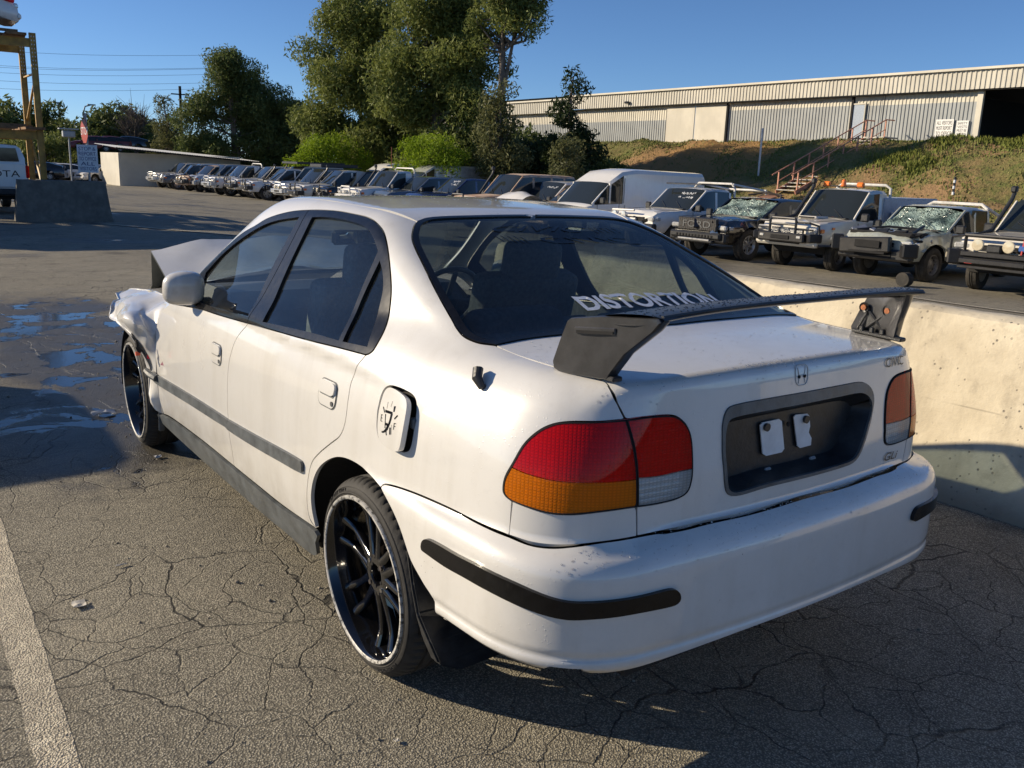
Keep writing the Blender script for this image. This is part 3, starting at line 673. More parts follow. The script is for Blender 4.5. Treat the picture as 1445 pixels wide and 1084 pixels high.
fr_ = [rp(a*(1+.12*(b/.045)), b) for a, b in rnd_poly(.050, .052, .015, 4)]
MB().tube(fr_, .0011, 6, closed=True).build('emblem_outline', M_ghost, car)
MB().tube([rp(-.016, .020), rp(-.010, -.003), rp(-.013, -.021)], .0010, 6).tube([rp(.016, .020), rp(.010, -.003), rp(.013, -.021)], .0010, 6).tube([rp(-.010, .0), rp(.010, .0)], .001, 6).build('emblem_outline', M_ghost, car)
for sx in (-.011, .011): MB().lathe([(0, 0), (0, .0042), (.004, .0042)][::-1], 10, 'y', tuple(rp(sx, -.004)+ex([0, -.002, 0]))).build('emblem_hole', M_dark, car)
# ------------------------------------------------------------------ wing
M_wing = simple('satin_black_wing', (.030, .030, .032), .34, 0, .35, .25, 18, bump=.05, dirt=(.3, (.075, .072, .07)))
wing = empty('rear_wing'); wing.parent = car
def plate_prof(off_):
    return [(-.632, 1.160), (-.72, 1.176), (-.872, 1.190), (-.880, 1.182), (-.862, 1.160), (-.79, 1.098), (-.755, 1.050), (-.745, 1.034), (-.725, 1.030), (-.60, 1.024), (-.578, 1.030), (-.574, 1.046), (-.596, 1.098), (-.622, 1.152)]
for s in (-1, 1):
    P = plate_prof(0); n = len(P); Q = resample([ex([0, a, b]) for a, b in P], .012); n = len(Q)
    cy_, cz2 = -.72, 1.11
    rings = []
    for (dx, k) in ((-.016, .965), (-.013, .99), (-.006, 1.0), (.006, 1.0), (.014, .985), (.016, .95)):
        rings.append([(s*(.600-dx-.20*max(0, -.62-q[1])), cy_+(q[1]-cy_)*k*(.97 if q[1] < cy_ else 1)+(0 if s < 0 else max(0, -.74-q[1])*.62), cz2+(q[2]-cz2)*k) for q in Q])
    V = [p for r_ in rings for p in r_]; F = [(i*n+k, i*n+(k+1) % n, (i+1)*n+(k+1) % n, (i+1)*n+k) for i in range(5) for k in range(n)]+[tuple(range(n)), tuple(range(5*n, 6*n))[::-1]]
    bm = bmesh.new(); vv = [bm.verts.new(v) for v in V]; [bm.faces.new([vv[i] for i in f_]) for f_ in F]; bmesh.ops.recalc_face_normals(bm, faces=bm.faces[:])
    me = D.meshes.new('end_plate'); bm.to_mesh(me); bm.free(); me.polygons.foreach_set('use_smooth', [True]*len(me.polygons)); me.set_sharp_from_angle(angle=R(40))
    ep = link('end_plate', me, M_wing, wing)
    # pressed slot on the outside
    m = MB(); m.box((s*.5990, -.705, 1.140), (.006, .118, .016), Matrix.Rotation(R(s*-11.3), 3, 'Z') @ Matrix.Rotation(R(-6), 3, 'X'), bev=.004); m.build('pressed_slot', M_wing, ep)
    m = MB(); m.box((s*.6020, -.707, 1.137), (.003, .105, .007), Matrix.Rotation(R(s*-11.3), 3, 'Z') @ Matrix.Rotation(R(-6), 3, 'X')); m.build('slot_shadow_gap', M_dark, ep)
    # bracket inside: crossed struts, two bolts, foot
    m = MB(); xi = s*.574
    m.tube([(xi, -.61, 1.03), (xi, -.71, 1.115)], .0045, 6).tube([(xi, -.63, 1.115), (xi, -.72, 1.03)], .0045, 6).tube([(xi, -.60, 1.032), (xi, -.64, 1.115)], .005, 6).tube([(xi, -.72, 1.032), (xi, -.71, 1.115)], .005, 6)
    m.box((xi, -.68, 1.038), (.03, .17, .012), Matrix.Rotation(R(2), 3, 'X'), bev=.003); m.box((s*.583, -.675, 1.075), (.012, .09, .10), bev=.004); m.build('mount_bracket', M_black, wing)
    for yy in ((-.64, -.75) if s < 0 else (-.625, -.705)):
        b_ = MB().lathe([(0, 0), (.004, .0), (.004, .008), (0, .016), (-.004, .016)], 14, 'x', (xi-s*.004, yy, 1.115)).build('strut_boss', M_black, wing)
        MB().lathe([(-.001, 0), (-.001, .009), (.008, .009), (.008, 0)], 8, 'x', (xi-s*.010, yy, 1.115)).build('rusty_bolt', simple('rust', (.32, .12, .05), .7, .3, var=.4, scale=200), b_)
    for yy in (-.63, -.665, -.70): MB().box((xi-s*.012, yy, 1.050), (.012, .014, .018), bev=.003).build('foot_nut', M_black, wing)
# blade
NA = 22; af = []
for i in range(NA):
    w = 2*PI*i/NA; c_ = math.cos(w); af.append((c_*.5, math.sin(w)*.5*(.17 if math.sin(w) > 0 else .13)*(1-.5*c_*(c_ < 0)*0)))
V = []; NSX = 34
for k in range(NSX+1):
    x = (-.588+1.176*k/NSX); e = abs(x)/.588; ch = .150+.02*e**2; y0 = -.775+.008*(1-e*e)-.018*e**4; z0 = 1.176+.010*(1-e*e)
    for a, b in af:
        V.append((x*(1-.055*(a < 0)*min(1, -a*2)), y0+a*ch+.055*max(0, x/.588)**1.5*(a < .1), z0+b*ch-(a*ch)*.11))
F = [(k*NA+i, k*NA+(i+1) % NA, (k+1)*NA+(i+1) % NA, (k+1)*NA+i) for k in range(NSX) for i in range(NA)]
M_wingtop = simple('wing_carbon', (.028, .029, .031), .33, var=.3, scale=40, bump=.05)
link('wing_blade', mesh(V, [f_[::-1] for f_ in F], 'wing_blade', 50), M_wingtop, wing)
m = MB(); m.tube([(x, -.853-.018*(abs(x)/.588)**4+.008*(1-(x/.588)**2)+.055*max(0, x/.588)**1.5, 1.189+.010*(1-(x/.588)**2)) for x in np.linspace(-.55, .55, 25)], .005, 6); m.build('trailing_lip', M_black, wing)
# water drops on the blade
m = MB(); rr = random.Random(3)
ic = bmesh.new(); bmesh.ops.create_icosphere(ic, subdivisions=1, radius=1); IV = [v.co.copy() for v in ic.verts]; IF = [[v.index for v in f_.verts] for f_ in ic.faces]; ic.free()
for i in range(620):
    x = rr.uniform(-.57, .57); a = rr.uniform(-.44, .40); e = abs(x)/.588; ch = .15+.02*e*e; y0 = -.775+.008*(1-e*e)-.018*e**4; z0 = 1.176+.010*(1-e*e)
    b = .5*.17*math.sqrt(max(0, 1-(2*a)**2)); r_ = rr.uniform(.0012, .0032)
    c_ = Vector((x, y0+a*ch+.055*max(0, x/.588)**1.5*(a < .1), z0+b*ch-a*ch*.11)); m.add([c_+Vector((v.x*r_, v.y*r_*1.2, v.z*r_*.5)) for v in IV], IF)
tw = NT('water_drops'); tw.set(col=(.01, .011, .012), rough=.03, coat=1., spec=1.)
m.build('water_drop', tw.m, wing, 180, kind='stuff')
# ------------------------------------------------------------------ wheels
M_tyre = simple('tyre_rubber', (.022, .021, .020), .75, var=.35, scale=25, bump=.12, dirt=(.4, (.060, .055, .047)))
M_rim = simple('gloss_black_alloy', (.006, .006, .007), .13, coat=1, var=.2)
tl = NT('chipped_rim_edge'); nn = tl.ramp(tl.noise(55, 6, .75), [(.40, 0.), (.52, 1.)]); tl.set(col=tl.mix(nn, (.03, .03, .03), (.50, .49, .46)), rough=.45, metal=0.)
M_lip = tl.m; M_disc = simple('brake_disc', (.22, .20, .18), .4, .8, var=.3, scale=20); M_cal = simple('brake_dust', (.05, .04, .035), .8, var=.3)
def make_wheel(s, loc, steer=0, camber=0):
    w = empty('wheel', loc); w.parent = car; w.rotation_euler = (0, R(camber)*s, R(steer)); X = lambda a: s*a
    RT = .300
    prof = [(-.115, .235), (-.120, .245), (-.118, .262), (-.108, .282), (-.098, .291)]
    m = MB(); NS = 120; V = []; F = []
    tp = [(.012, .246), (.017, .256), (.017, .266), (.010, .279), (.001, .288), (-.006, .2935), (-.010, .2955), (-.020, .2985), (-.034, .2995), (-.036, .2935), (-.046, .2935), (-.048, RT), (-.075, RT), (-.077, .2935), (-.087, .2935), (-.089, RT), (-.118, RT), (-.120, .2935), (-.130, .2935), (-.132, .2995), (-.152, .297), (-.168, .291), (-.182, .275), (-.186, .262), (-.176, .245)]
    m_ = len(tp)
    for k in range(NS*2):
        th = 2*PI*k/(NS*2); g_ = (k % 4) == 0
        for j, (a, r_) in enumerate(tp):
            sh = 0
            if g_ and (5 <= j <= 8 or 19 <= j <= 21): sh = -.0055
            th2 = th+(.03*abs(a+.08)/.08 if 8 <= j <= 19 else (.03 if j > 3 else 0))
            r2 = r_+sh
            V.append((X(a), r2*math.sin(th2), r2*math.cos(th2)))
    for k in range(NS*2):
        k2 = (k+1) % (NS*2)
        for j in range(m_-1):
            q = (k*m_+j, k*m_+j+1, k2*m_+j+1, k2*m_+j); F.append(q if s > 0 else q[::-1])
    m.add(V, [f_[::-1] for f_ in F]); m.build('tyre', M_tyre, w, 35)
    # sidewall bead lines + raised lettering blocks
    m = MB(); m.lathe([(X(.0185), .2575), (X(.0195), .259), (X(.0185), .2605)], 96, 'x').lathe([(X(.013), .2745), (X(.0145), .2755), (X(.0125), .277)], 96, 'x')
    rr = random.Random(5)
    for base in (20, 200):
        for i in range(9):
            th = R(base+i*3.3); rad = .268; c_ = Vector((X(.0168), rad*math.sin(th), rad*math.cos(th))); Rm = Matrix.Rotation(-th, 3, 'X')
            m.box(c_, (.003, .0022, .009), Rm); m.box(c_+Rm @ Vector((0, .004, .0035*(i % 2))), (.003, .006, .002), Rm)
            if i % 3: m.box(c_+Rm @ Vector((0, .0075, 0)), (.003, .002, .009), Rm)
    m.build('sidewall_relief', M_tyre, w, 30)
    m = MB(); m.lathe([(X(.020), .2395), (X(.0235), .2425), (X(.0235), .2490), (X(.018), .2515), (X(.008), .2505)], 96, 'x'); m.build('rim_edge', M_lip, w, 60)
    m = MB(); m.lathe([(X(.020), .2395), (X(.012), .2345), (X(-.012), .231), (X(-.030), .226), (X(-.052), .221), (X(-.09), .219), (X(-.165), .222), (X(-.18), .245)], 96, 'x'); rm = m.build('rim_barrel', M_rim, w, 40)
    # six twin spokes, dished
    for i in range(6):
        for sg in (-1, 1):
            th0 = R(60*i+12); V = []; F = []; N = 10
            for k in range(N+1):
                t = k/N; rad = .052+(.229-.052)*t; off_ = sg*(.0175+.024*t**1.2); dep = -.040+.006*(1-t)-.006*math.sin(PI*t)+.022*max(0, t-.7)*3.3*.7
                wd_ = .0145-.003*math.sin(PI*t); ty, tz = off_, rad
                for (dx, dy) in ((.0, -wd_), (.006, -wd_*.55), (.006, wd_*.55), (.0, wd_), (-.018, wd_*.8), (-.018, -wd_*.8)):
                    V.append((dep+dx, ty+dy, tz))
            for k in range(N):
                for j in range(6): F.append((k*6+j, k*6+(j+1) % 6, (k+1)*6+(j+1) % 6, (k+1)*6+j))
            F.append(tuple(range(6))[::-1]); F.append(tuple(N*6+j for j in range(6)))
            c_, s_ = math.cos(th0), math.sin(th0)
            V = [(X(v[0]), v[1]*c_+v[2]*s_, -v[1]*s_+v[2]*c_) for v in V]
            MB().add(V, F).build('spoke', M_rim, w, 50)
    m = MB(); m.lathe([(X(-.075), .032), (X(-.036), .031), (X(-.030), .034), (X(-.028), .046), (X(-.031), .062), (X(-.044), .068), (X(-.08), .068)], 48, 'x'); m.build('hub', M_rim, w, 50)
    m = MB(); m.lathe([(X(-.075), .0), (X(-.072), .031), (X(-.08), .032)], 24, 'x'); m.build('hub_bore', M_cal, w, 50)
    for i in range(4):
        th = R(45+90*i); MB().lathe([(X(-.026), 0), (X(-.026), .008), (X(-.042), .009)], 6, 'x', (0, .05*math.sin(th), .05*math.cos(th))).build('wheel_nut', M_chrome if i in (0, 2) else M_cal, w)
    for i in range(5):
        th = R(72*i+33); MB().lathe([(X(-.0275), 0), (X(-.0275), .005), (X(-.029), .006)], 8, 'x', (0, .036*math.sin(th), .036*math.cos(th))).build('empty_stud_hole', M_dark, w)
    m = MB(); m.lathe([(X(-.135), .0), (X(-.105), .05), (X(-.105), .06), (X(-.118), .065), (X(-.118), .125), (X(-.132), .125)], 40, 'x'); m.build('brake_disc', M_disc, w, 40)
    MB().box((X(-.13), -.10, .06), (.06, .05, .10), Matrix.Rotation(R(30), 3, 'X'), bev=.01).build('brake_caliper', M_cal, w)
    return w
make_wheel(-1, (-.818, 0, .300), 0, 1.5); make_wheel(1, (.818, 0, .300), 0, 1.5)
make_wheel(-1, (-.822, 2.62, .300), -2, 1); make_wheel(1, (.822, 2.62, .300), -2, 1)
# arch liners, floor, mudflaps
for s in (-1, 1):
    for yc in (.06, 2.64):
        V = []; F = []; n = 28
        for k in range(n+1):
            th = R(-8+196*k/n); cy_, cz_ = yc+math.cos(th)*.362, .30+math.sin(th)*.362
            V += [(s*.815, cy_, cz_), (s*.50, yc+math.cos(th)*.35, .30+math.sin(th)*.35)]
        F = [(2*k, 2*k+1, 2*k+3, 2*k+2) for k in range(n)]; F.append(tuple(2*k+1 for k in range(n+1)))
        link('arch_liner', mesh(V, F, 'arch_liner', 40), M_under, car)
    pts = [(-.272, .50, .80), (-.315, .42, .79), (-.352, .35, .77), (-.385, .30, .73), (-.43, .255, .68), (-.45, .235, .66)]; V = []; F = []
    outx = [.842, .852, .856, .856, .852, .80]
    for i, (y_, z_, xi) in enumerate(pts):
        xo = outx[i]; V += [(s*-xo, y_, z_), (s*-(xo+.002), y_-.016-.03*(i > 2), z_+.006), (s*-(xi-.10), y_-.02, z_-.002), (s*-(xi-.10), y_-.004, z_-.008)]
    n_ = len(pts)
    for i in range(n_-1):
        for j in range(4): F.append((i*4+j, i*4+(j+1) % 4, i*4+4+(j+1) % 4, i*4+4+j))
    F += [(0, 1, 2, 3), tuple(range(4*n_-4, 4*n_))]
    b_ = bmesh.new(); vv = [b_.verts.new(v) for v in V]; [b_.faces.new([vv[i] for i in f_]) for f_ in F]; bmesh.ops.recalc_face_normals(b_, faces=b_.faces[:]); bmesh.ops.bevel(b_, geom=b_.edges[:], offset=.006, segments=2, affect='EDGES'); me = D.meshes.new('mudflap'); b_.to_mesh(me); b_.free()
    link('mudflap', me, M_black, car)
    MB().box((s*-.80, 2.255, .29), (.03, .012, .26), Matrix.Rotation(R(10), 3, 'X'), bev=.005).build('mudflap', M_mould, car)
m = MB(); m.box((0, 1.35, .225), (1.5, 1.75, .05)); m.box((0, -.35, .34), (1.1, .95, .06)); m.box((0, 2.6, .28), (.9, 1.0, .05)); m.build('floor_pan', M_under, car)
MB().box((.35, -.60, .26), (.42, .2, .15), bev=.04).build('exhaust_box', M_cal, car)
# ------------------------------------------------------------------ cabin
def cushion(name, c, d, mat, parent, rx=0, bev=.05):
    bm = bmesh.new(); bmesh.ops.create_cube(bm, size=1); bmesh.ops.scale(bm, vec=d, verts=bm.verts[:]); bmesh.ops.bevel(bm, geom=bm.edges[:], offset=bev, segments=4, profile=.6, affect='EDGES')
    bmesh.ops.rotate(bm, cent=(0, 0, 0), matrix=Matrix.Rotation(R(rx), 3, 'X'), verts=bm.verts[:]); bmesh.ops.translate(bm, vec=c, verts=bm.verts[:])
    me = D.meshes.new(name); bm.to_mesh(me); bm.free(); me.polygons.foreach_set('use_smooth', [True]*len(me.polygons)); return link(name, me, mat, parent)
for sx in (-.36, .36):
    se = empty('front_seat', (0, 0, 0)); se.parent = car
    cushion('seat_base', (sx, 1.22, .50), (.50, .52, .16), M_cloth, se); cushion('seat_back', (sx, .90, .78), (.50, .13, .60), M_cloth, se, 14)
    cushion('headrest', (sx, .81, 1.12), (.27, .10, .17), M_cloth, se, 10, .045)
    MB().tube([(sx-.06, .825, 1.0), (sx-.06, .82, 1.08)], .006).tube([(sx+.06, .825, 1.0), (sx+.06, .82, 1.08)], .006).build('headrest_post', M_chrome, se)
be = empty('rear_seat'); be.parent = car
cushion('seat_base', (0, .30, .48), (1.25, .50, .18), M_cloth2, be); cushion('seat_back', (-.31, .02, .76), (.60, .15, .56), M_cloth2, be, 16); cushion('seat_back', (.31, .02, .76), (.60, .15, .56), M_cloth2, be, 16)
for sx in (-.34, .34): cushion('headrest', (sx, -.04, 1.03), (.34, .10, .11), M_cloth2, be, 10, .05)
MB().box((0, -.24, .955), (1.28, .40, .02), bev=.005).build('parcel_shelf', M_inner, car)
MB().box((0, 1.95, .80), (1.36, .50, .22), bev=.08).box((0, 1.55, .48), (.20, .9, .24), bev=.04).build('dashboard', M_inner, car)
sw = empty('steering_wheel', (.36, 1.50, .86)); sw.parent = car; sw.rotation_euler = (R(-62), 0, 0)
MB().tube([(.185*math.cos(a), .185*math.sin(a), 0) for a in np.linspace(0, 2*PI, 33)[:-1]], .013, 8, closed=True).build('wheel_ring', M_inner, sw)
MB().box((0, 0, -.01), (.14, .10, .05), bev=.02).box((0, 0, -.015), (.36, .03, .015), bev=.005).box((0, -.09, -.015), (.03, .17, .015), bev=.005).build('wheel_boss', M_inner, sw)
mp_ = ray(500, 335); t_ = (1.50-mp_[0][1])/mp_[1][1]; q = mp_[0]+mp_[1]*t_
im = MB().box((0, 0, 0), (.22, .03, .065), bev=.014).build('interior_mirror', M_inner, car); im.location = q
MB().box((0, -.0165, 0), (.20, .002, .052), bev=.0).build('mirror_face', simple('mirror_glass', (.8, .82, .82), .02, 1, var=.0), im)
mp_ = ray(508, 362); t_ = (1.50-mp_[0][1])/mp_[1][1]; q2 = mp_[0]+mp_[1]*t_
MB().tube([q, q2+ex([0, 0, .04])], .0015, 5).build('air_freshener_string', M_orange, car)
MB().lathe([(-.035, 0), (-.03, .018), (-.01, .026), (.012, .020), (.03, .010), (.036, 0)], 10, 'z', tuple(q2)).build('air_freshener', simple('freshener_red', (.18, .03, .03), .6), car)
# trim inside roof, pillars and doors
hl = seg([('xy', -.46, 1.38), ('xy', -.455, 1.2), ('xy', -.45, .9), ('xy', -.44, .6), ('xy', -.40, .42)])
link('headlining', surf_mesh('headlining', hl+mir(hl), mtop, off=-.03, flange=0, gap=-.02, h=.05), M_head, car)
cp = seg([(530, 500), (560, 440), (562, 400), (556, 350), (548, 325)])+seg([(575, 325), (585, 342), (600, 377), (618, 415), (640, 455)])
both('pillar_trim', cp, mside, M_head, off=-.022, flange=0, gap=0, h=.03)
dt = [sid_(2.05, .45), sid_(2.05, .86), sid_(1.2, .895), sid_(.10, .95), sid_(.12, .80), sid_(.42, .62), sid_(.45, .33), sid_(1.2, .3), sid_(2.05, .3)]
both('door_card', dt, mside, M_cloth2, off=-.05, flange=0, gap=0, h=.08)
MB().box((-.56, .10, .85), (.03, .02, .5), Matrix.Rotation(R(-18), 3, 'X'), bev=.004).build('seat_belt', simple('belt_webbing', (.45, .07, .04), .8), car)
# mirror
mc = px(259, 407, .0, 0)
o_, d_ = ray(259, 407); mc = Vector(o_+d_*((1.64-o_[1])/d_[1]))
mr = empty('door_mirror', mc); mr.parent = car
bm = bmesh.new(); bmesh.ops.create_uvsphere(bm, u_segments=32, v_segments=20, radius=1)
for v in bm.verts:
    x, y, z = v.co; pw = lambda a, e: math.copysign(abs(a)**e, a)
    x, y, z = pw(x, .62), pw(y, .75), pw(z, .66); z *= 1-.12*(x+1)/2 if z < 0 else 1-.20*max(0, -x)
    v.co = (x*.084, y*.060, z*.074)
me = D.meshes.new('mirror_shell'); bm.to_mesh(me); bm.free(); me.polygons.foreach_set('use_smooth', [True]*len(me.polygons)); o = link('mirror_shell', me, M_white, mr); o.rotation_euler = (0, R(4), R(-22))
MB().box((.075, .0, -.06), (.09, .05, .035), bev=.012).build('mirror_arm', M_trim, mr)
g = sid_(1.66, .93); 
o2 = link('mirror_shell', me.copy(), None, car); o2.data.transform(Matrix.Diagonal((-1, 1, 1, 1))); o2.data.flip_normals(); o2.location = (-mc.x, mc.y+.02, mc.z); o2.name = 'door_mirror'
MB().box((-.075, 0, -.06), (.09, .05, .035), bev=.012).build('mirror_arm', M_trim, o2)
# ------------------------------------------------------------------ the wrecked front
def pat(u, v, x): o, d = ray(u, v); t = (x-o[0])/d[0]; return o+t*d
cols = [[(243, 428, -.765), (227, 443, -.80), (221, 470, -.825), (220, 512, -.838), (222, 542, -.838), (229, 584, -.82)],
        [(232, 417, -.70), (214, 436, -.80), (207, 470, -.87), (208, 506, -.86), (213, 542, -.85), (222, 578, -.84)],
        [(212, 409.5, -.68), (199, 424, -.80), (196, 455, -.90), (201, 494, -.87), (206, 530, -.86), (215, 562, -.85)],
        [(194, 409.5, -.70), (180, 422, -.83), (179, 450, -.945), (191, 478, -.89), (199, 508, -.87), (211, 549, -.855)],
        [(178, 411, -.74), (166, 425, -.85), (164, 446, -.92), (180, 464, -.92), (192, 484, -.90), (201, 515, -.87)],
        [(168, 415.5, -.80), (158, 432, -.90), (154, 448, -.93), (163, 452, -.94), (172, 456, -.93), (188, 472, -.91)]]
G = [[pat(*q) for q in c] for c in cols]
rows = [bez([c[j] for c in G], 8) for j in range(6)]; Gd = [bez([r_[i] for r_ in rows], 8) for i in range(len(rows[0]))]
ni, nj = len(Gd), len(Gd[0]); V = []
import mathutils.noise as mn
for i in range(ni):
    for j in range(nj):
        p = Vector(Gd[i][j]); k = min(1, i/6)*.9
        n1 = sum(a_*(abs(((p.dot(Vector(d_))*f_+ph_) % 1)-.5)*2-.5) for d_, f_, a_, ph_ in (((.1, .8, .6), 3.1, .034, .2), ((0, .5, -.9), 4.3, .024, .6), ((.2, -.9, .3), 6.1, .014, .1)))+mn.noise(p*22)*.002
        V.append(p+Vector((-1, .1, .45))*n1*k)
F = [(i*nj+j, (i+1)*nj+j, (i+1)*nj+j+1, i*nj+j+1) for i in range(ni-1) for j in range(nj-1)]
bm = bmesh.new(); vv = [bm.verts.new(v) for v in V]; [bm.faces.new([vv[i] for i in f_]) for f_ in F]
bmesh.ops.recalc_face_normals(bm, faces=bm.faces[:])
if sum(f_.normal.x for f_ in bm.faces) > 0: bmesh.ops.reverse_faces(bm, faces=bm.faces[:])
me = D.meshes.new('crumpled_fender'); bm.to_mesh(me); bm.free(); me.polygons.foreach_set('use_smooth', [True]*len(me.polygons)); me.set_sharp_from_angle(angle=R(24))
link('front_fender', me, M_white, car, label='crumpled white front fender torn up over the wheel')
fo_ = [V[(ni-1)*nj+j] for j in range(nj)]; MB().tube(fo_, .0035, 5).build('fender_edge', M_white, car); MB().tube([V[i*nj] for i in range(ni)], .0035, 5).build('fender_edge', M_white, car)
# its top closing to the engine bay
T = [Gd[i][0] for i in range(ni)]; V = []; 
for i, p in enumerate(T): V += [p, p+ex([.13, .03, .02-.05*i/ni+.012*math.sin(i*1.3)]), p+ex([.20, .03, -.10])]
F = [(i*3+j, (i+1)*3+j, (i+1)*3+j+1, i*3+j+1) for i in range(ni-1) for j in range(2)]
link('fender_top', mesh(V, F, 'fender_top', 60), M_white, car)
mould('door_moulding', [(205.5, 519), (210, 518.5), (220.5, 527), (221, 534), (220.5, 540), (211, 533), (205.5, 526), (205.5, 519)], off=.02) if False else None
a, b = pat(206, 523, -.875), pat(221, 534, -.85)
MB().tube([a, (a+b)/2+ex([-.004, 0, 0]), b], [.014, .018, .018], 8).build('fender_moulding', M_mould, car)
a = pat(198, 497, -.90)
MB().tube([a, a+ex([-.012, .0, .025]), a+ex([-.01, .02, .055])], [.012, .010, .006], 7).build('indicator_wiring', M_dark, car)
MB().lathe([(-.01, 0), (-.01, .010), (.01, .010), (.01, 0)], 8, 'x', tuple(a+ex([-.012, 0, -.006]))).build('indicator_socket', M_orange, car)
MB().add([pat(208, 500, -.89), pat(212, 507, -.885), pat(207, 506, -.885)], [(0, 1, 2)]).build('torn_hole', M_red, car)
# hood buckled into a tent
def hp(u, v, y): o, d = ray(u, v); t = (y-o[1])/d[1]; return o+t*d
cowl = ex([-.60, 2.22, .90]); A_ = hp(238, 398, 2.55); B_ = hp(213, 354, 2.95); C_ = hp(214.5, 400, 3.14)
R0 = [cowl, A_, B_, C_, C_+ex([.02, .22, -.12])]
mid = [ex([0, 2.26, .95]), ex([0, 2.55, .95]), ex([0.02, 2.93, 1.07]), ex([.03, 3.15, .86]), ex([0, 3.36, .70])]
R1 = [ex([.62, 2.22, .92]), ex([.64, 2.6, .92]), ex([.62, 2.95, 1.00]), ex([.62, 3.2, .84]), ex([.58, 3.4, .70])]
rowsH = []
for a, c_, b in zip(R0, mid, R1): rowsH.append(bez([a, a*.5+c_*.5+ex([0, 0, .012]), c_, b*.5+c_*.5+ex([0, 0, .015]), b], 6))
# piecewise straight between the folds, rounded a little
seq = []
for i in range(4):
    for k in range(5):
        t = k/5; seq.append([p*(1-t)+q*t for p, q in zip(rowsH[i], rowsH[i+1])])
seq.append(rowsH[4]); nj = len(seq[0]); V = []
for i, r_ in enumerate(seq):
    for p in r_:
        p = Vector(p); inner = min(1, abs(p.x+.63)*8); V.append(p+Vector((0, 0, 1))*inner*(mn.noise(p*4)*.03+abs(mn.noise(p*9))*.012))
F = [(i*nj+j, i*nj+j+1, (i+1)*nj+j+1, (i+1)*nj+j) for i in range(len(seq)-1) for j in range(nj-1)]
hd = mesh(V, F, 'hood', 28); hd.materials.append(M_white)
ho = link('hood', hd, None, car, label='buckled white bonnet folded up like a tent')
V2 = [Vector(v)-Vector((0, 0, .012)) for v in V]
link('hood_underside', mesh(V2, [f_[::-1] for f_ in F], 'hood_underside', 28), simple('hood_inner', (.14, .15, .14), .8), car)
# right fender, engine bay
rfp = [sid_(2.17, .30), sid_(2.17, .55), sid_(2.15, .84), sid_(2.6, .80), sid_(3.0, .76), sid_(3.3, .66), sid_(3.3, .5)]+[sid_(2.64+.36*math.cos(a), .3+.36*math.sin(a)) for a in np.linspace(R(20), R(180), 14)]
rfm = surf_mesh('front_fender', rfp, mside, h=.04); rfm.materials.append(M_white); link('front_fender', mirror_mesh(rfm, 'front_fender'), None, car)
m = MB(); m.box((0, 2.75, .48), (1.0, .9, .40), bev=.05); m.build('engine_bay', M_under, car)
m = MB(); m.box((0, 3.22, .52), (1.15, .06, .36), Matrix.Rotation(R(-12), 3, 'X'), bev=.01).box((-.3, 3.0, .70), (.5, .4, .05), Matrix.Rotation(R(9), 3, 'Y'), bev=.01); m.build('radiator', M_cal, car)
MB().tube([(-.70, 2.95, .62), (-.2, 3.25, .58), (.4, 3.22, .60), (.7, 3.0, .62)], .03, 8).build('bent_crossmember', M_cal, car)

# beads of rain on the upward faces
m = MB(); rr = random.Random(21); tries = 0; cnt = 0
pts = [(rr.uniform(-.62, .62), rr.uniform(-.95, -.30)) for _ in range(1500)]+[(rr.uniform(-.78, .78), rr.uniform(-.96, -.80)) for _ in range(1500)]+[(rr.uniform(-.5, .5), rr.uniform(.35, 1.4)) for _ in range(500)]
P = march(ex([(a, b, 1.6) for a, b in pts]), ex([(0, 0, -1.)]*len(pts)), 0, 1.25, .02); ok = ~np.isnan(P).any(1); P = P[ok]; Nn = grad(P); P = P[Nn[:, 2] > .12]; Nn = Nn[Nn[:, 2] > .12]
P2 = march(ex([(rr.uniform(-.6, .6), -1.4, rr.uniform(.45, 1.02)) for _ in range(350)]), ex([(0, 1., 0)]*350), 0, 1.2, .02); ok = ~np.isnan(P2).any(1); P2 = P2[ok]; N2 = grad(P2)
for p, nn in list(zip(P, Nn))+list(zip(P2, N2)):
    if mn.noise(Vector(p)*5) < rr.uniform(-.5, .35) or (abs(p[0]) < .32 and .68 < p[2] < .98): continue
    r_ = rr.choice((.0012, .0016, .0016, .002, .0026)); q_ = Vector(nn).to_track_quat('Z', 'Y'); c_ = Vector(p)
    m.add([c_+q_ @ Vector((v.x*r_*rr.uniform(.9, 1.2), v.y*r_, v.z*r_*.55)) for v in IV], IF)
t = NT('rain_beads'); gb = t.n('BsdfGlass'); gb.inputs['IOR'].default_value = 1.33; gb.inputs['Roughness'].default_value = .0; t.t.nodes.remove(t.b); t.l(gb.outputs[0], t.out.inputs[0])
m.build('rain_bead', t.m, car, 180, kind='stuff')
# ------------------------------------------------------------------ the yard
def sm(t): t = min(1, max(0, t)); return t*t*(3-2*t)
def gz(x, y):
    z = -.60*sm((x-3.4)/11)-.12*sm((y-7)/14)*(1-sm((x-3.4)/11))-.10*sm((y-50)/30)
    if x > 39.5: z += 4.75*sm2((x-39.5)/11.5)+.0
    return z
def sm2(t): t = min(1, max(0, t)); return t+.06*math.sin(t*2*PI*1.0)*-1 if t < 1 else 1
t = NT('asphalt'); P = t.pos()
warp = t.vmath('ADD', P, t.vmath('SCALE', t.n('TexNoise').outputs['Color'], (0, 0, 0)))
nz = t.n('TexNoise'); nz.inputs['Scale'].default_value = 1.1; nz.inputs['Detail'].default_value = 7; t.l(P, nz.inputs['Vector'])
wv = t.n('VectorMath'); wv.operation = 'MULTIPLY_ADD'; t.l(nz.outputs['Color'], wv.inputs[0]); wv.inputs[1].default_value = (.75, .75, 0); t.l(P, wv.inputs[2])
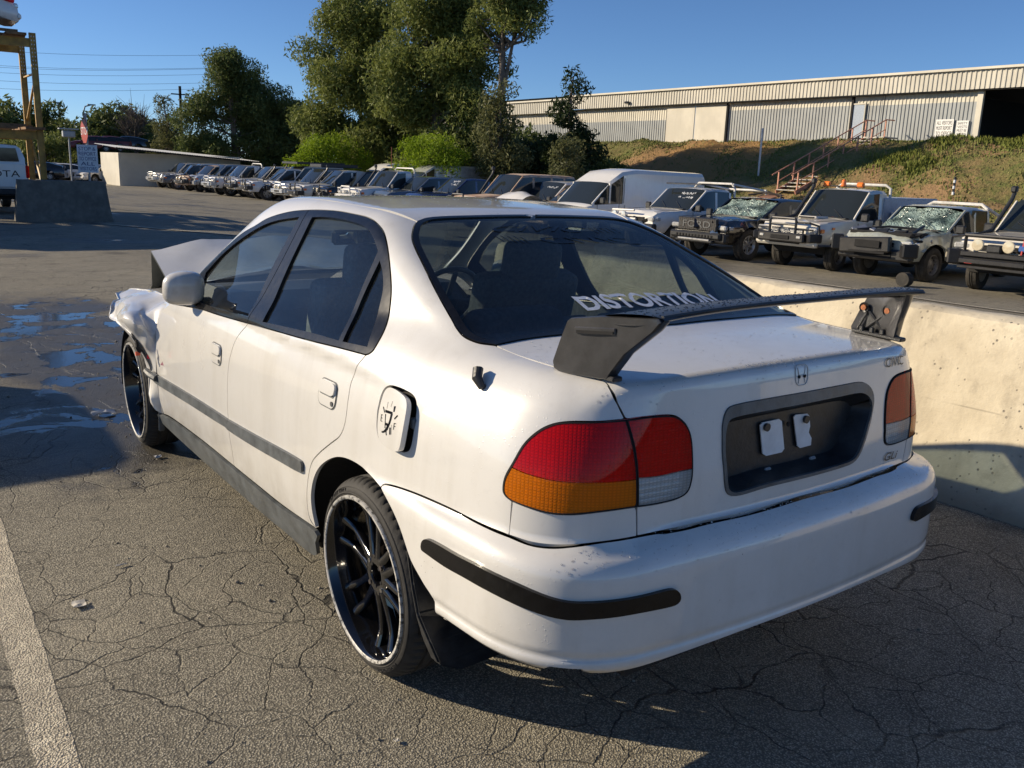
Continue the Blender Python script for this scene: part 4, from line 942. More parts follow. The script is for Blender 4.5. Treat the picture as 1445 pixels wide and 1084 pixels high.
big = t.vor(1.9, wv.outputs[0], 'DISTANCE_TO_EDGE'); small = t.vor(4.2, wv.outputs[0], 'DISTANCE_TO_EDGE')
cmask = t.ramp(t.noise(.9, 4, .6, P), [(.42, 0.), (.55, 1.)]); smask = t.ramp(t.noise(1.1, 4, .6, P), [(.40, 0.), (.52, 1.)])
wid = t.map(t.noise(5, 3, .6, P), .3, .8, .002, .011, False)
c1 = t.math('MULTIPLY', t.math('LESS_THAN', big, wid), cmask); c1s = t.math('MULTIPLY', t.map(big, .0085, .0015), cmask)
c2 = t.math('MULTIPLY', t.map(small, .016, .003), smask)
crack = t.math('MAXIMUM', c1s, t.math('MULTIPLY', c2, .75), clamp=True)
ag = t.vor(175, P); ag2 = t.vor(420, P); agc = t.vor(175, P, 'F1', 'Color'); sepc = t.n('SeparateColor'); t.l(agc, sepc.inputs[0])
stone = t.math('MULTIPLY', t.map(ag, .55, .15), t.map(sepc.outputs[0], .35, .9))
gap_ = t.map(ag, .30, .62)
n1 = t.noise(.28, 7, .62, P); n2 = t.noise(2.6, 6, .7, P); n3 = t.noise(11, 5, .65, P)
base = t.mix(t.map(n1, .35, .68), (.275, .25, .19), (.385, .35, .265))
base = t.mix(t.map(n2, .40, .75), base, (.235, .212, .163)); base = t.mix(t.math('MULTIPLY', t.map(n3, .5, .8), .5), base, (.42, .375, .285))
base = t.mix(t.math('MULTIPLY', stone, .9), base, (.66, .60, .47))
base = t.mix(t.math('MULTIPLY', gap_, .6), base, (.045, .040, .033))
# dusty, sandy wash and dark stains
base = t.mix(t.math('MULTIPLY', t.map(t.noise(.55, 6, .7, P), .56, .76), .45), base, (.46, .40, .29))
stain = t.map(t.noise(1.3, 5, .6, P), .62, .72); base = t.mix(t.math('MULTIPLY', stain, .45), base, (.09, .08, .065))
base = t.mix(t.math('MULTIPLY', crack, t.map(n2, .3, .6, .55, 1., False)), base, (.012, .011, .010))
oil = t.map(t.vor(.42, wv.outputs[0]), .16, .05); base = t.mix(t.math('MULTIPLY', oil, .7), base, (.05, .046, .042))
tread = t.math('MULTIPLY', t.map(t.noise(1., 4, .6, t.scalev(P, (.9, .12, 1))), .58, .68), t.map(t.noise(3, 4, .6, P), .35, .6)); base = t.mix(t.math('MULTIPLY', tread, .35), base, (.09, .083, .07))
# damp ground left of the front wheel and along the car
sp = t.n('SeparateXYZ'); t.l(P, sp.inputs[0]); X_, Y_, Z_ = sp.outputs
wx = t.math('ADD', X_, t.math('MULTIPLY', t.math('SUBTRACT', nz.outputs['Fac'], .5), 1.6))
wy = t.math('ADD', Y_, t.math('MULTIPLY', t.math('SUBTRACT', n2, .5), 2.6))
wet = t.math('MULTIPLY', t.math('MULTIPLY', t.map(wx, -1.6, -1.05), t.map(wx, .30, -.1)), t.math('MULTIPLY', t.map(wy, 1.75, 2.6), t.map(wy, 9.3, 7.6)))
wet2 = t.math('MULTIPLY', t.map(t.noise(.35, 5, .6, P), .52, .60), t.map(Y_, 10, 14)); wet2 = t.math('MULTIPLY', wet2, t.map(Y_, 60, 45))
wetA = t.math('MAXIMUM', wet, t.math('MULTIPLY', wet2, .6), clamp=True)
pn = t.noise(1.9, 9, .62, P, .6); pool = t.map(t.math('ADD', pn, t.math('MULTIPLY', wet, .075)), .603, .630); pool = t.math('MULTIPLY', pool, t.map(wet, .45, .9))
pool2 = t.math('MULTIPLY', t.map(t.noise(.8, 9, .6, P, .4), .60, .63), wet2); pool = t.math('MAXIMUM', pool, pool2, clamp=True)
base = t.mix(t.math('MULTIPLY', wetA, .72), base, (.030, .027, .024)); base = t.mix(pool, base, (.012, .011, .010))
rough = t.math('SUBTRACT', t.map(n2, .3, .7, .80, .95, False), t.math('MULTIPLY', wetA, .45))
rough = t.math('MULTIPLY', rough, t.math('SUBTRACT', 1., t.math('MULTIPLY', pool, .88)))
t.set(col=base, rough=rough, spec=.45)
hh = t.math('ADD', t.math('MULTIPLY', t.math('SUBTRACT', 1., ag), .55), t.math('MULTIPLY', t.math('SUBTRACT', 1., ag2), .12))
hh = t.math('SUBTRACT', t.math('ADD', hh, t.math('MULTIPLY', n3, .6)), t.math('MULTIPLY', crack, 1.0))
hh = t.math('MULTIPLY', hh, t.math('SUBTRACT', 1., t.math('MULTIPLY', pool, .97)))
t.bump(hh, .8, .0075)
M_asph = t.m
# bank: dry grass, green patches, bare sandy soil
t = NT('bank_soil'); P = t.pos(); a = t.noise(.22, 6, .65, P); b = t.noise(1.2, 7, .7, P); c = t.noise(7, 5, .7, P)
col = t.mix(t.map(b, .38, .66), (.22, .18, .075), (.13, .16, .045)); col = t.mix(t.map(a, .46, .60), col, (.33, .21, .11))
col = t.mix(t.math('MULTIPLY', t.map(c, .5, .75), .6), col, (.32, .25, .13)); col = t.mix(t.math('MULTIPLY', t.map(c, .5, .3), .6), col, (.07, .06, .03))
sp = t.n('SeparateXYZ'); t.l(P, sp.inputs[0])
soil = t.math('MULTIPLY', t.map(t.math('ADD', sp.outputs[1], t.math('MULTIPLY', b, 8)), 40, 45), t.map(t.math('ADD', sp.outputs[1], t.math('MULTIPLY', b, 8)), 55, 49))
col = t.mix(t.math('MULTIPLY', soil, .9), col, (.36, .21, .085))
t.set(col=col, rough=.95, spec=.15); t.bump(t.math('ADD', b, t.math('MULTIPLY', c, .5)), .9, .25); M_bank = t.m
t = NT('far_field'); P = t.pos(); t.set(col=t.mix(t.map(t.noise(.05, 5, .6, P), .4, .6), (.06, .075, .025), (.12, .10, .05)), rough=1.); M_field = t.m
def grid(name, xs, ys, mat, kind='structure', zoff=0, f_=None, **k):
    f_ = f_ or gz; V = [(x, y, f_(x, y)+zoff) for y in ys for x in xs]; n = len(xs)
    F = [(j*n+i, j*n+i+1, (j+1)*n+i+1, (j+1)*n+i) for j in range(len(ys)-1) for i in range(n-1)]
    return link(name, mesh(V, F, name, 180), mat, None, kind=kind, **k)
xs = list(np.arange(-60, -8, 4))+list(np.arange(-8, 39.6, .9)); ys = list(np.arange(-40, 4, 4))+list(np.arange(4, 26, 1))+list(np.arange(26, 131, 3))
grid('ground', xs+[39.6], ys, M_asph)
# bank with lumps
def bz(x, y):
    k = sm((x-39.6)/1.5)*sm((52.8-x)/1.5)
    return gz(x, y)+k*(mn.noise(Vector((x*.35, y*.35, 0)))*.42+mn.noise(Vector((x*1.1, y*1.1, 3)))*.20+mn.noise(Vector((x*3, y*3, 3)))*.07)-.01
grid('bank', list(np.arange(39.6, 53.3, .3))+[54, 70, 120], list(np.arange(-10, 96, .45)), M_bank, f_=bz)
V = [(-1500, -1500), (1500, -1500), (1500, 1500), (-1500, 1500)]
link('far_ground', mesh([(x, y, -1.6) for x, y in V], [(0, 1, 2, 3)]), M_field, None, kind='structure')
# painted line, worn
t = NT('worn_paint'); P = t.pos(); w_ = t.ramp(t.math('ADD', t.math('MULTIPLY', t.noise(14, 6, .75, P), .6), t.math('MULTIPLY', t.vor(170, P), .45)), [(.40, 0.), (.56, 1.)])
br = t.vor(.85, P, 'DISTANCE_TO_EDGE')
t.set(col=t.mix(w_, (.80, .72, .56), (.36, .32, .25)), rough=.85, spec=.3); t.bump(t.math('SUBTRACT', 1., t.vor(170, P)), .8, .009); M_paint = t.m
def strip(name, pts, w, mat, zoff=.0014):
    P = [Vector((p[0], p[1], 0)) for p in bez([(*p, 0) for p in pts], 10)]; V = []; rr = random.Random(2)
    for i, p in enumerate(P):
        q = (P[min(i+1, len(P)-1)]-P[max(i-1, 0)]).normalized(); s = Vector((-q.y, q.x, 0))
        for k in (-1, 1):
            a = p+s*(w/2+rr.uniform(-.004, .004))*k; V.append((a.x, a.y, gz(a.x, a.y)+zoff))
    return link(name, mesh(V, [(2*i, 2*i+2, 2*i+3, 2*i+1)[::-1] for i in range(len(P)-1)], name, 180), mat, None, kind='structure')
strip('painted_line', [(-1.70, -1.2), (-1.668, 0.), (-1.65, .75), (-1.632, 1.45), (-1.61, 2.4), (-1.56, 5), (-1.5, 8.5)], .098, M_paint)
strip('painted_line', [(3.0, 21.4), (4.6, 18.2), (6.4, 15.2)], .16, M_paint, .012)
strip('painted_line', [(14.6, 2.5), (14.2, 6), (14.3, 9), (14.0, 12.5)], .12, M_paint, .02)
# ------------------------------------------------------------------ litter and stones on the asphalt
M_paper = simple('old_paper', (.52, .49, .43), .8, var=.2, scale=30); M_foil = simple('plastic_scrap', (.60, .60, .60), .25, var=.1)
def litter(name, label, uv, sz, mat, seed, cat='litter'):
    rr = random.Random(seed); c = px(*uv); m = MB(); n = 4; V = []
    for j in range(n):
        for i in range(n): V.append((c[0]+(i-1.5)/1.5*sz[0]/2+rr.uniform(-.1, .1)*sz[0]*.5, c[1]+(j-1.5)/1.5*sz[1]/2+rr.uniform(-.1, .1)*sz[1]*.5, gz(c[0], c[1])+.007+rr.uniform(0, sz[2])))
    F = [(j*n+i, j*n+i+1, (j+1)*n+i+1, (j+1)*n+i) for j in range(3) for i in range(3)]
    bm = bmesh.new(); vv = [bm.verts.new(v) for v in V]; [bm.faces.new([vv[i] for i in q]) for q in F]; bmesh.ops.recalc_face_normals(bm, faces=bm.faces[:]); bmesh.ops.solidify(bm, geom=bm.faces[:], thickness=.002)
    me = D.meshes.new(name); bm.to_mesh(me); bm.free(); link(name, me, mat, None, label=label, category=None) if False else tag(link(name, me, mat), label, cat)
litter('paper_scrap', 'pale square scrap of paper on the asphalt beside the white line', (112, 856), (.042, .045, .006), M_paper, 1)
litter('plastic_shard', 'silver lens shard lying in the wet beside the front wheel', (146, 586), (.13, .05, .02), M_foil, 2)
litter('foil_scrap', 'small crumpled foil scrap behind the front wheel', (223, 647), (.035, .03, .012), M_foil, 3)
litter('stick', 'thin pale splinter on the sunlit asphalt above the paper scrap', (171, 800), (.04, .008, .003), M_paper, 4)
litter('plastic_scrap', 'tiny white scrap on asphalt left of the rear wheel', (560, 1048), (.012, .012, .004), M_paper, 5)
rr = random.Random(11); st = []
m = MB(); ic = bmesh.new(); bmesh.ops.create_icosphere(ic, subdivisions=1, radius=1); IV2 = [v.co.copy() for v in ic.verts]; IF2 = [[v.index for v in q.verts] for q in ic.faces]; ic.free()
for i in range(1500):
    if i < 900: x, y = rr.uniform(-2.4, 2.1), rr.uniform(-2.2, 5)
    else: x, y = rr.uniform(-1.5, 2.5), rr.uniform(4, 13)
    r_ = rr.choice((.002, .003, .003, .004, .006)) if i % 40 else rr.uniform(.006, .011)
    m.add([Vector((x+v.x*r_*rr.uniform(.7, 1.3), y+v.y*r_*rr.uniform(.7, 1.3), gz(x, y)+r_*.4+v.z*r_*.7)) for v in IV2], IF2)
m.build('loose_grit', simple('grit', (.22, .19, .15), .9, var=.5, scale=30), None, 180, kind='stuff')
for uv, s_ in (((1393, 762), .022), ((1419, 762), .03), ((1300, 1022), .02)):
    pass
# ------------------------------------------------------------------ concrete barriers
t = NT('concrete'); P = t.co(); a = t.noise(1.6, 7, .65); b = t.noise(9, 6, .7); st_ = t.noise(6, 5, .6, t.scalev(P, (1, 1, .15)))
col = t.mix(t.map(a, .35, .7), (.52, .455, .34), (.68, .61, .47)); col = t.mix(t.math('MULTIPLY', t.map(b, .5, .75), .5), col, (.30, .26, .20)); col = t.mix(t.math('MULTIPLY', t.map(st_, .50, .75), .5), col, (.30, .26, .20))
sp = t.n('SeparateXYZ'); t.l(P, sp.inputs[0]); col = t.mix(t.math('MULTIPLY', t.map(sp.outputs[2], .16, .02), .6), col, (.16, .14, .12))
lift = t.math('MULTIPLY', t.map(t.math('ABSOLUTE', t.math('SUBTRACT', sp.outputs[2], .46)), .006, .001), t.map(t.noise(4, 3), .4, .6)); col = t.mix(t.math('MULTIPLY', lift, .5), col, (.22, .19, .15))
pit = t.math('MULTIPLY', t.map(t.vor(28), .22, .10), t.map(t.noise(5, 3), .45, .6))
col = t.mix(pit, col, (.20, .18, .15)); t.set(col=col, rough=.9, spec=.25); t.bump(t.math('SUBTRACT', t.math('ADD', b, a), pit), .35, .02); M_conc = t.m
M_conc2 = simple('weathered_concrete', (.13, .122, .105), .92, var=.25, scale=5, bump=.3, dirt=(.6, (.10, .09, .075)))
def barrier(label, L, hgt, loc, rz, mat=M_conc, group='concrete barriers', seed=0, slope=.09):
    prof = [(-.30, 0), (-.30, .055), (-.245, .16), (-.17, .42), (-.115, hgt-.06), (-.095, hgt-.015), (-.06, hgt)]
    prof = prof+[(-a, b) for a, b in prof[::-1]]; N = 40; V = []; n = len(prof); rr = random.Random(seed)
    for i in range(N+1):
        tt = i/N; y = -L/2+L*tt; e = min(tt, 1-tt)*L
        for a, b in prof:
            sh = slope*(b/hgt)*max(0, 1-e/.25)*(1 if tt < .5 else -1)
            p = Vector((a, y+sh*(1 if e < .25 else 0), b)); nn = mn.noise(Vector((p.x*3+seed, p.y*2.5, p.z*3)))*.006+(mn.noise(Vector((p.x*15, p.y*15, p.z*15)))*.006 if b > .8*hgt else 0)
            if b > hgt-.02: nn -= max(0, mn.noise(Vector((y*6+seed*7, 0, 5)))-.3)*.05
            V.append((p.x-nn*(1 if a > 0 else -1)*.5, p.y, max(0, b+nn*(b > 0))))
    F = [(i*n+j, (i+1)*n+j, (i+1)*n+j+1, i*n+j+1) for i in range(N) for j in range(n-1)]+[tuple(range(n)), tuple(N*n+j for j in range(n))[::-1]]
    o = tag(link('concrete_barrier', mesh(V, F, 'concrete_barrier', 35), mat), label, 'barrier', group); o.location = loc; o.rotation_euler = (0, 0, rz); return o
bA = barrier('pale sunlit concrete barrier right behind the boot of the white sedan', 3.7, .90, (2.51, .365-1.85, -.005), R(.6), seed=1, slope=.03)
bB = barrier('sunlit concrete barrier beyond the rear wing, next in line along the sedan', 3.7, .90, (2.56, .40+1.85, -.005), R(0), seed=5, slope=.03)
for sx in (): pass
c0 = px(91, 315, -.13)
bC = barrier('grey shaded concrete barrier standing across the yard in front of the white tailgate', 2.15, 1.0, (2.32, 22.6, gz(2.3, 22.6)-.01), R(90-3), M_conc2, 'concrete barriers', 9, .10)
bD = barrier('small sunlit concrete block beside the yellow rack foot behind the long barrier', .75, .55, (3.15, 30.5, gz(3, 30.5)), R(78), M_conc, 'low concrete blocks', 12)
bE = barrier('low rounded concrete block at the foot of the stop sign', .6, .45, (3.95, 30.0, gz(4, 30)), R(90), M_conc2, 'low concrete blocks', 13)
# ------------------------------------------------------------------ warehouse
XW = 54.; Y0, Y1 = -6., 104.
def metal(name, c, r=.5, rust=.15):
    t = NT(name); P = t.pos(); a = t.noise(.5, 6, .6, P); s = t.noise(1., 6, .7, t.scalev(P, (1, 3, .25)))
    col = t.mix(t.map(a, .35, .7), tuple(q*.82 for q in c), c); col = t.mix(t.math('MULTIPLY', t.map(s, .55, .8), rust*2), col, (.28, .20, .12)); col = t.mix(t.math('MULTIPLY', t.map(s, .48, .3), .25), col, tuple(q*.6 for q in c))
    t.set(col=col, rough=r, spec=.4); return t.m
M_wg = metal('grey_cladding', (.34, .36, .365)); M_wc = metal('cream_cladding', (.66, .62, .52)); M_wf = metal('fascia_cladding', (.58, .55, .47)); M_roofm = metal('roof_sheet', (.55, .54, .50)); M_wd = metal('cream_door', (.62, .58, .49), .6, .05)
ware = empty('warehouse', (XW, 40, 4.0), label='long pale corrugated metal warehouse on top of the grassy bank', cat='warehouse')
def wpart(name, m, mat, par=ware, smooth=25, **k):
    o = m.build(name, mat, par, smooth, **k); o.matrix_parent_inverse = Matrix.Translation(-Vector((XW, 40, 4.0))) if par is ware else Matrix.Identity(4)
    return o
def ribbed(name, x, ya, yb, za, zb, mat, pitch=.26, dep=.045, par=ware):
    V = []; F = []; n = int((yb-ya)/pitch); 
    for i in range(n+1):
        y = ya+(yb-ya)*i/n; p_ = (yb-ya)/n
        for dy, dx in ((0, 0), (.30, 0), (.42, -dep), (.72, -dep), (.84, 0)):
            yy = y+dy*p_
            if yy > yb+.01: break
            V += [(x+dx, yy, za), (x+dx, yy, zb)]
    F = [(2*i, 2*i+2, 2*i+3, 2*i+1)[::-1] for i in range(len(V)//2-1)]
    return wpart(name, MB().add(V, F), mat, par)
OY = 27.6
for i, (ya, yb, top) in enumerate(((OY, 36.2, 6.55), (36.2, 47.2, 6.60), (53.8, 66, 6.05), (66, Y1, 6.0))):
    ribbed('wall_sheet', XW, ya, yb, 3.6, top, M_wg)
    ribbed('wall_sheet', XW+.01, ya, yb, top, 7.16, M_wc)
ribbed('wall_sheet', XW, Y0, 14, 3.6, 7.1, M_wg)
ribbed('fascia_sheet', XW-.55, Y0, 66, 7.22, 8.33, M_wf, .30, .05)
ribbed('fascia_sheet', XW-.55, 66, Y1, 7.0, 8.1, M_wf, .30, .05)
wpart('eave_shadow_soffit', MB().box((XW-.28, (Y0+Y1)/2, 7.16), (.5, Y1-Y0, .03)), M_dark)  # near-black colour puts in the shadow line under the eave
wpart('gutter', MB().box((XW-.66, (Y0+66)/2, 8.39), (.20, 66-Y0, .14)).box((XW-.66, (66+Y1)/2, 8.16), (.20, Y1-66-.2, .14)), M_wc)
wpart('roof', MB().add([(XW-.6, Y0, 8.42), (XW-.6, Y1, 8.42), (XW+40, Y1, 11.2), (XW+40, Y0, 11.2)], [(0, 1, 2, 3)]).add([(XW-.6, Y0, 8.36), (XW-.6, Y1, 8.36), (XW+40, Y1, 11.1), (XW+40, Y0, 11.1)], [(3, 2, 1, 0)]), M_roofm)
for k, (ya, yb) in enumerate(((47.25, 50.55), (50.6, 53.75))):
    wpart('sliding_door', MB().box((XW-.10, (ya+yb)/2, 5.5), (.08, yb-ya-.03, 3.25), bev=.01), M_wd)
wpart('door_rail', MB().box((XW-.10, 50.5, 7.10), (.16, 7.2, .08)), M_wc)
for y in (47.2, 36.2, OY-.12): wpart('frame_post', MB().box((XW-.10, y, 5.55), (.2, .16 if y > 30 else .34, 3.3)), M_wc if y < 30 else M_dark)
pd = wpart('personnel_door', MB().box((XW-.10, 35.75, 5.55), (.08, .95, 2.15), bev=.01), simple('door_blue_grey', (.30, .36, .45), .5)); wpart('door_frame', MB().box((XW-.13, 36.28, 5.6), (.10, .10, 2.3)).box((XW-.13, 35.22, 5.6), (.10, .06, 2.3)).box((XW-.13, 35.75, 6.68), (.10, 1.0, .08)), M_wc)
wpart('interior_wall', MB().box((XW+30, 20, 7.2), (.2, 60, 6.4)).box((XW+15, 34, 6.0), (30, .2, 3.8)), M_inner)
wpart('slab', MB().box((XW+20, 45, 4.17), (40, 110, .1)), M_conc2)
for k, (y, x_, z) in enumerate(((20.6, 8, 7.2), (20.0, 12, 7.0), (20.4, 17, 6.9), (20.8, 21, 6.8))):
    pass
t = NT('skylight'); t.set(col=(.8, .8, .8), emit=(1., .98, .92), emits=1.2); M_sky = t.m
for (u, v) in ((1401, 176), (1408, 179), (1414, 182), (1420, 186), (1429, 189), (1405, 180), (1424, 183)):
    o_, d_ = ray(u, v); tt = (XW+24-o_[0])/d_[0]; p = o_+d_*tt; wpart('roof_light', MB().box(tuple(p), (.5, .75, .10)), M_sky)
wpart('flood_lamp', MB().box((XW-.75, 58, 7.55), (.25, .45, .18), bev=.03).tube([(XW-.5, 58, 7.55), (XW-.7, 58, 7.6)], .03), M_trim)
for k, (ya, yb, za, zb, lines) in enumerate(((28.95, 30.1, 4.5, 5.55, ['ALL VISITORS', 'MUST REPORT', 'TO OFFICE', 'NO ENTRY']), (28.0, 28.75, 4.5, 5.45, ['SAFETY', 'VEST', 'BOOTS']))):
    s_ = wpart('notice_board', MB().box((XW-.12, (ya+yb)/2, (za+zb)/2), (.04, yb-ya, zb-za), bev=.005), simple('sign_white', (.72, .72, .70), .5))
def lines_of_text(lines, w, h, o, ud, vd, mat, name, parent, k_=.72, shear=0, minv=None):
    n = len(lines); o = ex(o, float); ud = ex(ud, float); vd = ex(vd, float); m = MB()
    for i, s in enumerate(lines):
        V, F = text_mesh(s, 1); x0, x1, y0, y1 = V[:, 0].min(), V[:, 0].max(), V[:, 1].min(), V[:, 1].max()
        hh_ = h/n*k_; kk = min(w/(x1-x0), hh_/max(.5, (y1-y0))*1.6)
        sx = kk; sy = hh_/max(.5, (y1-y0)); base = o+vd*(h-(i+1)*h/n+h/n*(1-k_)/2)
        P = [base+ud*((v[0]-x0)*sx+(w-(x1-x0)*sx)/2)+vd*((v[1]-y0)*sy) for v in V]; m.add(P, F)
    return m.build(name, mat, parent, 180)
for (ya, yb, za, zb, lines) in ((28.95, 30.1, 4.55, 5.5, ['ALL VISITORS', 'MUST REPORT', 'TO OFFICE']), (28.0, 28.75, 4.55, 5.4, ['SAFETY', 'VESTS', 'MUST BE', 'WORN'])):
    o = lines_of_text(lines, yb-ya-.15, zb-za, (XW-.145, yb-.07, za), (0, -1, 0), (0, 0, 1), M_badge, 'notice_lettering', ware); o.matrix_parent_inverse = Matrix.Translation(-Vector((XW, 40, 4.0)))
# red-white marker and white pole on the bank
def thing_mesh(name, label, cat, m, mat, group=None, smooth=30, kind=None): return tag(m.build(name, mat, None, smooth), label, cat, group, kind)
def bx(u, v, X): o, d = ray(u, v); return o+d*((X-o[0])/d[0])
a, b = bx(1073, 216, 45), bx(1074, 181, 45); a[2] = bz(a[0], a[1])-.1; b[1] = a[1]; b[0] = a[0]
thing_mesh('marker_pole', 'white painted pole standing on the grassy bank', 'pole', MB().tube([a, b], .06, 8), simple('pole_white', (.7, .7, .68), .5))
a = bx(1345, 272, 41); b = a+ex([0, 0, .75]); st = empty('striped_post', a, label='short black and white striped post at the foot of the bank', cat='post')
for i in range(6): MB().lathe([(i*.14-.1, 0), (i*.14-.1, .06), (i*.14+.04, .06), (i*.14+.04, 0)][::-1], 10, 'z').build('post_band', M_black if i % 2 else M_wplate, st)
# ------------------------------------------------------------------ stairs up the bank
M_srail = simple('faded_red_steel', (.56, .26, .18), .6, var=.3, scale=6, dirt=(.4, (.45, .30, .2))); M_step = simple('steel_tread', (.42, .40, .36), .6, var=.4, scale=4)
st = empty('staircase', (44, 32.9, 0), label='steel staircase with faded red handrails climbing the grassy bank', cat='staircase')
inv = Matrix.Translation((-44, -32.9, 0)); ns = 17; xa, xb, za, zb = 43.4, 51.6, .95, 4.35; ya, yb = 32.1, 33.5
def stp(name, m, mat): o = m.build(name, mat, st, 30); o.matrix_parent_inverse = inv; return o
for i in range(ns):
    t_ = i/(ns-1); stp('step', MB().box((xa+(xb-xa)*t_, (ya+yb)/2, za+(zb-za)*t_), (.34, yb-ya-.1, .05)), M_step)
for y in (ya, yb):
    stp('stringer', MB().box(((xa+xb)/2, y, (za+zb)/2-.08), (math.hypot(xb-xa, zb-za)+.3, .06, .24), Matrix.Rotation(-math.atan2(zb-za, xb-xa), 3, 'Y')), M_srail)
    stp('handrail', MB().tube([(xa-.6, y, za+.85), (xa, y, za+1.1), (xb, y, zb+1.1), (xb+.9, y, zb+1.1)], .04, 8), M_srail)
    stp('mid_rail', MB().tube([(xa, y, za+.5), (xb, y, zb+.5)], .025, 6), M_srail)
    for i in range(7):
        t_ = i/6; x = xa+(xb-xa)*t_; z = za+(zb-za)*t_; stp('rail_post', MB().box((x, y, z+.5), (.07, .07, 1.2)), M_srail)
stp('landing', MB().box((52.3, 32.8, 4.38), (1.6, 1.5, .08)), M_step)
# ------------------------------------------------------------------ grass on the bank
def tufts(name, n, region, hgt, cols, seed, wid=.03, dens=None, zf=bz):
    rs = np.random.RandomState(seed); x0, x1, y0, y1 = region; pts = []
    while len(pts) < n:
        x, y = rs.uniform(x0, x1), rs.uniform(y0, y1)
        if dens is None or rs.rand() < dens(x, y): pts.append((x, y, zf(x, y)))
    C = np.array(pts); a = rs.uniform(0, 2*PI, n); lean = rs.uniform(.1, .7, n); h = hgt*rs.uniform(.4, 1.2, n); w = wid*rs.uniform(.6, 1.5, n)
    dx, dy = np.cos(a), np.sin(a); top = C+np.stack([dx*lean*h, dy*lean*h, h], -1); s = np.stack([-dy*w, dx*w, 0*w], -1); mid = C+np.stack([dx*lean*h*.35, dy*lean*h*.35, h*.6], -1)
    V = np.stack([C-s-[0, 0, .05], C+s-[0, 0, .05], mid+s*.7, mid-s*.7, top], 1).reshape(-1, 3); b = np.arange(n)*5
    me = D.meshes.new(name); me.vertices.add(len(V)); me.vertices.foreach_set('co', V.ravel())
    q = np.stack([b, b+1, b+2, b+3, b+3, b+2, b+4], -1).ravel(); me.loops.add(len(q)); me.loops.foreach_set('vertex_index', q.astype(np.int32))
    ls = np.stack([np.arange(n)*7, np.arange(n)*7+4], -1).ravel(); me.polygons.add(2*n); me.polygons.foreach_set('loop_start', ls.astype(np.int32)); me.update(calc_edges=True)
    t = NT(name); P = t.pos(); f_ = t.noise(1.6, 5, .7, P); f2 = t.noise(14, 2, .6, P)
    c = t.mix(t.map(f_, .36, .62), cols[0], cols[1]); c = t.mix(t.math('MULTIPLY', t.map(f2, .45, .7), .6), c, cols[2]); t.set(col=c, rough=.85, spec=.15)
    return tag(link(name, me, t.m), kind='stuff')
tufts('bank_grass', 42000, (39.8, 53.5, 15, 82), .13, ((.20, .19, .07), (.12, .17, .035), (.32, .28, .13)), 1, .03, lambda x, y: (.15 if 42 < y+mn.noise(Vector((x*.5, y*.5, 0)))*5 < 47.5 else 1)*(1 if mn.noise(Vector((x*.4, y*.4, 9))) > -.05 else .12))
def nearp(ps): return lambda x, y: max(math.exp(-((x-a)**2/(r_*1.0)**2+(y-b)**2/r_**2)*2) for a, b, r_ in ps)
tufts('tall_grass', 6000, (44, 53.5, 18, 34), .26, ((.15, .17, .035), (.12, .15, .03), (.26, .24, .08)), 2, .03, nearp([(51.5, 25.0, 1.5), (50.5, 23, 1.2), (49.5, 27, 1.0), (47.5, 28.6, 1.5), (46.8, 26.5, 1.1), (52.5, 27.3, .9), (51, 20, 2)]))
# ------------------------------------------------------------------ shed, far fence, signs
shed = empty('shed', (14.9, 72, gz(15, 72)), label='low pale shed with a thin corrugated roof at the far end of the yard', cat='shed')
MB().box((4.6, 0, 1.2), (9.2, .15, 2.5)).box((0, 3, 1.2), (.15, 6, 2.5)).build('shed_wall', M_wd, shed)
V = []; 
for i in range(121):
    x = -.5+11*i/120; z = 2.78-.062*x+(.04 if i % 2 else 0); V += [(x, -1.2, z), (x, 6, z+.3)]
MB().add(V, [(2*i, 2*i+2, 2*i+3, 2*i+1) for i in range(120)]).build('shed_roof', metal('shed_roof_sheet', (.6, .6, .58)), shed, 25)
MB().box((5, -1.2, 2.42), (11, .06, .1), Matrix.Rotation(R(3.55), 3, 'Y')).build('roof_beam', M_dark, shed)
M_post = simple('galvanised_steel', (.32, .33, .34), .5, .5)
def at(u, v, Y): o, d = ray(u, v); return o+d*((Y-o[1])/d[1])
sg = at(118, 185, 26.8); sn = empty('stop_sign', (sg[0]+.08, 26.8, gz(4, 27)), label='red octagonal stop sign on a steel post with a white notice beneath', cat='sign')
ro = Matrix.Rotation(R(-86), 3, 'Z')
MB().tube([(0, .05, 0), (0, .05, sg[2]+.5-gz(4, 27))], .035, 8).build('sign_post', M_post, sn)
m = MB(); r8 = [(.36*math.cos(R(22.5+45*i)), .36*math.sin(R(22.5+45*i))) for i in range(8)]; hz = sg[2]-gz(4, 27)
m.prism(r8, .012, (0, 0, 0), ((1, 0, 0), (0, 0, 1), (0, -1, 0))); me = m.me('plate'); me.transform(Matrix.Translation((-.06, -.02, hz)) @ ro.to_4x4()); link('sign_plate', me, simple('sign_red', (.34, .02, .02), .5), sn)
V, F = text_mesh('STOP', .3); V[:, 0] -= V[:, 0].mean(); V[:, 1] -= .1; me = mesh([ro @ Vector((v[0], -.016, v[1]))+Vector((-.06, -.02, hz)) for v in V], F); link('sign_lettering', me, M_wplate, sn)
bw, bh = .55, .78; o3 = MB().box((0, 0, 0), (bw, .015, bh)); me = o3.me('b'); me.transform(Matrix.Translation((-.03, -.03, at(120, 224, 26.8)[2]-gz(4, 27))) @ Matrix.Rotation(R(-25), 4, 'Z')); nb = link('notice_board', me, M_wplate, sn)
r2 = Matrix.Rotation(R(-25), 3, 'Z'); zc_ = at(120, 224, 26.8)[2]-gz(4, 27)
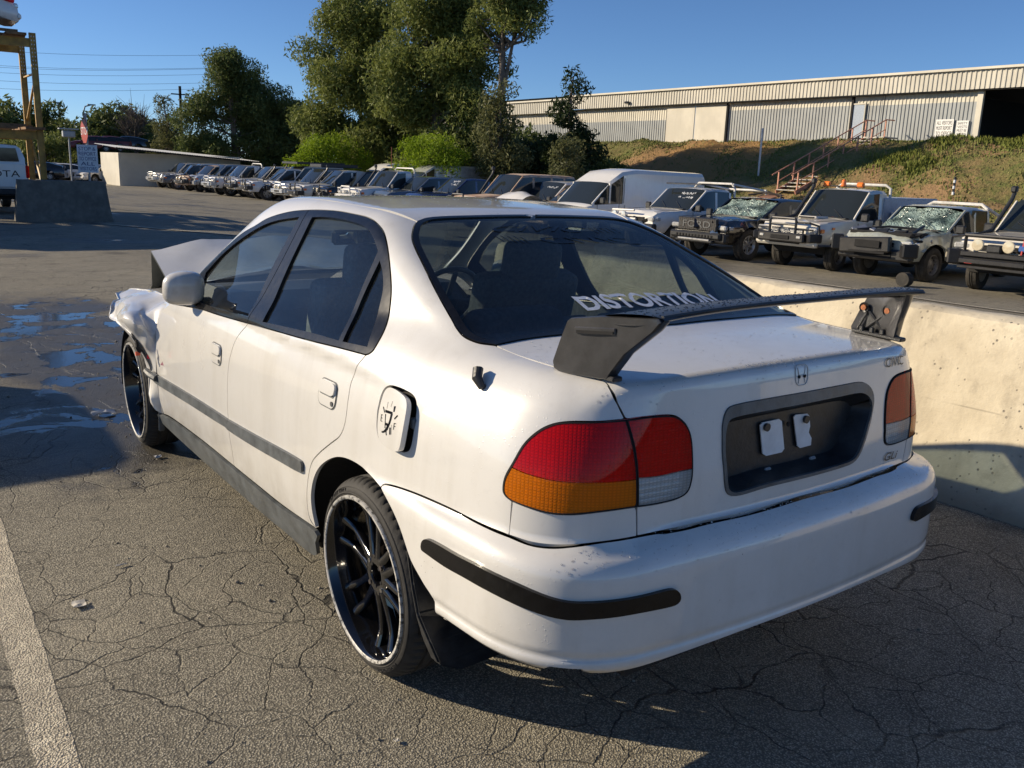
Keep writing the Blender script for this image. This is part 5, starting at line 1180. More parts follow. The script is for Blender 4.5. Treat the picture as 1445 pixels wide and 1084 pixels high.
lines_of_text(['STOP &', 'REPORT', 'TO OFFICE', 'ALL', 'VISITORS'], .46, .70, Vector((-.03, -.03, zc_))+r2 @ Vector((-.23, -.010, -.35)), r2 @ Vector((1, 0, 0)), (0, 0, 1), simple('sign_navy', (.03, .05, .18), .5), 'sign_lettering', sn)
# small lamp post with box head; curved street lamps; power lines
a = at(98, 205, 60); b = at(96.5, 182, 60)
lp = empty('lamp_post', (a[0], 60, gz(a[0], 60)), label='white box-headed lamp on a short pole left of the stop sign', cat='lamp')
MB().tube([(0, 0, 0), (0, 0, b[2]-gz(a[0], 60))], .055, 8).build('pole', M_post, lp); MB().box((0, 0, b[2]-gz(a[0], 60)), (1.1, .5, .07)).box((0, 0, b[2]-.3-gz(a[0], 60)), (.7, .5, .4), bev=.05).build('lamp_head', M_post, lp)
for (u, v0, v1, du, lab) in ((117, 215, 148, 12, 'tall street lamp with a long curved arm above the stop sign'), (83, 215, 145, -3, 'short-armed street lamp left of the curved one')):
    Yl = 120; a = at(u, v0, Yl); b = at(u, v1+4, Yl); c = at(u+du, v1, Yl); s_ = empty('street_lamp', (a[0], Yl, -1.6), label=lab, cat='street lamp', group='street lamps on the skyline')
    rel = lambda p: Vector((p[0]-a[0], p[1]-Yl, p[2]+1.6))
    MB().tube([Vector((0, 0, 0)), rel(b)-Vector((0, 0, .6)), rel(b)+Vector((du*.02, 0, .15)), rel(c)], .085, 6).build('pole', M_post, s_); MB().box(rel(c), (.9, .25, .16)).build('lamp_head', M_post, s_)
M_wire = simple('cable', (.05, .06, .07), .5)
for i, (v0, v1) in enumerate(((58, 78), (82, 96), (86, 97), (93, 105), (104, 117), (118, 125))):
    a, b = at(-300, v0-16, 170), at(300, v1, 170); P = [a*(1-t_)+b*t_-ex([0, 0, 1.3])*math.sin(PI*t_) for t_ in np.linspace(0, 1, 13)]
    thing_mesh('power_line', ('thin overhead cable, the %s of six crossing the sky at left' % ('topmost', 'second from the top', 'third from the top', 'fourth from the top', 'fifth from the top', 'lowest')[i]), 'cable', MB().tube(P, .022, 4), M_wire, 'overhead cables')
a = at(258, 215, 95); b = at(258, 122, 95); pt = empty('power_pole', (a[0], 95, -1.6), label='dark timber power pole rising between the trees', cat='pole')
MB().tube([(0, 0, 0), (0, 0, b[2]+1.6)], .14, 8).box((0, 0, b[2]+.8), (1.8, .1, .12)).build('pole', M_under, pt)
# ------------------------------------------------------------------ yellow pallet rack
M_yel = simple('yellow_steel', (.42, .25, .045), .55, var=.3, scale=5, dirt=(.5, (.22, .12, .04))); M_plank = simple('brown_timber', (.20, .11, .05), .8, var=.35, scale=9)
p0 = at(62, 256, 28.3); RX = p0[0]; RY = 28.3; rk = empty('pallet_rack', (RX, RY, gz(RX, RY)), label='tall yellow steel rack with timber decks for stacking cars', cat='rack'); g0 = gz(RX, RY)
zt = at(49, 47, RY)[2]-g0; z1 = at(30, 182, RY)[2]-g0; z2 = at(20, 50, RY)[2]-g0
for bi in range(4):
    for dy in (0, 2.1):
        x = -bi*3.3; pf = MB(); w_ = .17
        pf.box((x, dy, zt/2), (w_, .10, zt)); pf.box((x-w_/2+.01, dy-.055, zt/2), (.02, .03, zt)).box((x+w_/2-.01, dy-.055, zt/2), (.02, .03, zt)); o = pf.build('upright', M_yel, rk)
        if bi == 0:
            hm = MB()
            for k in range(9): 
                for sx in (-.035, .035): hm.box((x+sx, dy-.0525, zt-.1-k*.11), (.022, .006, .04))
            hm.build('upright_slots', M_wplate, o)
        MB().box((x, dy, .02), (.3, .25, .04)).build('foot_plate', M_yel, rk)
    MB().tube([(-bi*3.3, 0, zt-1.1), (-bi*3.3, 2.1, zt-1.1)], .035, 5).tube([(-bi*3.3, 0, zt-1.2), (-bi*3.3, 2.1, z1+.3)], .04, 5).tube([(-bi*3.3, 2.1, z1+.2), (-bi*3.3, 0, .4)], .04, 5).build('brace', M_yel, rk)
for zz in (z1, z2):
    for dy in (0, 2.1): MB().box((-5., dy, zz-.16), (9.9, .08, .24)).build('beam', M_yel, rk)
    for k in range(14): MB().box((-.15-k*.72-(.3 if zz == z2 else 0), 1.05, zz+.03), (.5, 2.9, .07)).build('deck_plank', M_plank, rk)
    for dy in (-.25, .9, 2.2): MB().box((-5.2+(.35 if dy > 0 else .0), dy, zz+.10), (9.6, .12, .07)).build('deck_runner', M_plank, rk)
RACK = (RX, RY, g0, z1, z2)
# unseen container stack added left of the frame to shade the asphalt
for k in range(2):
    ct = empty('shade_container', (-5.5, 24.2, gz(-5, 24)+2.6*k), label='unseen blue container added to cast shade, %s of the pair left of the rack' % ('lower' if k == 0 else 'upper'), cat='container', group='unseen shade-casting containers')
    V = []; n = 60
    for i in range(n+1): V += [(-3+6*i/n, -1.2+(.04 if i % 4 < 2 else 0), .1), (-3+6*i/n, -1.2+(.04 if i % 4 < 2 else 0), 2.5)]
    MB().add(V, [(2*i, 2*i+2, 2*i+3, 2*i+1) for i in range(n)]).box((0, .03, 1.3), (5.9, 2.3, 2.35)).build('container_wall', simple('container_blue', (.05, .11, .2), .6), ct)
    MB().box((0, 0, .06), (6.05, 2.44, .12)).box((0, 0, 2.54), (6.05, 2.44, .1)).build('container_frame', simple('container_dark', (.03, .06, .11), .6), ct)
# ------------------------------------------------------------------ trees
def leafmat(name, a, b, c, tr=.35):
    t = NT(name); P = t.pos(); f_ = t.noise(.55, 4, .6, P); g_ = t.noise(7, 2, .6, P)
    col = t.mix(t.map(f_, .36, .64), a, b); col = t.mix(t.math('MULTIPLY', t.map(g_, .48, .7), .75), col, c)
    t.set(col=col, rough=.62, spec=.25); tl_ = t.n('BsdfTranslucent'); t.l(col, tl_.inputs[0]); ms = t.n('MixShader'); ms.inputs[0].default_value = tr
    t.l(t.b.outputs[0], ms.inputs[1]); t.l(tl_.outputs[0], ms.inputs[2]); t.l(ms.outputs[0], t.out.inputs[0]); return t.m
L_euc = leafmat('eucalypt_leaves', (.125, .16, .045), (.20, .235, .06), (.32, .32, .10)); L_dark = leafmat('dark_leaves', (.085, .12, .036), (.13, .165, .05), (.22, .23, .075))
L_brt = leafmat('bright_leaves', (.17, .26, .015), (.22, .31, .018), (.30, .38, .03), .45); L_oli = leafmat('olive_leaves', (.10, .11, .045), (.14, .15, .055), (.23, .22, .10)); L_pine = leafmat('pine_leaves', (.022, .040, .014), (.034, .055, .018), (.055, .08, .025))
t = NT('bark'); P = t.co(); n_ = t.noise(3, 6, .7, t.scalev(P, (1, 1, .25))); t.set(col=t.mix(t.map(n_, .35, .65), (.09, .07, .055), (.24, .20, .16)), rough=.9); t.bump(n_, .6, .05); M_bark = t.m
def leaves(clumps, per, size, seed, flat=.6, drop=0., par=None, mat=None):
    """clumps: (centre, radii) -> many small leaf faces, thicker at the outside of each clump"""
    rs = np.random.RandomState(seed); Cs = []; 
    for c, r_ in clumps:
        n = int(per*1.25*(r_[0]*r_[1]*r_[2])**(2/3)); d = rs.normal(size=(n, 3)); d /= np.linalg.norm(d, axis=1)[:, None]; k = rs.uniform(.35, 1.08, (n, 1))**.6
        k *= 1+.22*np.sin(d[:, :1]*5+c[0])*np.cos(d[:, 1:2]*6+c[1]); Cs.append(np.array(c)+d*k*np.array(r_)-np.array([0, 0, drop])*rs.rand(n, 1)**2)
    C = np.concatenate(Cs); n = len(C); a = rs.normal(size=(n, 3)); a /= np.linalg.norm(a, axis=1)[:, None]; a[:, 2] -= drop*.8; a /= np.linalg.norm(a, axis=1)[:, None]
    b = np.cross(a, rs.normal(size=(n, 3))); b /= np.linalg.norm(b, axis=1)[:, None]; s = size*rs.uniform(.6, 1.35, (n, 1))
    V = np.stack([C-a*s, C+b*s*flat*.5, C+a*s, C-b*s*flat*.5], 1).reshape(-1, 3); me = D.meshes.new('crown'); me.vertices.add(4*n); me.vertices.foreach_set('co', V.ravel())
    me.loops.add(4*n); me.loops.foreach_set('vertex_index', np.arange(4*n, dtype=np.int32)); me.polygons.add(n); me.polygons.foreach_set('loop_start', np.arange(0, 4*n, 4, dtype=np.int32)); me.update(calc_edges=True)
    return link('crown', me, mat, par)
NL = [0]
def tree(name, label, cat, base, shape, mat, seed, nclump=26, per=260, size=.17, trunk=.28, group=None, cr=(.9, 1.7), drop=.2, trunk_to=None, bare=False, zlow=.3, multi=1, flat=.6, lean=0):
    """shape: list of (cx, cy, cz, rx, ry, rz) lobes relative to the base"""
    rr = random.Random(seed); rt = empty(name, base, label=label, cat=cat, group=group); cl = []
    wts = [s_[3]*s_[4]*s_[5] for s_ in shape]
    for i in range(nclump):
        s_ = shape[i] if i < len(shape) else rr.choices(shape, wts)[0]
        v = Vector((rr.gauss(0, 1), rr.gauss(0, 1), rr.gauss(0, 1))).normalized()*rr.uniform(.45, .92)
        c_ = (s_[0]+v.x*s_[3], s_[1]+v.y*s_[4], max(zlow, s_[2]+v.z*s_[5])); q = rr.uniform(*cr); cl.append((c_, (q*rr.uniform(.8, 1.25), q*rr.uniform(.8, 1.25), q*rr.uniform(.6, .95))))
    if mat is not None and not bare: leaves(cl, per, size, seed, flat, drop, rt, mat)
    m = MB(); top = max(s_[2]+s_[5]*.4 for s_ in shape); mainp = []
    for k in range(multi):
        ox, oy = (rr.uniform(-.3, .3)*(k > 0)*3, rr.uniform(-.3, .3)*(k > 0)*3); s_ = shape[k % len(shape)]; P = []
        for i in range(7):
            t_ = i/6; P.append(Vector((ox+(s_[0]-ox)*t_*t_+rr.uniform(-.12, .12)*(i > 0)+lean*t_, oy+(s_[1]-oy)*t_*t_+rr.uniform(-.12, .12)*(i > 0), (trunk_to or (s_[2]+s_[5]*.5))*t_-.1*(i == 0))))
        m.tube(P, [trunk*(1-.8*i/6)*(1 if k == 0 else .7) for i in range(7)], 9); mainp.append(P)
    for c_, r_ in cl[:60]:
        P0 = rr.choice(mainp); best = min(P0[1:], key=lambda p: abs(p.z-(c_[2]-.25*math.hypot(c_[0]-p.x, c_[1]-p.y)-.4))); c_ = Vector(c_)
        mid = best*.45+c_*.55+Vector((rr.uniform(-.3, .3), rr.uniform(-.3, .3), rr.uniform(-.4, .1))); m.tube([best, mid, c_], [trunk*.28, trunk*.16, trunk*.05], 5, cap=False)
        if bare:
            for _ in range(7):
                e = c_+Vector((rr.gauss(0, 1), rr.gauss(0, 1), abs(rr.gauss(0, 1))))*.9; m.tube([mid, (mid+e)/2+Vector((0, 0, .2)), e], [trunk*.12, trunk*.07, trunk*.03], 4, cap=False)
    m.build('trunk', M_bark, rt, 60); return rt
def place(u, X):
    w = CP[3]+math.atan((u-W/2)/CP[6]); y = CC[1]+(X-CC[0])/math.tan(w); return (X, y, gz(X, y)-.05)
def ppm(u, X): x, y, z = place(u, X); return CP[6]/math.hypot(x-CC[0], y-CC[1])/1.0
def hgt(u, v, X):
    x, y, z = place(u, X); o, d = ray(u, v); tt = (X-o[0])/d[0]; return (o+d*tt)[2]-z
hA = hgt(520, -35, 30); hB = hgt(610, -60, 31); hC = hgt(700, -60, 31)
b = place(520, 30); tree('gum_tree', 'huge olive-green gum tree, left half of the tallest clump behind the parked row', 'tree', b, [(-.4, .6, hA*.82, 3.0, 3.2, hA*.17), (-1., 1.6, hA*.58, 3.4, 3.6, hA*.2), (.8, -1, hA*.42, 3.4, 3.4, hA*.24), (-2.4, 3.6, hA*.36, 2.0, 2.2, hA*.18), (.2, .0, hA*.2, 3.4, 3.4, 2.2)], L_euc, 1, 120, 330, .17, .42, drop=.5, multi=3, cr=(.9, 1.6))
b = place(610, 31); tree('gum_tree', 'huge dense gum tree, right half of the tallest clump, behind the bright round bush', 'tree', b, [(-.3, .6, hB*.85, 3.2, 3.2, hB*.16), (.6, -1, hB*.62, 3.0, 3.0, hB*.2), (-.8, 1, hB*.5, 3.2, 3.2, hB*.25), (.6, -1.2, hB*.3, 3.2, 3.2, hB*.22), (0, 0, hB*.12, 3.4, 3.4, 2)], L_euc, 2, 125, 330, .17, .42, drop=.5, multi=3, cr=(.9, 1.6))
b = place(690, 32); tree('gum_tree', 'tall open gum tree with its dark bare trunk showing below a sparse top', 'tree', b, [(.2, -.2, hC*.90, 2.2, 2.4, hC*.12), (.6, -1.4, hC*.77, 1.4, 1.5, hC*.08), (-.6, .9, hC*.72, 1.3, 1.3, hC*.1), (1, -2, hC*.95, 1.4, 1.4, hC*.06)], L_euc, 3, 60, 300, .15, .40, drop=.4, cr=(.6, 1.1), multi=2)
h_ = hgt(693, 108, 29); b = place(693, 29); tree('gum_tree', 'small olive gum tree in front of the bare dark trunk', 'tree', b, [(0, 0, h_*.68, 1.25, 1.25, h_*.28), (.2, -.2, h_*.35, 1.3, 1.3, h_*.2)], L_oli, 4, 40, 360, .14, .14, drop=.3, cr=(.55, .9), multi=2)
h_ = hgt(790, 92, 33); b = place(790, 33); tree('pine_tree', 'dark layered tree with a pointed open top in front of the warehouse end', 'tree', b, [(0, 0, h_*.86, .7, .7, h_*.10), (0, 0, h_*.66, 1.35, 1.35, h_*.10), (0, 0, h_*.42, 1.7, 1.9, h_*.16), (0, 0, h_*.2, 2.0, 2.2, h_*.14)], L_pine, 5, 74, 330, .15, .2, drop=.1, cr=(.45, .85))
h_ = hgt(786, 184, 27); b = place(786, 27); tree('olive_bush', 'small rounded olive-grey tree at the foot of the dark layered tree', 'tree', b, [(0, 0, h_*.68, .85, .85, h_*.28), (0, 0, h_*.4, .95, .95, h_*.3)], L_oli, 6, 22, 420, .11, .09, cr=(.4, .62), drop=.1)
h_ = hgt(600, 174, 26); b = place(600, 26); tree('bright_bush', 'big round vivid green bush right behind the parked row', 'bush', b, [(0, 0, h_*.58, 1.7, 2.2, h_*.36), (.5, -1.2, h_*.5, 1.4, 1.7, h_*.3), (-.4, 1.2, h_*.45, 1.4, 1.8, h_*.3)], L_brt, 7, 56, 520, .10, .1, cr=(.5, .85), drop=.12)
h_ = hgt(460, 180, 25.2); b = place(458, 25.2); tree('bright_bush', 'broad yellow-green bush below the left side of the tallest gum', 'bush', b, [(0, 0, h_*.58, 2.3, 1.9, h_*.34), (-1.6, -.6, h_*.48, 1.6, 1.4, h_*.28), (1.6, -.6, h_*.48, 1.6, 1.4, h_*.28)], L_brt, 8, 50, 420, .11, .1, cr=(.5, .9), drop=.2)
h_ = hgt(318, 68, 28); b = place(330, 28); tree('oak_tree', 'wide dark spreading tree left of the tallest gum with its black trunk visible', 'tree', b, [(-.3, 0, h_*.82, 1.7, 1.8, h_*.15), (0, 0, h_*.62, 3.4, 2.6, h_*.18), (2.6, -.4, h_*.58, 1.8, 1.8, h_*.17), (-2.8, 1, h_*.46, 2.0, 2.2, h_*.2), (2.4, -1, h_*.34, 2.4, 2.4, h_*.2), (-2.2, 1, h_*.24, 2.4, 2.4, h_*.14)], L_dark, 9, 100, 300, .17, .34, cr=(.9, 1.55), drop=.35, multi=2)
b = place(372, 31); tree('oak_tree', 'shadowed dark tree crowding the right side of the wide spreading tree', 'tree', b, [(-.3, 1, h_*.68, 2.0, 2.2, h_*.16), (1.6, -1, h_*.52, 2.4, 2.4, h_*.2), (2.6, -1, h_*.32, 2.6, 2.6, h_*.2), (0, 0, h_*.18, 3.4, 3., h_*.12)], L_dark, 10, 84, 300, .17, .3, cr=(.9, 1.5), drop=.2)
h_ = hgt(240, 122, 24); b = place(243, 24); tree('olive_tree', 'greyish olive tree left of the wide dark tree beside the power pole', 'tree', b, [(0, 1., h_*.8, .9, 1.3, h_*.15), (0, 0, h_*.55, 1.2, 1.8, h_*.2), (-.3, 1, h_*.32, 1.4, 2.2, h_*.18)], L_oli, 11, 34, 320, .15, .2, cr=(.5, .95), drop=.3, multi=2)
for i, (u, v, X, wd_, lab) in enumerate(((640, 185, 40, 3., 'dark shaded tree at the back between the two tall gums'), (735, 165, 42, 3.2, 'dark thicket tree behind the small olive gum'), (700, 195, 38, 3, 'dark understorey tree low behind the bright bush'), (835, 200, 44, 2.5, 'dark shrub against the left end of the bank'), (560, 200, 40, 3.2, 'dark filler tree behind the tall gum trunks'), (415, 150, 40, 3.2, 'dark tree filling the gap right of the wide tree'), (390, 200, 34, 2.6, 'low dark tree under the wide tree'))):
    h_ = hgt(u, v, X); b = place(u, X); tree('understorey_tree', lab, 'tree', (b[0], b[1], min(b[2], -.6)), [(0, 0, h_*.6, wd_, wd_, h_*.36), (0, 0, h_*.25, wd_*1.1, wd_*1.1, h_*.25)], L_dark if i % 2 else L_pine, 20+i, 48, 220, .22, .2, cr=(.8, 1.5), group='dark trees at the back')
# far left
for i, (u, v, Y, w_, mt, lab) in enumerate(((45, 140, 110, 5, L_dark, 'dark far tree behind the rack, the leftmost round one'), (10, 148, 105, 5, L_euc, 'olive far tree at the left edge of the view'), (82, 165, 120, 4, L_dark, 'far tree left of the stop sign'), (150, 150, 105, 4.6, L_dark, 'round dark far tree right of the stop sign'), (185, 165, 112, 4.4, L_dark, 'lower dark far tree below the bare tree'), (218, 160, 118, 4.4, L_oli, 'dull far tree between the bare tree and the olive tree'), (110, 178, 130, 5, L_pine, 'dark far tree straight behind the stop sign'))):
    a = at(u, 222, Y); h_ = at(u, v, Y)[2]+1.4; tree('far_tree', lab, 'tree', (a[0], Y, -1.4), [(0, 0, h_*.66, w_, w_, h_*.32), (w_*.4, 0, h_*.42, w_, w_, h_*.3), (-w_*.3, 0, h_*.25, w_, w_, h_*.24)], mt, 40+i, 34, 90, .34, .3, cr=(1.3, 2.2), group='far trees on the left')
a = at(193, 222, 100); h_ = at(193, 143, 100)[2]+1.4; tree('bare_tree', 'leafless grey tree with fine branches against the sky', 'tree', (a[0], 100, -1.4), [(0, 0, h_*.72, 2.6, 2.6, h_*.22)], None, 50, 34, 0, .1, .28, bare=True)
a = at(65, 240, 94); h_ = at(65, 184, 94)[2]+1; tree('far_bush', 'rounded green bush seen through the yellow rack legs', 'bush', (a[0], 94, -1), [(0, 0, h_*.55, 4., 3, h_*.4), (-3, 0, h_*.4, 3, 3, h_*.3)], L_euc, 51, 44, 200, .20, .15, cr=(.6, 1.1))
tufts('far_grass', 9000, (8, 24, 84, 100), .3, ((.13, .12, .04), (.06, .09, .02), (.2, .17, .07)), 8, .06, zf=lambda x, y: -.7+.05*(y-84))
grid('far_verge', list(np.arange(-30, 40, 3)), list(np.arange(82, 135, 3)), M_bank, f_=lambda x, y: gz(x, y)-.05+.06*max(0, y-84))
# ------------------------------------------------------------------ other vehicles, built in a local frame: +x forward, +y left, z up
def vpaint(name, col, rough=.3, grime=.35): return paint(name, col, rough, grime, False)
PC = {'white': vpaint('dusty_white_paint', (.78, .76, .72)), 'cream': vpaint('cream_white_paint', (.72, .68, .60)), 'silver': simple('silver_paint', (.52, .53, .53), .32, .4, .6, dirt=(.4, (.25, .22, .17))), 'grey': simple('grey_paint', (.13, .135, .14), .35, .2, .6, dirt=(.4, (.2, .17, .13))),
      'black': simple('black_paint', (.008, .008, .010), .18, 0, 1., dirt=(.15, (.07, .06, .05))), 'blue': simple('dark_blue_paint', (.012, .022, .10), .22, .1, 1., dirt=(.2, (.1, .09, .09))), 'slate': simple('slate_blue_paint', (.10, .14, .20), .25, .2, .9, dirt=(.35, (.2, .17, .14))), 'sage': simple('pale_silver_green_paint', (.46, .49, .43), .3, .2, .7, dirt=(.4, (.28, .24, .18))),
      'rust': simple('sunburnt_paint', (.52, .40, .30), .7, 0, 0, .2, 2.5, dirt=(.9, (.40, .16, .05))), 'red': simple('dark_red_paint', (.16, .02, .02), .4, 0, .5)}
V_glass = NT('vehicle_glass'); V_glass.set(col=(.02, .025, .027), rough=.05, spec=.5); V_glass.bump(V_glass.noise(2, 2), .05, .02); V_glass = V_glass.m
t = NT('shattered_glass'); v1 = t.vor(16, None, 'DISTANCE_TO_EDGE'); v2 = t.vor(42, None, 'DISTANCE_TO_EDGE'); n_ = t.noise(3.2, 5, .7)
cr_ = t.math('MAXIMUM', t.map(v1, .07, .01), t.math('MULTIPLY', t.map(v2, .10, .01), t.map(n_, .40, .58)), clamp=True); cr_ = t.math('MULTIPLY', cr_, t.map(t.noise(1.7, 4), .38, .58, .12, 1.))
t.set(col=t.mix(cr_, t.mix(t.map(n_, .4, .65), (.02, .035, .033), (.13, .20, .18)), (.52, .66, .60)), rough=t.map(cr_, 0, 1, .08, .6), spec=.6); t.bump(t.math('ADD', v1, n_), .9, .05); V_shat = t.m
M_tyre2 = simple('dusty_tyre', (.030, .028, .025), .85, var=.4, scale=10, bump=.3, dirt=(.6, (.10, .085, .065))); M_steel = simple('steel_wheel', (.22, .21, .20), .5, .5, var=.4, dirt=(.5, (.12, .09, .06)))
M_alloy = simple('alloy_wheel', (.40, .40, .40), .35, .7, var=.3); M_bull = simple('black_bar_steel', (.016, .016, .018), .38, .1, .3, dirt=(.25, (.08, .07, .06))); M_wbull = simple('white_bar_steel', (.62, .61, .58), .4, dirt=(.3, (.3, .26, .2)))
M_lampg = simple('lamp_glass', (.62, .62, .60), .08, .3, 1., var=.2, scale=30); M_ylamp = simple('yellowed_lamp', (.66, .58, .42), .12, .2, 1.); M_beacon = simple('amber_beacon', (.85, .20, .02), .3, 0, .8)
M_alu = simple('worn_aluminium', (.50, .50, .50), .35, .9, var=.2)
WH = {}
def wheel_mesh(r, w, alloy):
    key = (r, w, alloy)
    if key in WH: return WH[key]
    m = MB(); ri = r*.60; V = []; F = []; NS = 72; tp = [(w*.42, ri), (w*.5, ri+.02), (w*.52, r*.80), (w*.47, r*.94), (w*.40, r), (w*.14, r), (w*.12, r-.012), (w*.06, r-.012), (w*.04, r), (-w*.04, r), (-w*.06, r-.012), (-w*.12, r-.012), (-w*.14, r), (-w*.4, r), (-w*.47, r*.94), (-w*.52, r*.8), (-w*.42, ri)]
    n = len(tp)
    for k in range(NS):
        for j, (a, q) in enumerate(tp):
            rr_ = q-(.012 if (k % 2 and j in (3, 4, 13, 14)) else 0); th = 2*PI*(k+(.5 if 5 < j < 11 else 0))/NS; V.append((rr_*math.sin(th), a, rr_*math.cos(th)))
    for k in range(NS):
        for j in range(n-1): F.append((k*n+j, ((k+1) % NS)*n+j, ((k+1) % NS)*n+j+1, k*n+j+1))
    m.add(V, F); ty = m.me('tyre', 40); ty.materials.append(M_tyre2)
    m = MB(); m.lathe([(w*.42, ri), (w*.44, ri-.012), (w*.36, ri-.03), (w*.12, ri-.05), (w*.10, ri*.6), (w*.22, ri*.42), (w*.24, .05), (w*.24, 0)], 40, 'y'); m.lathe([(-w*.4, ri), (-w*.3, 0)], 24, 'y')
    if alloy:
        for k in range(6):
            th = PI/3*k; m.box((math.sin(th)*ri*.6, w*.27, math.cos(th)*ri*.6), (.045, .03, ri*.85), Matrix.Rotation(th, 3, 'Y'), bev=.008)
    rm = m.me('rim', 35); rm.materials.append(M_alloy if alloy else M_steel)
    m = MB()
    for k in range(10 if not alloy else 6):
        th = 2*PI*(k+.5)/(10 if not alloy else 6); m.lathe([(w*.155 if not alloy else w*.135, 0), (w*.155 if not alloy else w*.135, ri*.09 if not alloy else ri*.17)], 8, 'y', (math.sin(th)*ri*.72, 0, math.cos(th)*ri*.72))
    hl_ = m.me('rim_hole', 35); hl_.materials.append(M_dark); WH[key] = (ty, rm, hl_); return WH[key]
def vwheel(root, x, side, r, w, tr, alloy, steer=0, z=None):
    e = empty('wheel', (x, side*tr, r if z is None else z), R(steer)+(0 if side > 0 else PI)); e.parent = root; a = wheel_mesh(r, w, alloy)
    for nm, me in zip(('tyre', 'rim', 'rim_hole'), a): tag(link(nm, me, None, e), kind='stuff' if nm == 'rim_hole' else None)
    return e
def vloft(root, S, col, zmid, arches, zsill=.42, glass_rows=True, shat=False, dmg=0, seed=0, nohood=False, noglass=()):
    """S: stations front to back (x, zb, w, zt, wt, flags) ; zt None = no cabin there"""
    xs_ = [s[0] for s in S]; ext = []
    for xc, ra in arches: ext += list(np.linspace(xc+ra, xc-ra, 11))
    keys = sorted(set([round(x, 3) for x in xs_+ext if xs_[-1] <= x <= xs_[0]]), reverse=True)
    def lerp(x):
        x = min(max(x, S[-1][0]), S[0][0])
        for a, b in zip(S, S[1:]):
            if b[0] <= x <= a[0]:
                t_ = (a[0]-x)/max(1e-6, a[0]-b[0]); q = [a[i]+(b[i]-a[i])*t_ for i in range(1, 5)]; return q, (a[5] if x > b[0]+1e-6 or x == a[0] else b[5]), a, b, t_
    rings = []; seg_flag = []
    for x in keys:
        (zb, w, zt, wt), fl_, a, b, t_ = lerp(x); zl = zsill
        for xc, ra in arches:
            if abs(x-xc) <= ra+1e-4: zl = max(zl, .36+math.sqrt(max(0, ra*ra-(x-xc)**2)))
        zz = [zl, max(zl+.01, zsill+.10), max(zl+.02, zmid), max(zl+.03, zb-.13), zb]
        pts = [(w-.035, zz[0]), (w, zz[1]), (w+.012, zz[2]), (w-.012, zz[3]), (w-.06, zz[4])]
        if zt > zb+.10: h = zt-zb; pts += [(wt+.035*min(1, h/.5), zb+h*.86), (wt-.06, zb+h*.965), (wt*.5, zt-.004), (0, zt)]
        else: pts += [(w-.10, zb+.018), (w-.22, zb+.032), (w*.45, zb+.05), (0, zb+.055)]
        rings.append([(x, p[0], p[1]) for p in pts])
    # which source segment does each interval belong to
    def segof(xm):
        for i, (a, b) in enumerate(zip(S, S[1:])):
            if b[0] <= xm <= a[0]: return i
        return 0
    n = len(rings[0]); rr = random.Random(seed)
    def dsp(p):
        if not dmg: return p
        v = Vector(p); k = dmg*max(0, min(1, (v.x-(xs_[0]-1.7))/1.2)); q = Vector((mn.noise(v*1.7+Vector((seed, 0, 0))), mn.noise(v*1.9+Vector((0, seed, 5))), mn.noise(v*2.3+Vector((7, 0, seed))))); return tuple(v+q*k*Vector((.35, .22, .22)).length*.5)
    body = MB(); ws = MB(); sg_ = MB()
    V = [dsp(p) for r_ in rings for p in r_]+[dsp((p[0], -p[1], p[2])) for r_ in rings for p in r_]; off = len(rings)*n; Fb, Fg, Fw, Fh = [], [], [], []
    for i in range(len(rings)-1):
        s_i = segof((keys[i]+keys[i+1])/2); flg = S[s_i][5]
        for j in range(n-1):
            q = (i*n+j, i*n+j+1, (i+1)*n+j+1, (i+1)*n+j); q2 = tuple(v+off for v in q[::-1])
            tgt = Fb
            if j == 4 and 'g' in flg: tgt = Fg
            if j >= 5 and 'w' in flg: tgt = Fw
            if j >= 5 and 'x' in flg: continue
            if j >= 4 and 'n' in flg: continue
            tgt.append(q); tgt.append(q2)
    # nose and tail caps
    for e, rev in ((0, True), (len(rings)-1, False)):
        a = [e*n+j for j in range(n)]; b = [off+e*n+j for j in range(n-1)][::-1]; c = a+b; Fb.append(tuple(c if rev else c[::-1]))
    def sub(F, name, mat, sm_=32):
        if not F: return None
        ids = sorted(set(v for f_ in F for v in f_)); mp = {v: k for k, v in enumerate(ids)}
        bm = bmesh.new(); vv = [bm.verts.new(V[i]) for i in ids]
        for f_ in F:
            try: bm.faces.new([vv[mp[i]] for i in f_])
            except ValueError: pass
        bmesh.ops.remove_doubles(bm, verts=bm.verts[:], dist=.0005); bmesh.ops.recalc_face_normals(bm, faces=bm.faces[:])
        me = D.meshes.new(name); bm.to_mesh(me); bm.free(); me.polygons.foreach_set('use_smooth', [True]*len(me.polygons)); me.set_sharp_from_angle(angle=R(sm_)); return link(name, me, mat, root)
    sub(Fb, 'body', PC[col]); sub(Fg[0::2], 'side_window', V_glass); sub(Fg[1::2], 'side_window', V_glass)
    xm_ = (xs_[0]+xs_[-1])/2; back_ = [f_ for f_ in Fw if sum(V[i][0] for i in f_)/4 < xs_[0]-2.3]; Fw = [f_ for f_ in Fw if f_ not in back_]; sub(back_, 'rear_window', V_glass)
    if shat and Fw:
        o = sub(Fw, 'windscreen', V_shat); bm = bmesh.new(); bm.from_mesh(o.data); bmesh.ops.subdivide_edges(bm, edges=bm.edges[:], cuts=5, use_grid_fill=True)
        for v in bm.verts: v.co += v.normal*(mn.noise(v.co*3.1)*.09+abs(mn.noise(v.co*8))*.05-.05)
        bm.to_mesh(o.data); bm.free()
    else: sub(Fw, 'windscreen', V_glass)
    # dark inner volume so that arches and broken glass show depth
    return keys
def pillars(root, pts, col, r=.028, name='pillar'):
    for p in pts:
        for s in (1, -1): MB().tube([(q[0], s*q[1], q[2]) for q in p], r, 6).build(name, PC[col] if isinstance(col, str) else col, root)
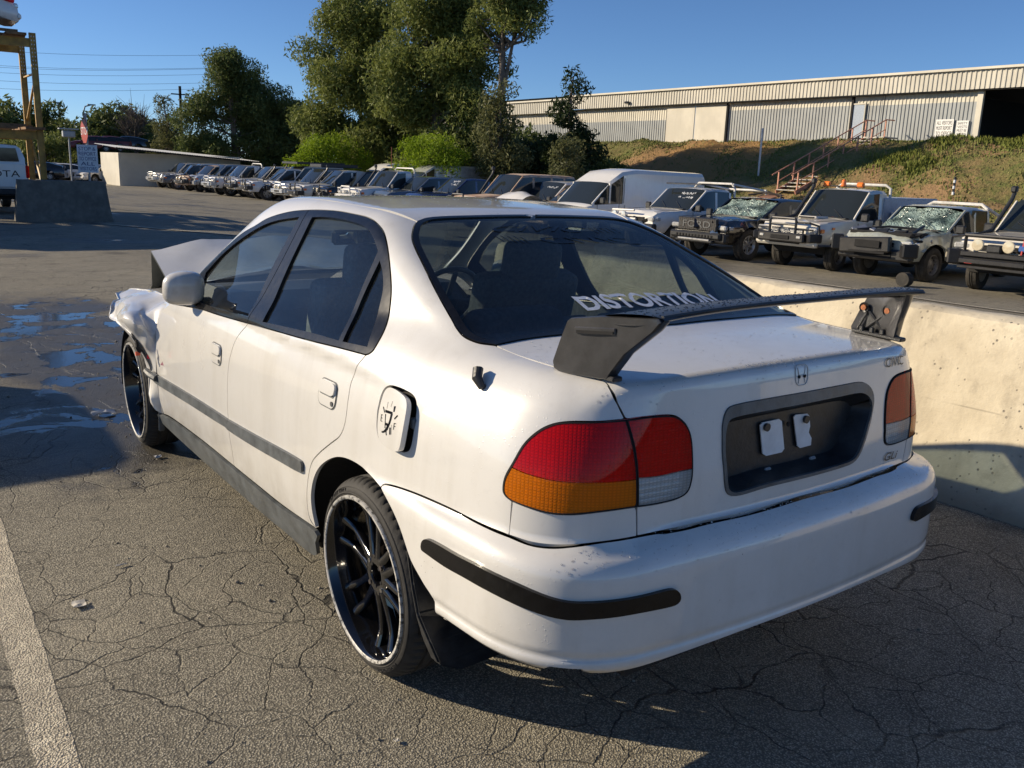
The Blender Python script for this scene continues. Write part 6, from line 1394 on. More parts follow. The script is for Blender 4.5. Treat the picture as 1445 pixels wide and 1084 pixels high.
def seams(root, xs_, z0, z1, w, mat=M_dark):
    for x in xs_:
        for s in (1, -1): MB().box((x, s*(w+.013), (z0+z1)/2), (.010, .012, z1-z0)).build('door_seam', mat, root)
def front_face(root, x, w, z0, z1, style, col, lamp=M_lampg, dmg=0):
    """grille, head lamps and bumper on the nose"""
    MB().box((x+.02, 0, (z0+z1)/2), (.06, w*1.06, (z1-z0)*.62), bev=.012).build('grille', M_dark, root)
    for k in range(4): MB().box((x+.055, 0, z0+(z1-z0)*(.26+.16*k)), (.02, w*1.0, .020), bev=.004).build('grille_bar', M_chrome if style != 'black' else M_bull, root)
    for s in (1, -1):
        e = MB().box((x+.01, s*w*.76, (z0+z1)/2+.02), (.11, w*.42, (z1-z0)*.62), Matrix.Rotation(R(-s*14), 3, 'Z'), bev=.03).build('headlight', lamp, root)
        MB().box((x-.10, s*(w*.985), (z0+z1)/2+.02), (.14, .05, (z1-z0)*.45), bev=.015).build('indicator', M_beacon if style == 'chrome' else lamp, root)
    MB().box((x+.03, 0, z0-.14), (.20, w*2.0, .26), bev=.05).build('front_bumper', PC[col] if style == 'chrome' else M_bull, root)
    MB().box((x+.135, 0, z0-.15), (.02, w*1.0, .12), bev=.01).build('bumper_intake', M_dark, root)
def bullbar(root, x, w, z0, z1, mat, hoop=True, plates=True, spots=True, extra=True):
    bb = empty('bull_bar', (0, 0, 0)); bb.parent = root
    MB().box((x+.18, 0, z0), (.20, w*1.5, .22), bev=.03).build('bar_beam', mat, bb)
    for s in (1, -1):
        MB().box((x+.05, s*w*.88, z0+.01), (.34, w*.30, .20), Matrix.Rotation(R(-s*28), 3, 'Z'), bev=.03).build('bar_wing', mat, bb)
        if hoop:
            MB().tube([(x+.20, s*w*.42, z0), (x+.20, s*w*.42, z1-.05), (x+.18, s*w*.37, z1)], .032, 8).build('bar_upright', mat, bb)
            MB().tube([(x+.18, s*w*.42, z0+.36), (x+.14, s*w*.80, z0+.36), (x+.02, s*w*1.0, z0+.30), (x-.02, s*w*1.0, z0+.05)], .026, 8).build('bar_hoop', mat, bb)
            MB().tube([(x+.18, s*w*.42, z0+.20), (x+.10, s*w*.90, z0+.20)], .020, 6).build('bar_rail', mat, bb)
    if hoop: MB().tube([(x+.18, -w*.37, z1), (x+.18, w*.37, z1)], .032, 8).tube([(x+.19, -w*.42, z0+.30), (x+.19, w*.42, z0+.30)], .024, 8).build('bar_top', mat, bb)
    if spots:
        for s in (1, -1): MB().lathe([(-.05, 0), (-.05, .07), (.03, .095), (.035, .095), (.04, .085), (.045, 0)], 20, 'x', (x+.24, s*w*.24, z0+.21)).build('spot_lamp', M_ylamp, bb)
    MB().box((x+.29, 0, z0), (.02, w*.6, .09), bev=.008).build('winch_slot', M_dark, bb)
    MB().box((x+.285, w*.6, z0+.02), (.02, .12, .06), bev=.01).build('fog_lamp', M_lampg, bb); MB().box((x+.285, -w*.6, z0+.02), (.02, .12, .06), bev=.01).build('fog_lamp', M_lampg, bb)
    return bb
def snorkel(root, x, y, z0, z1, mat=M_black):
    MB().tube([(x+.75, y, z0-.12), (x+.35, y*1.0, z0), (x-.05, y*.93, z0+.10), (x-.55, y*.84, z1-.06), (x-.60, y*.83, z1+.08)], [.05, .05, .045, .042, .045], 8).build('snorkel', mat, root)
    MB().box((x-.58, y*.83, z1+.15), (.12, .13, .14), bev=.03).build('snorkel_head', mat, root)
def mirrors(root, x, y, z, mat=M_black):
    for s in (1, -1): MB().box((x, s*(y+.14), z+.02), (.10, .22, .20), bev=.035).box((x, s*(y+.02), z-.05), (.05, .12, .05), bev=.01).build('door_mirror', mat, root)
def handles(root, xs_, z, w, mat=M_black):
    for x in xs_:
        for s in (1, -1): MB().box((x, s*(w+.025), z), (.15, .035, .035), bev=.012).build('door_handle', mat, root)
def scribble(root, p, u, v, n, seed, mat=M_vinyl, wd=.012):
    rr = random.Random(seed); m = MB(); p, u, v = Vector(p), Vector(u), Vector(v); nn = u.cross(v).normalized()*.012
    for row in range(n):
        x = 0
        while x < 1:
            k = rr.randint(2, 4); P = [p+u*(x+rr.uniform(0, .07))+v*(1-row/n-rr.uniform(.1, .75)/n)+nn for _ in range(k)]
            for a, b in zip(P, P[1:]):
                if (b-a).length < .01: continue
                d = (b-a).normalized(); s = d.cross(nn.normalized())*wd; m.add([a-s, a+s, b+s, b-s], [(0, 1, 2, 3)])
            x += rr.uniform(.08, .13)
    m.build('windscreen_writing', mat, root, 180)
def underside(root, x0, x1, w, z=.5): MB().box(((x0+x1)/2, 0, z), (abs(x0-x1), w*1.7, .22)).build('chassis', M_under, root)
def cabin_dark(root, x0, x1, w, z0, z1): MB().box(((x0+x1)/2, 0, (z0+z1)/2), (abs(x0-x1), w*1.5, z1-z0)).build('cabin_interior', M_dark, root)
FX = 16.3
def spot(u, dx=0): w_ = CP[3]+math.atan((u-W/2)/CP[6]); return CC[1]+(FX+dx-CC[0])/math.tan(w_)
def vroot(name, label, y, dx=0, rz=0, cat='car', group='wrecked vehicles parked nose-out in the long row', L=5.2):
    x = FX+dx+L/2; e = empty(name, (x, y, gz(x-L/2, y)-.0), PI+R(rz), label=label, cat=cat, group=group); return e
# ---- generic utility / wagon ------------------------------------------------
def ute(label, y, col='white', dx=0, rz=0, kind='wagon', L=5.0, Hh=1.80, w=.90, bar='black', snork=False, rack=False, alloy=True, dmg=0, shat=False, seed=0, style='chrome', r=.38, spots=True, name='four_wheel_drive', nohood=False, cat='car', lift=0, hoop=True, canopy=False, lights=None, fine=True):
    e = vroot(name, label, y, dx, rz, cat, L=L); f0 = L/2; zb = 1.02+lift; zr = Hh
    hood = [(f0-.02, zb-.14, w-.10, zb-.14, w-.1, ''), (f0-.16, zb-.03, w-.03, zb-.03, w, ''), (f0-.5, zb, w, zb, w, ''), (f0-1.40, zb+.05, w, zb+.05, w-.05, 'w')]
    if kind == 'wagon':
        S = hood+[(f0-1.52, zb+.055, w, zb+.18, w-.13, 'wg'), (f0-2.12, zb+.06, w, zr-.04, w-.15, 'g'), (f0-2.5, zb+.06, w, zr, w-.15, 'g'), (f0-3.5, zb+.06, w, zr, w-.15, 'g'), (-f0+.42, zb+.06, w, zr-.03, w-.16, ''), (-f0+.12, zb+.05, w-.02, zb+.45, w-.10, ''), (-f0, zb, w-.05, zb, w-.1, '')]
        pil = [-.0]; back = f0-3.55
    elif kind == 'dual':
        S = hood+[(f0-1.52, zb+.055, w, zb+.18, w-.13, 'wg'), (f0-2.12, zb+.06, w, zr-.04, w-.15, 'g'), (f0-2.45, zb+.06, w, zr, w-.15, 'g'), (f0-3.15, zb+.06, w, zr-.03, w-.16, 'w'), (f0-3.38, zb+.05, w, zb+.05, w-.1, ''), (-f0, zb+.05, w-.02, zb+.05, w-.1, '')]
        back = f0-3.2
    elif kind == 'single':
        S = hood+[(f0-1.52, zb+.055, w, zb+.18, w-.13, 'wg'), (f0-2.02, zb+.06, w, zr-.04, w-.13, 'g'), (f0-2.42, zb+.06, w, zr, w-.13, ''), (f0-2.74, zb+.06, w, zr-.02, w-.14, 'w'), (f0-2.80, zb+.05, w, zb+.05, w-.1, ''), (f0-2.9, zb+.02, w-.03, zb+.02, w-.1, '')]
        back = f0-2.6
    elif kind == 'hatch':
        zb2 = .92; S = [(f0-.02, .68, w-.14, .68, w-.1, ''), (f0-.2, .80, w-.05, .80, w, ''), (f0-.6, .90, w, .90, w, ''), (f0-1.0, .94, w, .94, w, 'w'), (f0-1.1, .95, w, 1.02, w-.12, 'wg'), (f0-1.75, .96, w, zr-.03, w-.18, 'g'), (f0-2.4, .97, w, zr, w-.18, 'g'), (f0-3.1, .99, w, zr-.06, w-.2, 'g'), (-f0+.15, .98, w-.03, 1.15, w-.15, ''), (-f0, .85, w-.08, .85, w-.1, '')]; back = f0-3.2; zb = .92
    ar = [(f0-.92, r+.09), (-f0+1.05, r+.09)] if kind != 'single' else [(f0-.92, r+.09)]
    zs = .46+lift if kind != 'hatch' else .28
    vloft(e, S, col, .70+lift*.5 if kind != 'hatch' else .55, ar, zs, shat=shat, dmg=dmg, seed=seed)
    # pillars
    xa, xb = f0-1.44, f0-2.12 if kind != 'single' else f0-2.02
    pillars(e, [[(xa-.02, w-.10, zb+.07), (xb, w-.12, zr-.10)]], col, .030) if kind != 'hatch' else pillars(e, [[(f0-1.05, w-.10, .97), (f0-1.75, w-.16, zr-.10)]], col, .028)
    if kind in ('wagon', 'dual'):
        for x in ([f0-2.55, f0-3.15] if kind == 'dual' else [f0-2.60, f0-3.45, f0-4.05]): MB().add([(x-.045, s*yy, zz) for s in (1,) for (yy, zz) in ((w-.052, zb+.06), (w-.112, zr-.13))]+[(x+.045, yy, zz) for (yy, zz) in ((w-.052, zb+.06), (w-.112, zr-.13))], [(0, 2, 3, 1)]).build('pillar', PC[col], e); MB().add([(x-.045, -yy, zz) for (yy, zz) in ((w-.052, zb+.06), (w-.112, zr-.13))]+[(x+.045, -yy, zz) for (yy, zz) in ((w-.052, zb+.06), (w-.112, zr-.13))], [(1, 3, 2, 0)]).build('pillar', PC[col], e)
    if kind == 'hatch':
        for x in (f0-2.3,): pillars(e, [[(x, w-.05, .98), (x-.05, w-.15, zr-.12)]], M_dark, .03)
    underside(e, f0-.5, -f0+.3, w, .5 if kind != 'hatch' else .34)
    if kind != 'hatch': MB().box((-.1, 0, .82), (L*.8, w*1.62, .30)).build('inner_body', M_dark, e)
    tr = w-.13
    for xw in (f0-.92, -f0+1.05):
        for s in (1, -1): vwheel(e, xw, s, r, .24 if kind != 'hatch' else .19, tr, alloy, (8 if (xw > 0 and seed % 3 == 1) else 0))
    if kind != 'hatch':
        front_face(e, f0-.06, w, .72+lift, zb-.10, style, col)
        if fine: seams(e, [f0-1.50, f0-2.58, f0-3.4][:3 if kind != 'single' else 2], .55+lift, zb, w); handles(e, [f0-2.42, f0-3.25][:2 if kind != 'single' else 1], zb-.08, w, M_black if style != 'chrome' else M_chrome)
        mirrors(e, f0-1.60, w-.02, zb+.12)
        MB().box((f0-1.36, 0, zb+.10), (.12, w*1.5, .02)).build('wiper_panel', M_black, e)
        for s in (1, -1): MB().box((f0-.72, s*(w-.145), zb+.058), (1.25, .012, .008), Matrix.Rotation(R(2.2), 3, 'Y')).build('bonnet_seam', M_dark, e)
        MB().tube([(f0-1.40, .5, zb+.12), (f0-1.62, .1, zb+.30)], .008, 4).tube([(f0-1.40, -.1, zb+.12), (f0-1.62, -.5, zb+.30)], .008, 4).build('wiper', M_black, e, kind='stuff')
    else:
        for s in (1, -1):
            MB().box((f0-.12, s*w*.66, .70), (.16, .34, .14), Matrix.Rotation(R(-s*24), 3, 'Z'), bev=.04).build('headlight', M_lampg, e)
        MB().box((f0-.01, 0, .60), (.05, .7, .10), bev=.01).build('grille', M_dark, e); MB().box((f0-.02, 0, .42), (.16, w*1.75, .20), bev=.06).build('front_bumper', PC[col], e)
        mirrors(e, f0-1.2, w-.08, zb+.08, PC[col])
    if bar: bullbar(e, f0-.02, w, .66+lift, 1.10+lift, M_bull if bar == 'black' else (M_wbull if bar == 'white' else M_alu), hoop, spots=spots)
    if snork: snorkel(e, f0-1.25, -(w-.02), zb+.0, zr)
    if rack:
        rk_ = empty('roof_rack'); rk_.parent = e; x0, x1 = f0-2.0, (f0-3.2 if kind == 'dual' else -f0+.6)
        for s in (1, -1): MB().tube([(x0, s*(w-.2), zr+.09), (x1, s*(w-.2), zr+.09)], .022, 6).build('rack_rail', M_bull, rk_)
        for k in range(6): MB().box((x0+(x1-x0)*k/5, 0, zr+.09), (.05, 2*(w-.2), .025)).build('rack_slat', M_bull, rk_)
    if kind == 'single':
        tr_ = empty('tray'); tr_.parent = e; xa_ = f0-2.85; MB().box(((xa_-f0)/2, 0, .98+lift), (xa_+f0, w*2.06, .07), bev=.01).build('tray_floor', M_alu, tr_)
        for s in (1, -1): MB().box(((xa_-f0)/2, s*w*1.02, 1.16+lift), (xa_+f0, .03, .28), bev=.005).build('tray_side', M_wbull if col == 'cream' else M_alu, tr_)
        MB().tube([(xa_-.06, -w*.9, 1.0+lift), (xa_-.06, -w*.86, zr+.02), (xa_-.06, -w*.7, zr+.10), (xa_-.06, w*.7, zr+.10), (xa_-.06, w*.86, zr+.02), (xa_-.06, w*.9, 1.0+lift)], .035, 8).build('headboard', M_wbull, tr_)
        for k in range(3): MB().box((xa_-.06, 0, 1.2+lift+k*.2), (.03, w*1.7, .03)).build('headboard_rail', M_wbull, tr_)
    if canopy: MB().box((-f0+1.0, 0, zb+.40), (1.85, w*1.9, .70), bev=.08).build('canopy', PC[col] if canopy == 'body' else M_black, e)
    if shat is False and seed % 2 == 0 and kind != 'hatch':
        a = Vector((f0-1.62, w*.62, zb+.24)); scribble(e, a, (0, -.55, 0), Vector((-.34, 0, .36)), 3, seed)
    if dmg:
        m = MB(); rr2 = random.Random(seed)
        for k in range(14):
            p = Vector((f0-rr2.uniform(-.1, .5), rr2.uniform(-w, w)*.9, rr2.uniform(.5, 1.0))); m.box(p, (rr2.uniform(.05, .3), rr2.uniform(.05, .3), rr2.uniform(.02, .12)), Matrix.Rotation(rr2.uniform(0, 3), 3, Vector((rr2.random(), rr2.random(), rr2.random())).normalized()), mi=k % 3)
        m.build('torn_metal', [M_alu, M_dark, PC[col]], e, kind='stuff')
    return e
# ---- the near vehicles at the right of the row ---------------------------------
e = ute('white four-wheel drive, black bull bar and two yellowed round lamps, at the right edge', spot(1398)+.05, 'cream', kind='wagon', bar=None, snork=True, seed=1, r=.40, lift=.10, Hh=1.93, w=.94, style='black', alloy=False)
f0 = 2.5; bb = empty('bull_bar'); bb.parent = e
MB().box((f0+.16, 0, .80), (.14, 1.30, .10), bev=.015).box((f0+.18, 0, .66), (.16, 1.30, .10), bev=.015).box((f0+.14, 0, .54), (.18, 1.36, .06), bev=.01).build('bar_beam', M_bull, bb); MB().box((f0+.14, 0, .73), (.06, 1.20, .22)).build('winch_slot', M_dark, bb)
for s in (1, -1):
    MB().box((f0+.02, s*.80, .72), (.36, .40, .30), Matrix.Rotation(R(-s*32), 3, 'Z'), bev=.03).build('bar_wing', M_bull, bb); MB().box((f0+.125, s*.86, .74), (.02, .24, .11), Matrix.Rotation(R(-s*32), 3, 'Z'), bev=.01).build('fog_lamp', M_ylamp, bb)
    MB().tube([(f0+.12, s*.62, .80), (f0+.16, s*.60, 1.12)], .035, 8).tube([(f0+.0, s*.98, .84), (f0+.0, s*.97, 1.10), (f0+.15, s*.60, 1.16)], .028, 8).build('bar_hoop', M_bull, bb)
    MB().lathe([(-.09, 0), (-.09, .07), (.03, .118), (.04, .118), (.05, .105), (.055, 0)], 28, 'x', (f0+.22, s*.30, .99)).build('spot_lamp', M_ylamp, bb)
MB().tube([(f0+.15, -.62, 1.16), (f0+.15, .62, 1.16)], .04, 8).build('bar_top', M_bull, bb); MB().box((f0+.16, 0, .93), (.16, .30, .16), bev=.03).build('winch', M_black, bb)
MB().box((f0+.25, -.45, .64), (.01, .16, .06), bev=.004).build('bar_badge', simple('badge_red', (.4, .03, .03), .5), bb)
jk = MB().box((f0+.20, -.02+.62, .98), (.07, .26, .12), bev=.02).build('hi_lift_jack', simple('jack_blue', (.03, .10, .35), .5), bb); 
for dy in (.54, .70): MB().tube([(f0+.22, dy, .86), (f0+.20, dy+.02, 1.2)], .022, 6).build('jack_handle', simple('jack_red', (.5, .04, .03), .5), jk)
MB().box((f0-2.3, .35, 2.02), (.5, .35, .14), bev=.05).build('roof_pod', M_wbull, e)
# pale crashed ute
e = ute('pale silver-green crashed ute with no bonnet, shattered windscreen and hanging black bumper bar', spot(1216), 'sage', kind='dual', bar=None, seed=3, shat=True, dmg=.55, Hh=1.66, w=.91, style='black', alloy=False, L=5.2, dx=.15)
bb = empty('bent_bar'); bb.parent = e; f0 = 2.6
MB().box((f0+.14, -.16, .77), (.14, 1.25, .34), Matrix.Rotation(R(4), 3, 'X'), bev=.03).build('bar_beam', M_bull, bb); MB().box((f0+.06, -.92, .78), (.36, .26, .34), Matrix.Rotation(R(34), 3, 'Z'), bev=.03).build('bar_wing', M_bull, bb); MB().box((f0+.0, .82, .70), (.34, .22, .30), Matrix.Rotation(R(-40), 3, 'Z'), bev=.03).build('bar_wing', M_bull, bb)
MB().box((f0+.245, -.05, .80), (.02, .62, .16), bev=.01).box((f0+.245, -.05, .62), (.02, .9, .05), bev=.01).build('winch_slot', M_dark, bb); MB().box((f0+.205, -.93, .84), (.02, .14, .06), Matrix.Rotation(R(34), 3, 'Z')).build('fog_lamp', M_lampg, bb)
m = MB(); rr = random.Random(8)
for k in range(46):
    p = Vector((f0-rr.uniform(.15, 1.15), rr.uniform(-.8, .8), rr.uniform(.85, 1.08))); m.box(p, (rr.uniform(.06, .36), rr.uniform(.05, .3), rr.uniform(.03, .14)), Matrix.Rotation(rr.uniform(0, 3), 3, Vector((rr.random()*.3, rr.random()*.3, 1)).normalized()), mi=k % 4, bev=.01)
m.build('engine_parts', [M_dark, M_black, M_alu, M_cal], e, kind='stuff'); MB().box((f0-.7, 0, .98), (1.15, 1.5, .16)).build('engine_bay', M_dark, e)
MB().tube([(f0-.3, -.7, 1.06), (f0-.9, -.3, 1.15), (f0-1.2, .4, 1.12)], .03, 6).tube([(f0-.4, .6, 1.05), (f0-1.0, .5, 1.2)], .035, 6).build('hose', M_black, e)
MB().tube([(-.55, -.80, 1.12), (-.55, -.76, 1.60), (-.60, -.6, 1.70), (-.60, .6, 1.70), (-.55, .76, 1.60), (-.55, .8, 1.12)], .04, 8).tube([(-.60, -.6, 1.70), (-2.2, -.75, 1.14)], .035, 8).tube([(-.60, .6, 1.70), (-2.2, .75, 1.14)], .035, 8).build('sports_bar', M_wbull, e)
tag(MB().lathe([(-.10, 0), (-.10, .15), (.10, .15), (.10, 0)], 20, 'x', (0, 0, .15)).build('loose_tyre', M_tyre2), 'small black tyre piece standing in front of the pale crashed ute', 'tyre').location = (FX-.35, spot(1288)+.1, gz(FX, 8))
# white single cab with orange beacons
e = ute('white single-cab ute with bonnet scoop, black bull bar and orange beacons on its roof', spot(1097), 'cream', kind='single', bar='black', snork=True, seed=4, r=.40, lift=.12, Hh=1.96, w=.89, alloy=False, L=5.2, spots=False, style='chrome')
f0 = 2.6
MB().box((f0-.95, 0, 1.235), (.50, .56, .07), bev=.03).build('bonnet_scoop', PC['cream'], e); MB().box((f0-.69, 0, 1.24), (.02, .44, .035)).build('scoop_mouth', M_dark, e)
m = MB(); m.tube([(f0+.02, .075*math.cos(a), .93+.050*math.sin(a)) for a in np.linspace(0, 2*PI, 17)[:-1]], .009, 6, closed=True).tube([(f0+.02, .028*math.cos(a), .93+.046*math.sin(a)) for a in np.linspace(0, 2*PI, 13)[:-1]], .007, 6, closed=True).tube([(f0+.02, .060*math.cos(a), .955+.018*math.sin(a)) for a in np.linspace(0, 2*PI, 13)[:-1]], .007, 6, closed=True); m.build('grille_badge', M_chrome, e)
MB().box((f0+.0, 0, .93), (.02, .9, .05), bev=.006).build('grille_bar', M_chrome, e)
MB().lathe([(-.09, .0), (-.09, .075), (-.05, .075), (-.05, .06), (.05, .055), (.08, .03), (.085, 0)][::-1], 16, 'z', (f0-2.05, 0, 2.09)).build('beacon', M_beacon, e)
for s in (1, -1): MB().box((f0-2.05, s*.48, 2.05), (.10, .20, .12), bev=.03).build('beacon', M_beacon, e)
MB().tube([(f0-2.05, -.6, 2.0), (f0-2.05, .6, 2.0)], .02, 6).build('beacon_bar', M_bull, e)
MB().box((f0-1.5, .895, .98), (.012, .16, .04)).build('fender_badge', M_chrome, e)
for s in (1, -1): MB().box((f0-.55, s*.90, 1.02), (.10, .03, .05), bev=.008).build('indicator', M_beacon, e)
MB().box((-1.2, 0, 1.45), (2.4, 1.7, .62), bev=.02).build('tool_box', simple('toolbox_grey', (.42, .45, .5), .5), e)
MB().tube([(f0-.02, .9, .62), (f0-2.4, .92, .55)], .035, 6).tube([(f0-.02, -.9, .62), (f0-2.4, -.92, .55)], .035, 6).build('side_step', M_bull, e)
# black crashed ute
e = ute('black crashed ute with big lettered grille, crushed roof and shattered green windscreen', spot(985)+.1, 'black', kind='dual', bar=None, seed=5, shat=True, dmg=.30, Hh=1.62, w=.99, style='black', alloy=True, L=5.3, r=.41, dx=-.2)
f0 = 2.65; gr = empty('grille'); gr.parent = e
MB().box((f0+.03, 0, .90), (.10, 1.36, .34), bev=.03).build('grille_frame', M_black, gr)
for i in range(9):
    for j in range(3): MB().lathe([(.0, .0), (.0, .052), (.008, .052), (.008, .036)], 6, 'x', (f0+.078, -.56+.14*i+(.07 if j % 2 else 0), .80+.10*j)).build('grille_cell', M_cal, gr)
V, F = text_mesh('FORD', 1); x0, x1, y0, y1 = V[:, 0].min(), V[:, 0].max(), V[:, 1].min(), V[:, 1].max()
me = mesh([(f0+.095, -.48+(v[0]-x0)/(x1-x0)*.96, .82+(v[1]-y0)/(y1-y0)*.17) for v in V], F); ml = link('grille_lettering', me, simple('letter_grey', (.10, .105, .11), .45), gr)
MB().box((f0+.02, 0, .62), (.28, 1.75, .18), bev=.05).box((f0+.10, 0, .48), (.16, 1.3, .08), bev=.03).build('front_bumper', M_black, e); MB().box((f0+.17, 0, .52), (.03, 1.1, .05), bev=.01).build('skid_plate', M_alu, e)
for k in range(12): MB().box((f0+.165, -.6+k*.11, .615), (.02, .07, .06), bev=.01).build('bumper_slot', M_dark, e)
MB().tube([(.2, -.5, 1.66), (-.1, -.2, 1.74), (-.2, .3, 1.70), (.1, .55, 1.60), (.5, .7, 1.52)], .03, 6).tube([(.0, -.3, 1.62), (.1, .1, 1.78), (-.1, .5, 1.62)], .022, 5).build('torn_roof_rail', M_cal, e)
MB().box((.1, .1, 1.63), (.8, .5, .02), Matrix.Rotation(R(10), 3, 'Y')).build('hanging_trim', simple('rusty_trim', (.30, .15, .09), .8), e)
# white dual cab with round lamps and ladder bar
e = ute('white dual-cab ute with roof rack, white ladder bar and two round driving lamps', spot(878)-.1, 'white', kind='dual', bar=None, rack=True, seed=6, dmg=.12, Hh=1.80, w=.91, style='black', r=.39, lift=.06)
f0 = 2.5
for s in (.5, .12): MB().lathe([(-.07, 0), (-.07, .07), (.03, .11), (.05, .10), (.055, 0)], 24, 'x', (f0+.22, -s, .98)).build('spot_lamp', M_lampg, e)
MB().tube([(f0+.10, -.8, .82), (f0+.14, -.7, 1.10), (f0+.14, .2, 1.12)], .03, 8).tube([(f0+.12, -.7, .90), (f0+.16, .3, .88)], .03, 8).build('bull_bar', M_wbull, e)
MB().tube([(-.85, -.82, 1.12), (-.85, -.80, 1.80), (-.87, -.66, 1.93), (-.87, .66, 1.93), (-.85, .80, 1.80), (-.85, .82, 1.12)], .035, 8).tube([(-2.3, -.82, 1.12), (-2.3, -.80, 1.76), (-2.3, .80, 1.76), (-2.3, .82, 1.12)], .035, 8).tube([(-.87, -.7, 1.92), (-2.3, -.7, 1.76)], .03, 8).tube([(-.87, .7, 1.92), (-2.3, .7, 1.76)], .03, 8).build('ladder_bar', M_wbull, e)
MB().tube([(f0+.05, -.55, 1.0), (f0+.05, -.56, 1.75)], .010, 5).build('aerial', M_black, e)
# high-roof van
def van(label, y, col='white', dx=0, L=5.4, Hh=2.28, w=.95, seed=0, writing=True):
    e = vroot('van', label, y, dx, 0, 'van', L=L); f0 = L/2
    S = [(f0-.02, .95, w-.12, .95, w-.1, ''), (f0-.14, 1.06, w-.04, 1.06, w, ''), (f0-.35, 1.12, w, 1.12, w-.05, 'w'), (f0-.45, 1.14, w, 1.26, w-.1, 'wg'), (f0-1.02, 1.16, w, Hh-.44, w-.08, 'g'), (f0-1.62, 1.18, w, Hh-.08, w-.1, ''), (f0-2.2, 1.18, w, Hh, w-.1, ''), (-f0+.1, 1.18, w, Hh-.04, w-.1, ''), (-f0, 1.1, w-.04, Hh-.15, w-.14, '')]
    vloft(e, S, col, .7, [(f0-.98, .42), (-f0+1.05, .42)], .34, seed=seed)
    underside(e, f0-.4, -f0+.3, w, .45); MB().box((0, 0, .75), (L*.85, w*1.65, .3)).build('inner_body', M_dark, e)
    for xw in (f0-.98, -f0+1.05):
        for s in (1, -1): vwheel(e, xw, s, .34, .21, w-.12, False)
    pillars(e, [[(f0-.38, w-.10, 1.16), (f0-1.02, w-.10, Hh-.54)]], col, .035); front_face(e, f0-.10, w, .68, .98, 'black', col); mirrors(e, f0-.62, w-.02, 1.26)
    MB().box((f0-1.05, w-.05, 1.50), (.06, .04, .62)).box((f0-1.05, -w+.05, 1.50), (.06, .04, .62)).build('pillar', PC[col], e)
    seams(e, [f0-1.66, f0-2.9, f0-.5], .5, 1.15, w); seams(e, [f0-1.66], 1.2, Hh-.3, w-.06)
    if writing: scribble(e, Vector((f0-.50, w*.7, 1.24)), (0, -1.1, 0), Vector((-.26, 0, .26)), 3, seed)
    return e
van('large white high-roof van parked between the utes, writing on its windscreen', spot(786)+.2, 'white', seed=2, dx=.2)
# ---- rest of the row -----------------------------------------------------------
rowdef = [
 (738, dict(label='sunburnt rusty-bonneted wagon beside the high-roof van', col='rust', kind='wagon', bar=None, seed=7, Hh=1.62, dmg=.3)),
 (700, dict(label='white wagon with its crumpled bonnet pushed up', col='white', kind='wagon', bar=None, seed=8, Hh=1.78, dmg=.25)),
 (643, dict(label='old beige four-wheel drive with rusty roof edge and black snorkel', col='rust', kind='wagon', bar='black', snork=True, seed=9, Hh=2.0, lift=.12, w=.88, style='chrome')),
 (577, dict(label='dark blue dual-cab ute near the bright green bush', col='blue', kind='dual', bar=None, seed=10, Hh=1.72, style='black')),
 (527, dict(label='slate blue wagon with dented nose left of the dark blue ute', col='slate', kind='wagon', bar=None, seed=11, Hh=1.72, style='black')),
 (485, dict(label='white ute with white bull bar, beacon bar and round window', col='white', kind='single', bar='white', seed=12, Hh=1.9, snork=True, lift=.05)),
 (447, dict(label='black wagon with chrome-edged nose and black bar', col='black', kind='wagon', bar='black', seed=13, Hh=1.85)),
 (418, dict(label='cream ute with tall hooped bull bar and open door frame', col='cream', kind='dual', bar='black', seed=14, snork=True)),
 (391, dict(label='silver wagon under a long dark roof tent', col='silver', kind='wagon', bar='alu', seed=15, rack=True, Hh=1.86)),
 (368, dict(label='white wagon with wide black awning roof', col='white', kind='wagon', bar='black', seed=16, snork=True, Hh=1.9)),
 (347, dict(label='white ute with dark snorkel, mid row', col='white', kind='dual', bar='black', seed=17, snork=True)),
 (328, dict(label='cream wagon with twin-hoop bar, mid row', col='cream', kind='wagon', bar='black', seed=18)),
 (311, dict(label='grey ute squeezed between two pale ones', col='grey', kind='dual', bar='black', seed=19)),
 (296, dict(label='white ute showing a bare metal nose', col='white', kind='single', bar='alu', seed=20, dmg=.3)),
 (282, dict(label='dark slate ute in the far half of the row', col='slate', kind='dual', bar=None, seed=21, style='black')),
 (269, dict(label='silver wagon with missing front bumper', col='silver', kind='wagon', bar=None, seed=22, dmg=.4)),
 (252, dict(label='pale brown ute with torn front', col='rust', kind='dual', bar='black', seed=23, dmg=.3)),
 (240, dict(label='white wagon, fourth from the far end of the row', col='white', kind='wagon', bar='black', seed=24)),
 (228, dict(label='grey wagon, third from the far end of the row', col='grey', kind='wagon', bar=None, seed=25, dmg=.3)),
 (217, dict(label='pale wagon just short of the wreck at the far end of the row', col='cream', kind='wagon', bar='alu', seed=28)),
 (207, dict(label='white wreck with its nose gone at the far end of the row', col='white', kind='wagon', bar=None, seed=26, dmg=.6, rack=True))]
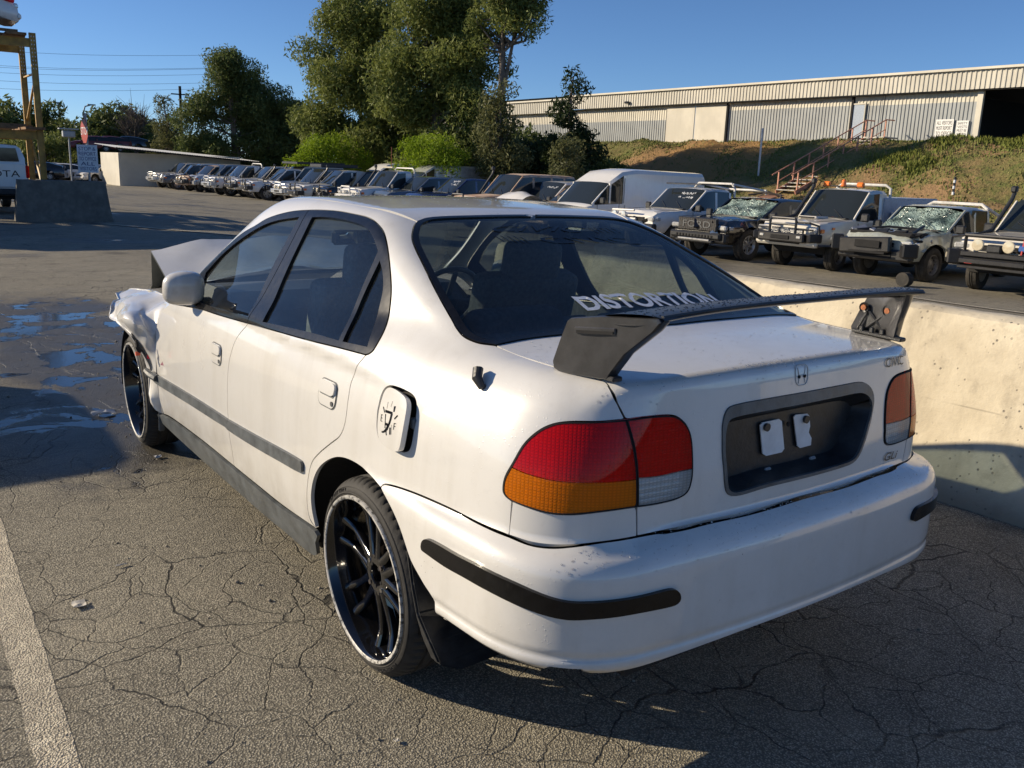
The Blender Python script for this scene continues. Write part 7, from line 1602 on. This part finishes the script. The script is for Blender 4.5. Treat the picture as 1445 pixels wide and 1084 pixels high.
for i, (u, k) in enumerate(rowdef):
    dx = (.45*math.sin(i*2.3)+.2*math.sin(i*5.1)); e = ute(y=spot(u, dx), dx=dx, rz=6*math.sin(i*1.7)+3*math.sin(i*4.4), fine=(i < 8), spots=(i % 2 == 0), **k)
    e.scale = (1+.05*math.sin(i*3.1),)*3
    if i == 8: MB().box((-.6, 0, 2.03), (2.2, 1.3, .16), bev=.02).build('roof_tent', M_black, e)
    if i == 9: MB().box((-.6, 0, 2.05), (3.0, 1.8, .12), bev=.02).build('awning', M_black, e)
    if i == 5: MB().box((.45, 0, 2.02), (.12, .8, .08), bev=.02).build('beacon_bar', M_ylamp, e); MB().tube([(.5, .3, 2.0), (.5, .3, 2.9)], .012, 5).build('flag_mast', simple('mast_red', (.4, .1, .06), .6), e)
    if i == 1:
        a = MB(); Vh = []
        for p in range(7):
            for q in range(7):
                x = 2.35-1.2*p/6; yv = -.72+1.44*q/6; z = 1.10+.30*math.sin(PI*min(1, p/6*1.2))*(.6+.4*math.cos((q-3)/2))+.05*mn.noise(Vector((x*3, yv*3, 0))); Vh.append((x, yv, z))
        a.add(Vh, [(p*7+q, (p+1)*7+q, (p+1)*7+q+1, p*7+q+1) for p in range(6) for q in range(6)]).build('raised_bonnet', PC['white'], e, 40)
# two pale vans parked behind the far half of the row
van('pale van roof showing behind the far half of the row', spot(335)+0, 'white', dx=7.6, seed=31, writing=False)
van('second pale van roof behind the middle of the row', spot(455)+6, 'silver', dx=7.4, seed=32, writing=False)
# distant cars in front of the far verge
for i, (u, Y, col, rz, lab) in enumerate(((72, 84, 'silver', 150, 'small silver car far left behind the low block'), (88, 80, 'white', 160, 'white wreck with open bonnet left of the stop sign'), (106, 84, 'black', 165, 'dark car far off just left of the stop sign post'), (134, 86, 'white', 20, 'white hatchback with its bonnet raised right of the stop sign'), (145, 79, 'white', -160, 'long white sedan left of the shed'), (160, 83, 'grey', -150, 'grey car touching the left wall of the shed'), (52, 78, 'black', 160, 'dark car seen between the rack legs'), (120, 88, 'slate', 150, 'blue-grey car behind the stop sign post'))):
    a = at(u, 245, Y); e = ute(lab, Y, col, kind='hatch', L=4.2, Hh=1.45, w=.84, bar=None, r=.31, seed=40+i, name='hatchback', fine=False); e.location = (a[0], Y, gz(a[0], Y)); e.rotation_euler[2] = R(rz); e['group'] = 'distant cars at the end of the yard'
# red-brown wrecks up on the far verge
for i, (u, col, lab) in enumerate(((132, 'red', 'dark red car on the far verge above the shed corner'), (152, 'red', 'second dark red car on the far verge, nearer the shed'), (178, 'black', 'black car on the far verge over the shed roof'))):
    a = at(u, 208, 92); e = ute(lab, 92, col, kind='hatch', L=4.2, Hh=1.45, w=.84, bar=None, r=.31, seed=60+i, name='hatchback', fine=False); zz = at(u, 211, 92)[2]; e.location = (a[0], 92, zz-.2); e.rotation_euler[2] = R(170); e['group'] = 'cars on the far verge'
# white four-wheel drive with its tailgate to us, by the rack
a = at(48, 293, 25.2); wv_ = .90; e = ute('white four-wheel drive seen from behind beside the rack, lettering across its tailgate', 25, 'white', kind='wagon', bar=None, seed=71, Hh=1.84, w=wv_, fine=True, lift=.05); e['group'] = 'four-wheel drives left of the barrier'
e.location = (a[0]-wv_-.03, 25.2+2.5, gz(1, 25)); e.rotation_euler[2] = PI/2; f0 = 2.5
MB().box((-f0-.02, 0, 1.02), (.05, 1.62, .62), bev=.02).build('tailgate', PC['white'], e); MB().add([(-f0+.05, y_, z_) for y_, z_ in ((-.68, 1.38), (.68, 1.38), (.62, 1.72), (-.62, 1.72))], [(0, 3, 2, 1)]).build('rear_window', V_glass, e)
V, F = text_mesh('TOYOTA', 1); x0, x1, y0, y1 = V[:, 0].min(), V[:, 0].max(), V[:, 1].min(), V[:, 1].max()
link('tailgate_lettering', mesh([(-f0-.052, .66-(v[0]-x0)/(x1-x0)*1.32, .98+(v[1]-y0)/(y1-y0)*.17) for v in V], F), M_badge, e)
for s in (1, -1): MB().box((-f0+.02, s*.84, 1.12), (.12, .10, .32), bev=.02).build('tail_lamp', M_red, e)
MB().box((-f0-.08, 0, .60), (.14, 1.7, .16), bev=.03).build('rear_bumper', M_black, e)
# car on the top deck of the rack
RXv, RYv, g0, zA, zB = RACK
a = at(22, 30, 29.3); e = ute('white car parked on the top deck of the yellow rack', 29, 'white', kind='hatch', L=4.2, Hh=1.5, w=.86, bar=None, r=.31, seed=80, name='hatchback', fine=False); e['group'] = 'cars stacked on the rack'
e.location = (a[0]-.0-2.1, RYv+1.0, g0+zB+.14); e.rotation_euler[2] = 0
MB().box((1.75, -.80, .85), (.5, .05, .10), Matrix.Rotation(R(12), 3, 'Y'), bev=.02).build('side_lamp', M_red, e)
for k in range(2):
    e = ute('silver car on the lower deck of the rack, left of the frame' if k == 0 else 'dark car on the lower deck of the rack, farther left', 29, ('silver', 'grey')[k], kind='hatch', L=4.2, Hh=1.45, w=.84, bar=None, r=.31, seed=82+k, name='hatchback', fine=False); e.location = (RXv-5.0-k*4.6, RYv+1.0, g0+zA+.14); e.rotation_euler[2] = 0; e['group'] = 'cars stacked on the rack'
# unseen wagon added left of the frame to throw shade beside the front wheel
e = ute('unseen white wagon added as shade caster just outside the left edge of the view', 7, 'white', kind='wagon', bar=None, seed=91, Hh=1.62, fine=False); e.location = (-5.9, 5.65, 0); e.rotation_euler[2] = PI; e['group'] = 'unseen shade casters left of the sedan'
print("verts", sum(len(o.data.polygons) for o in D.objects if o.type=="MESH"))
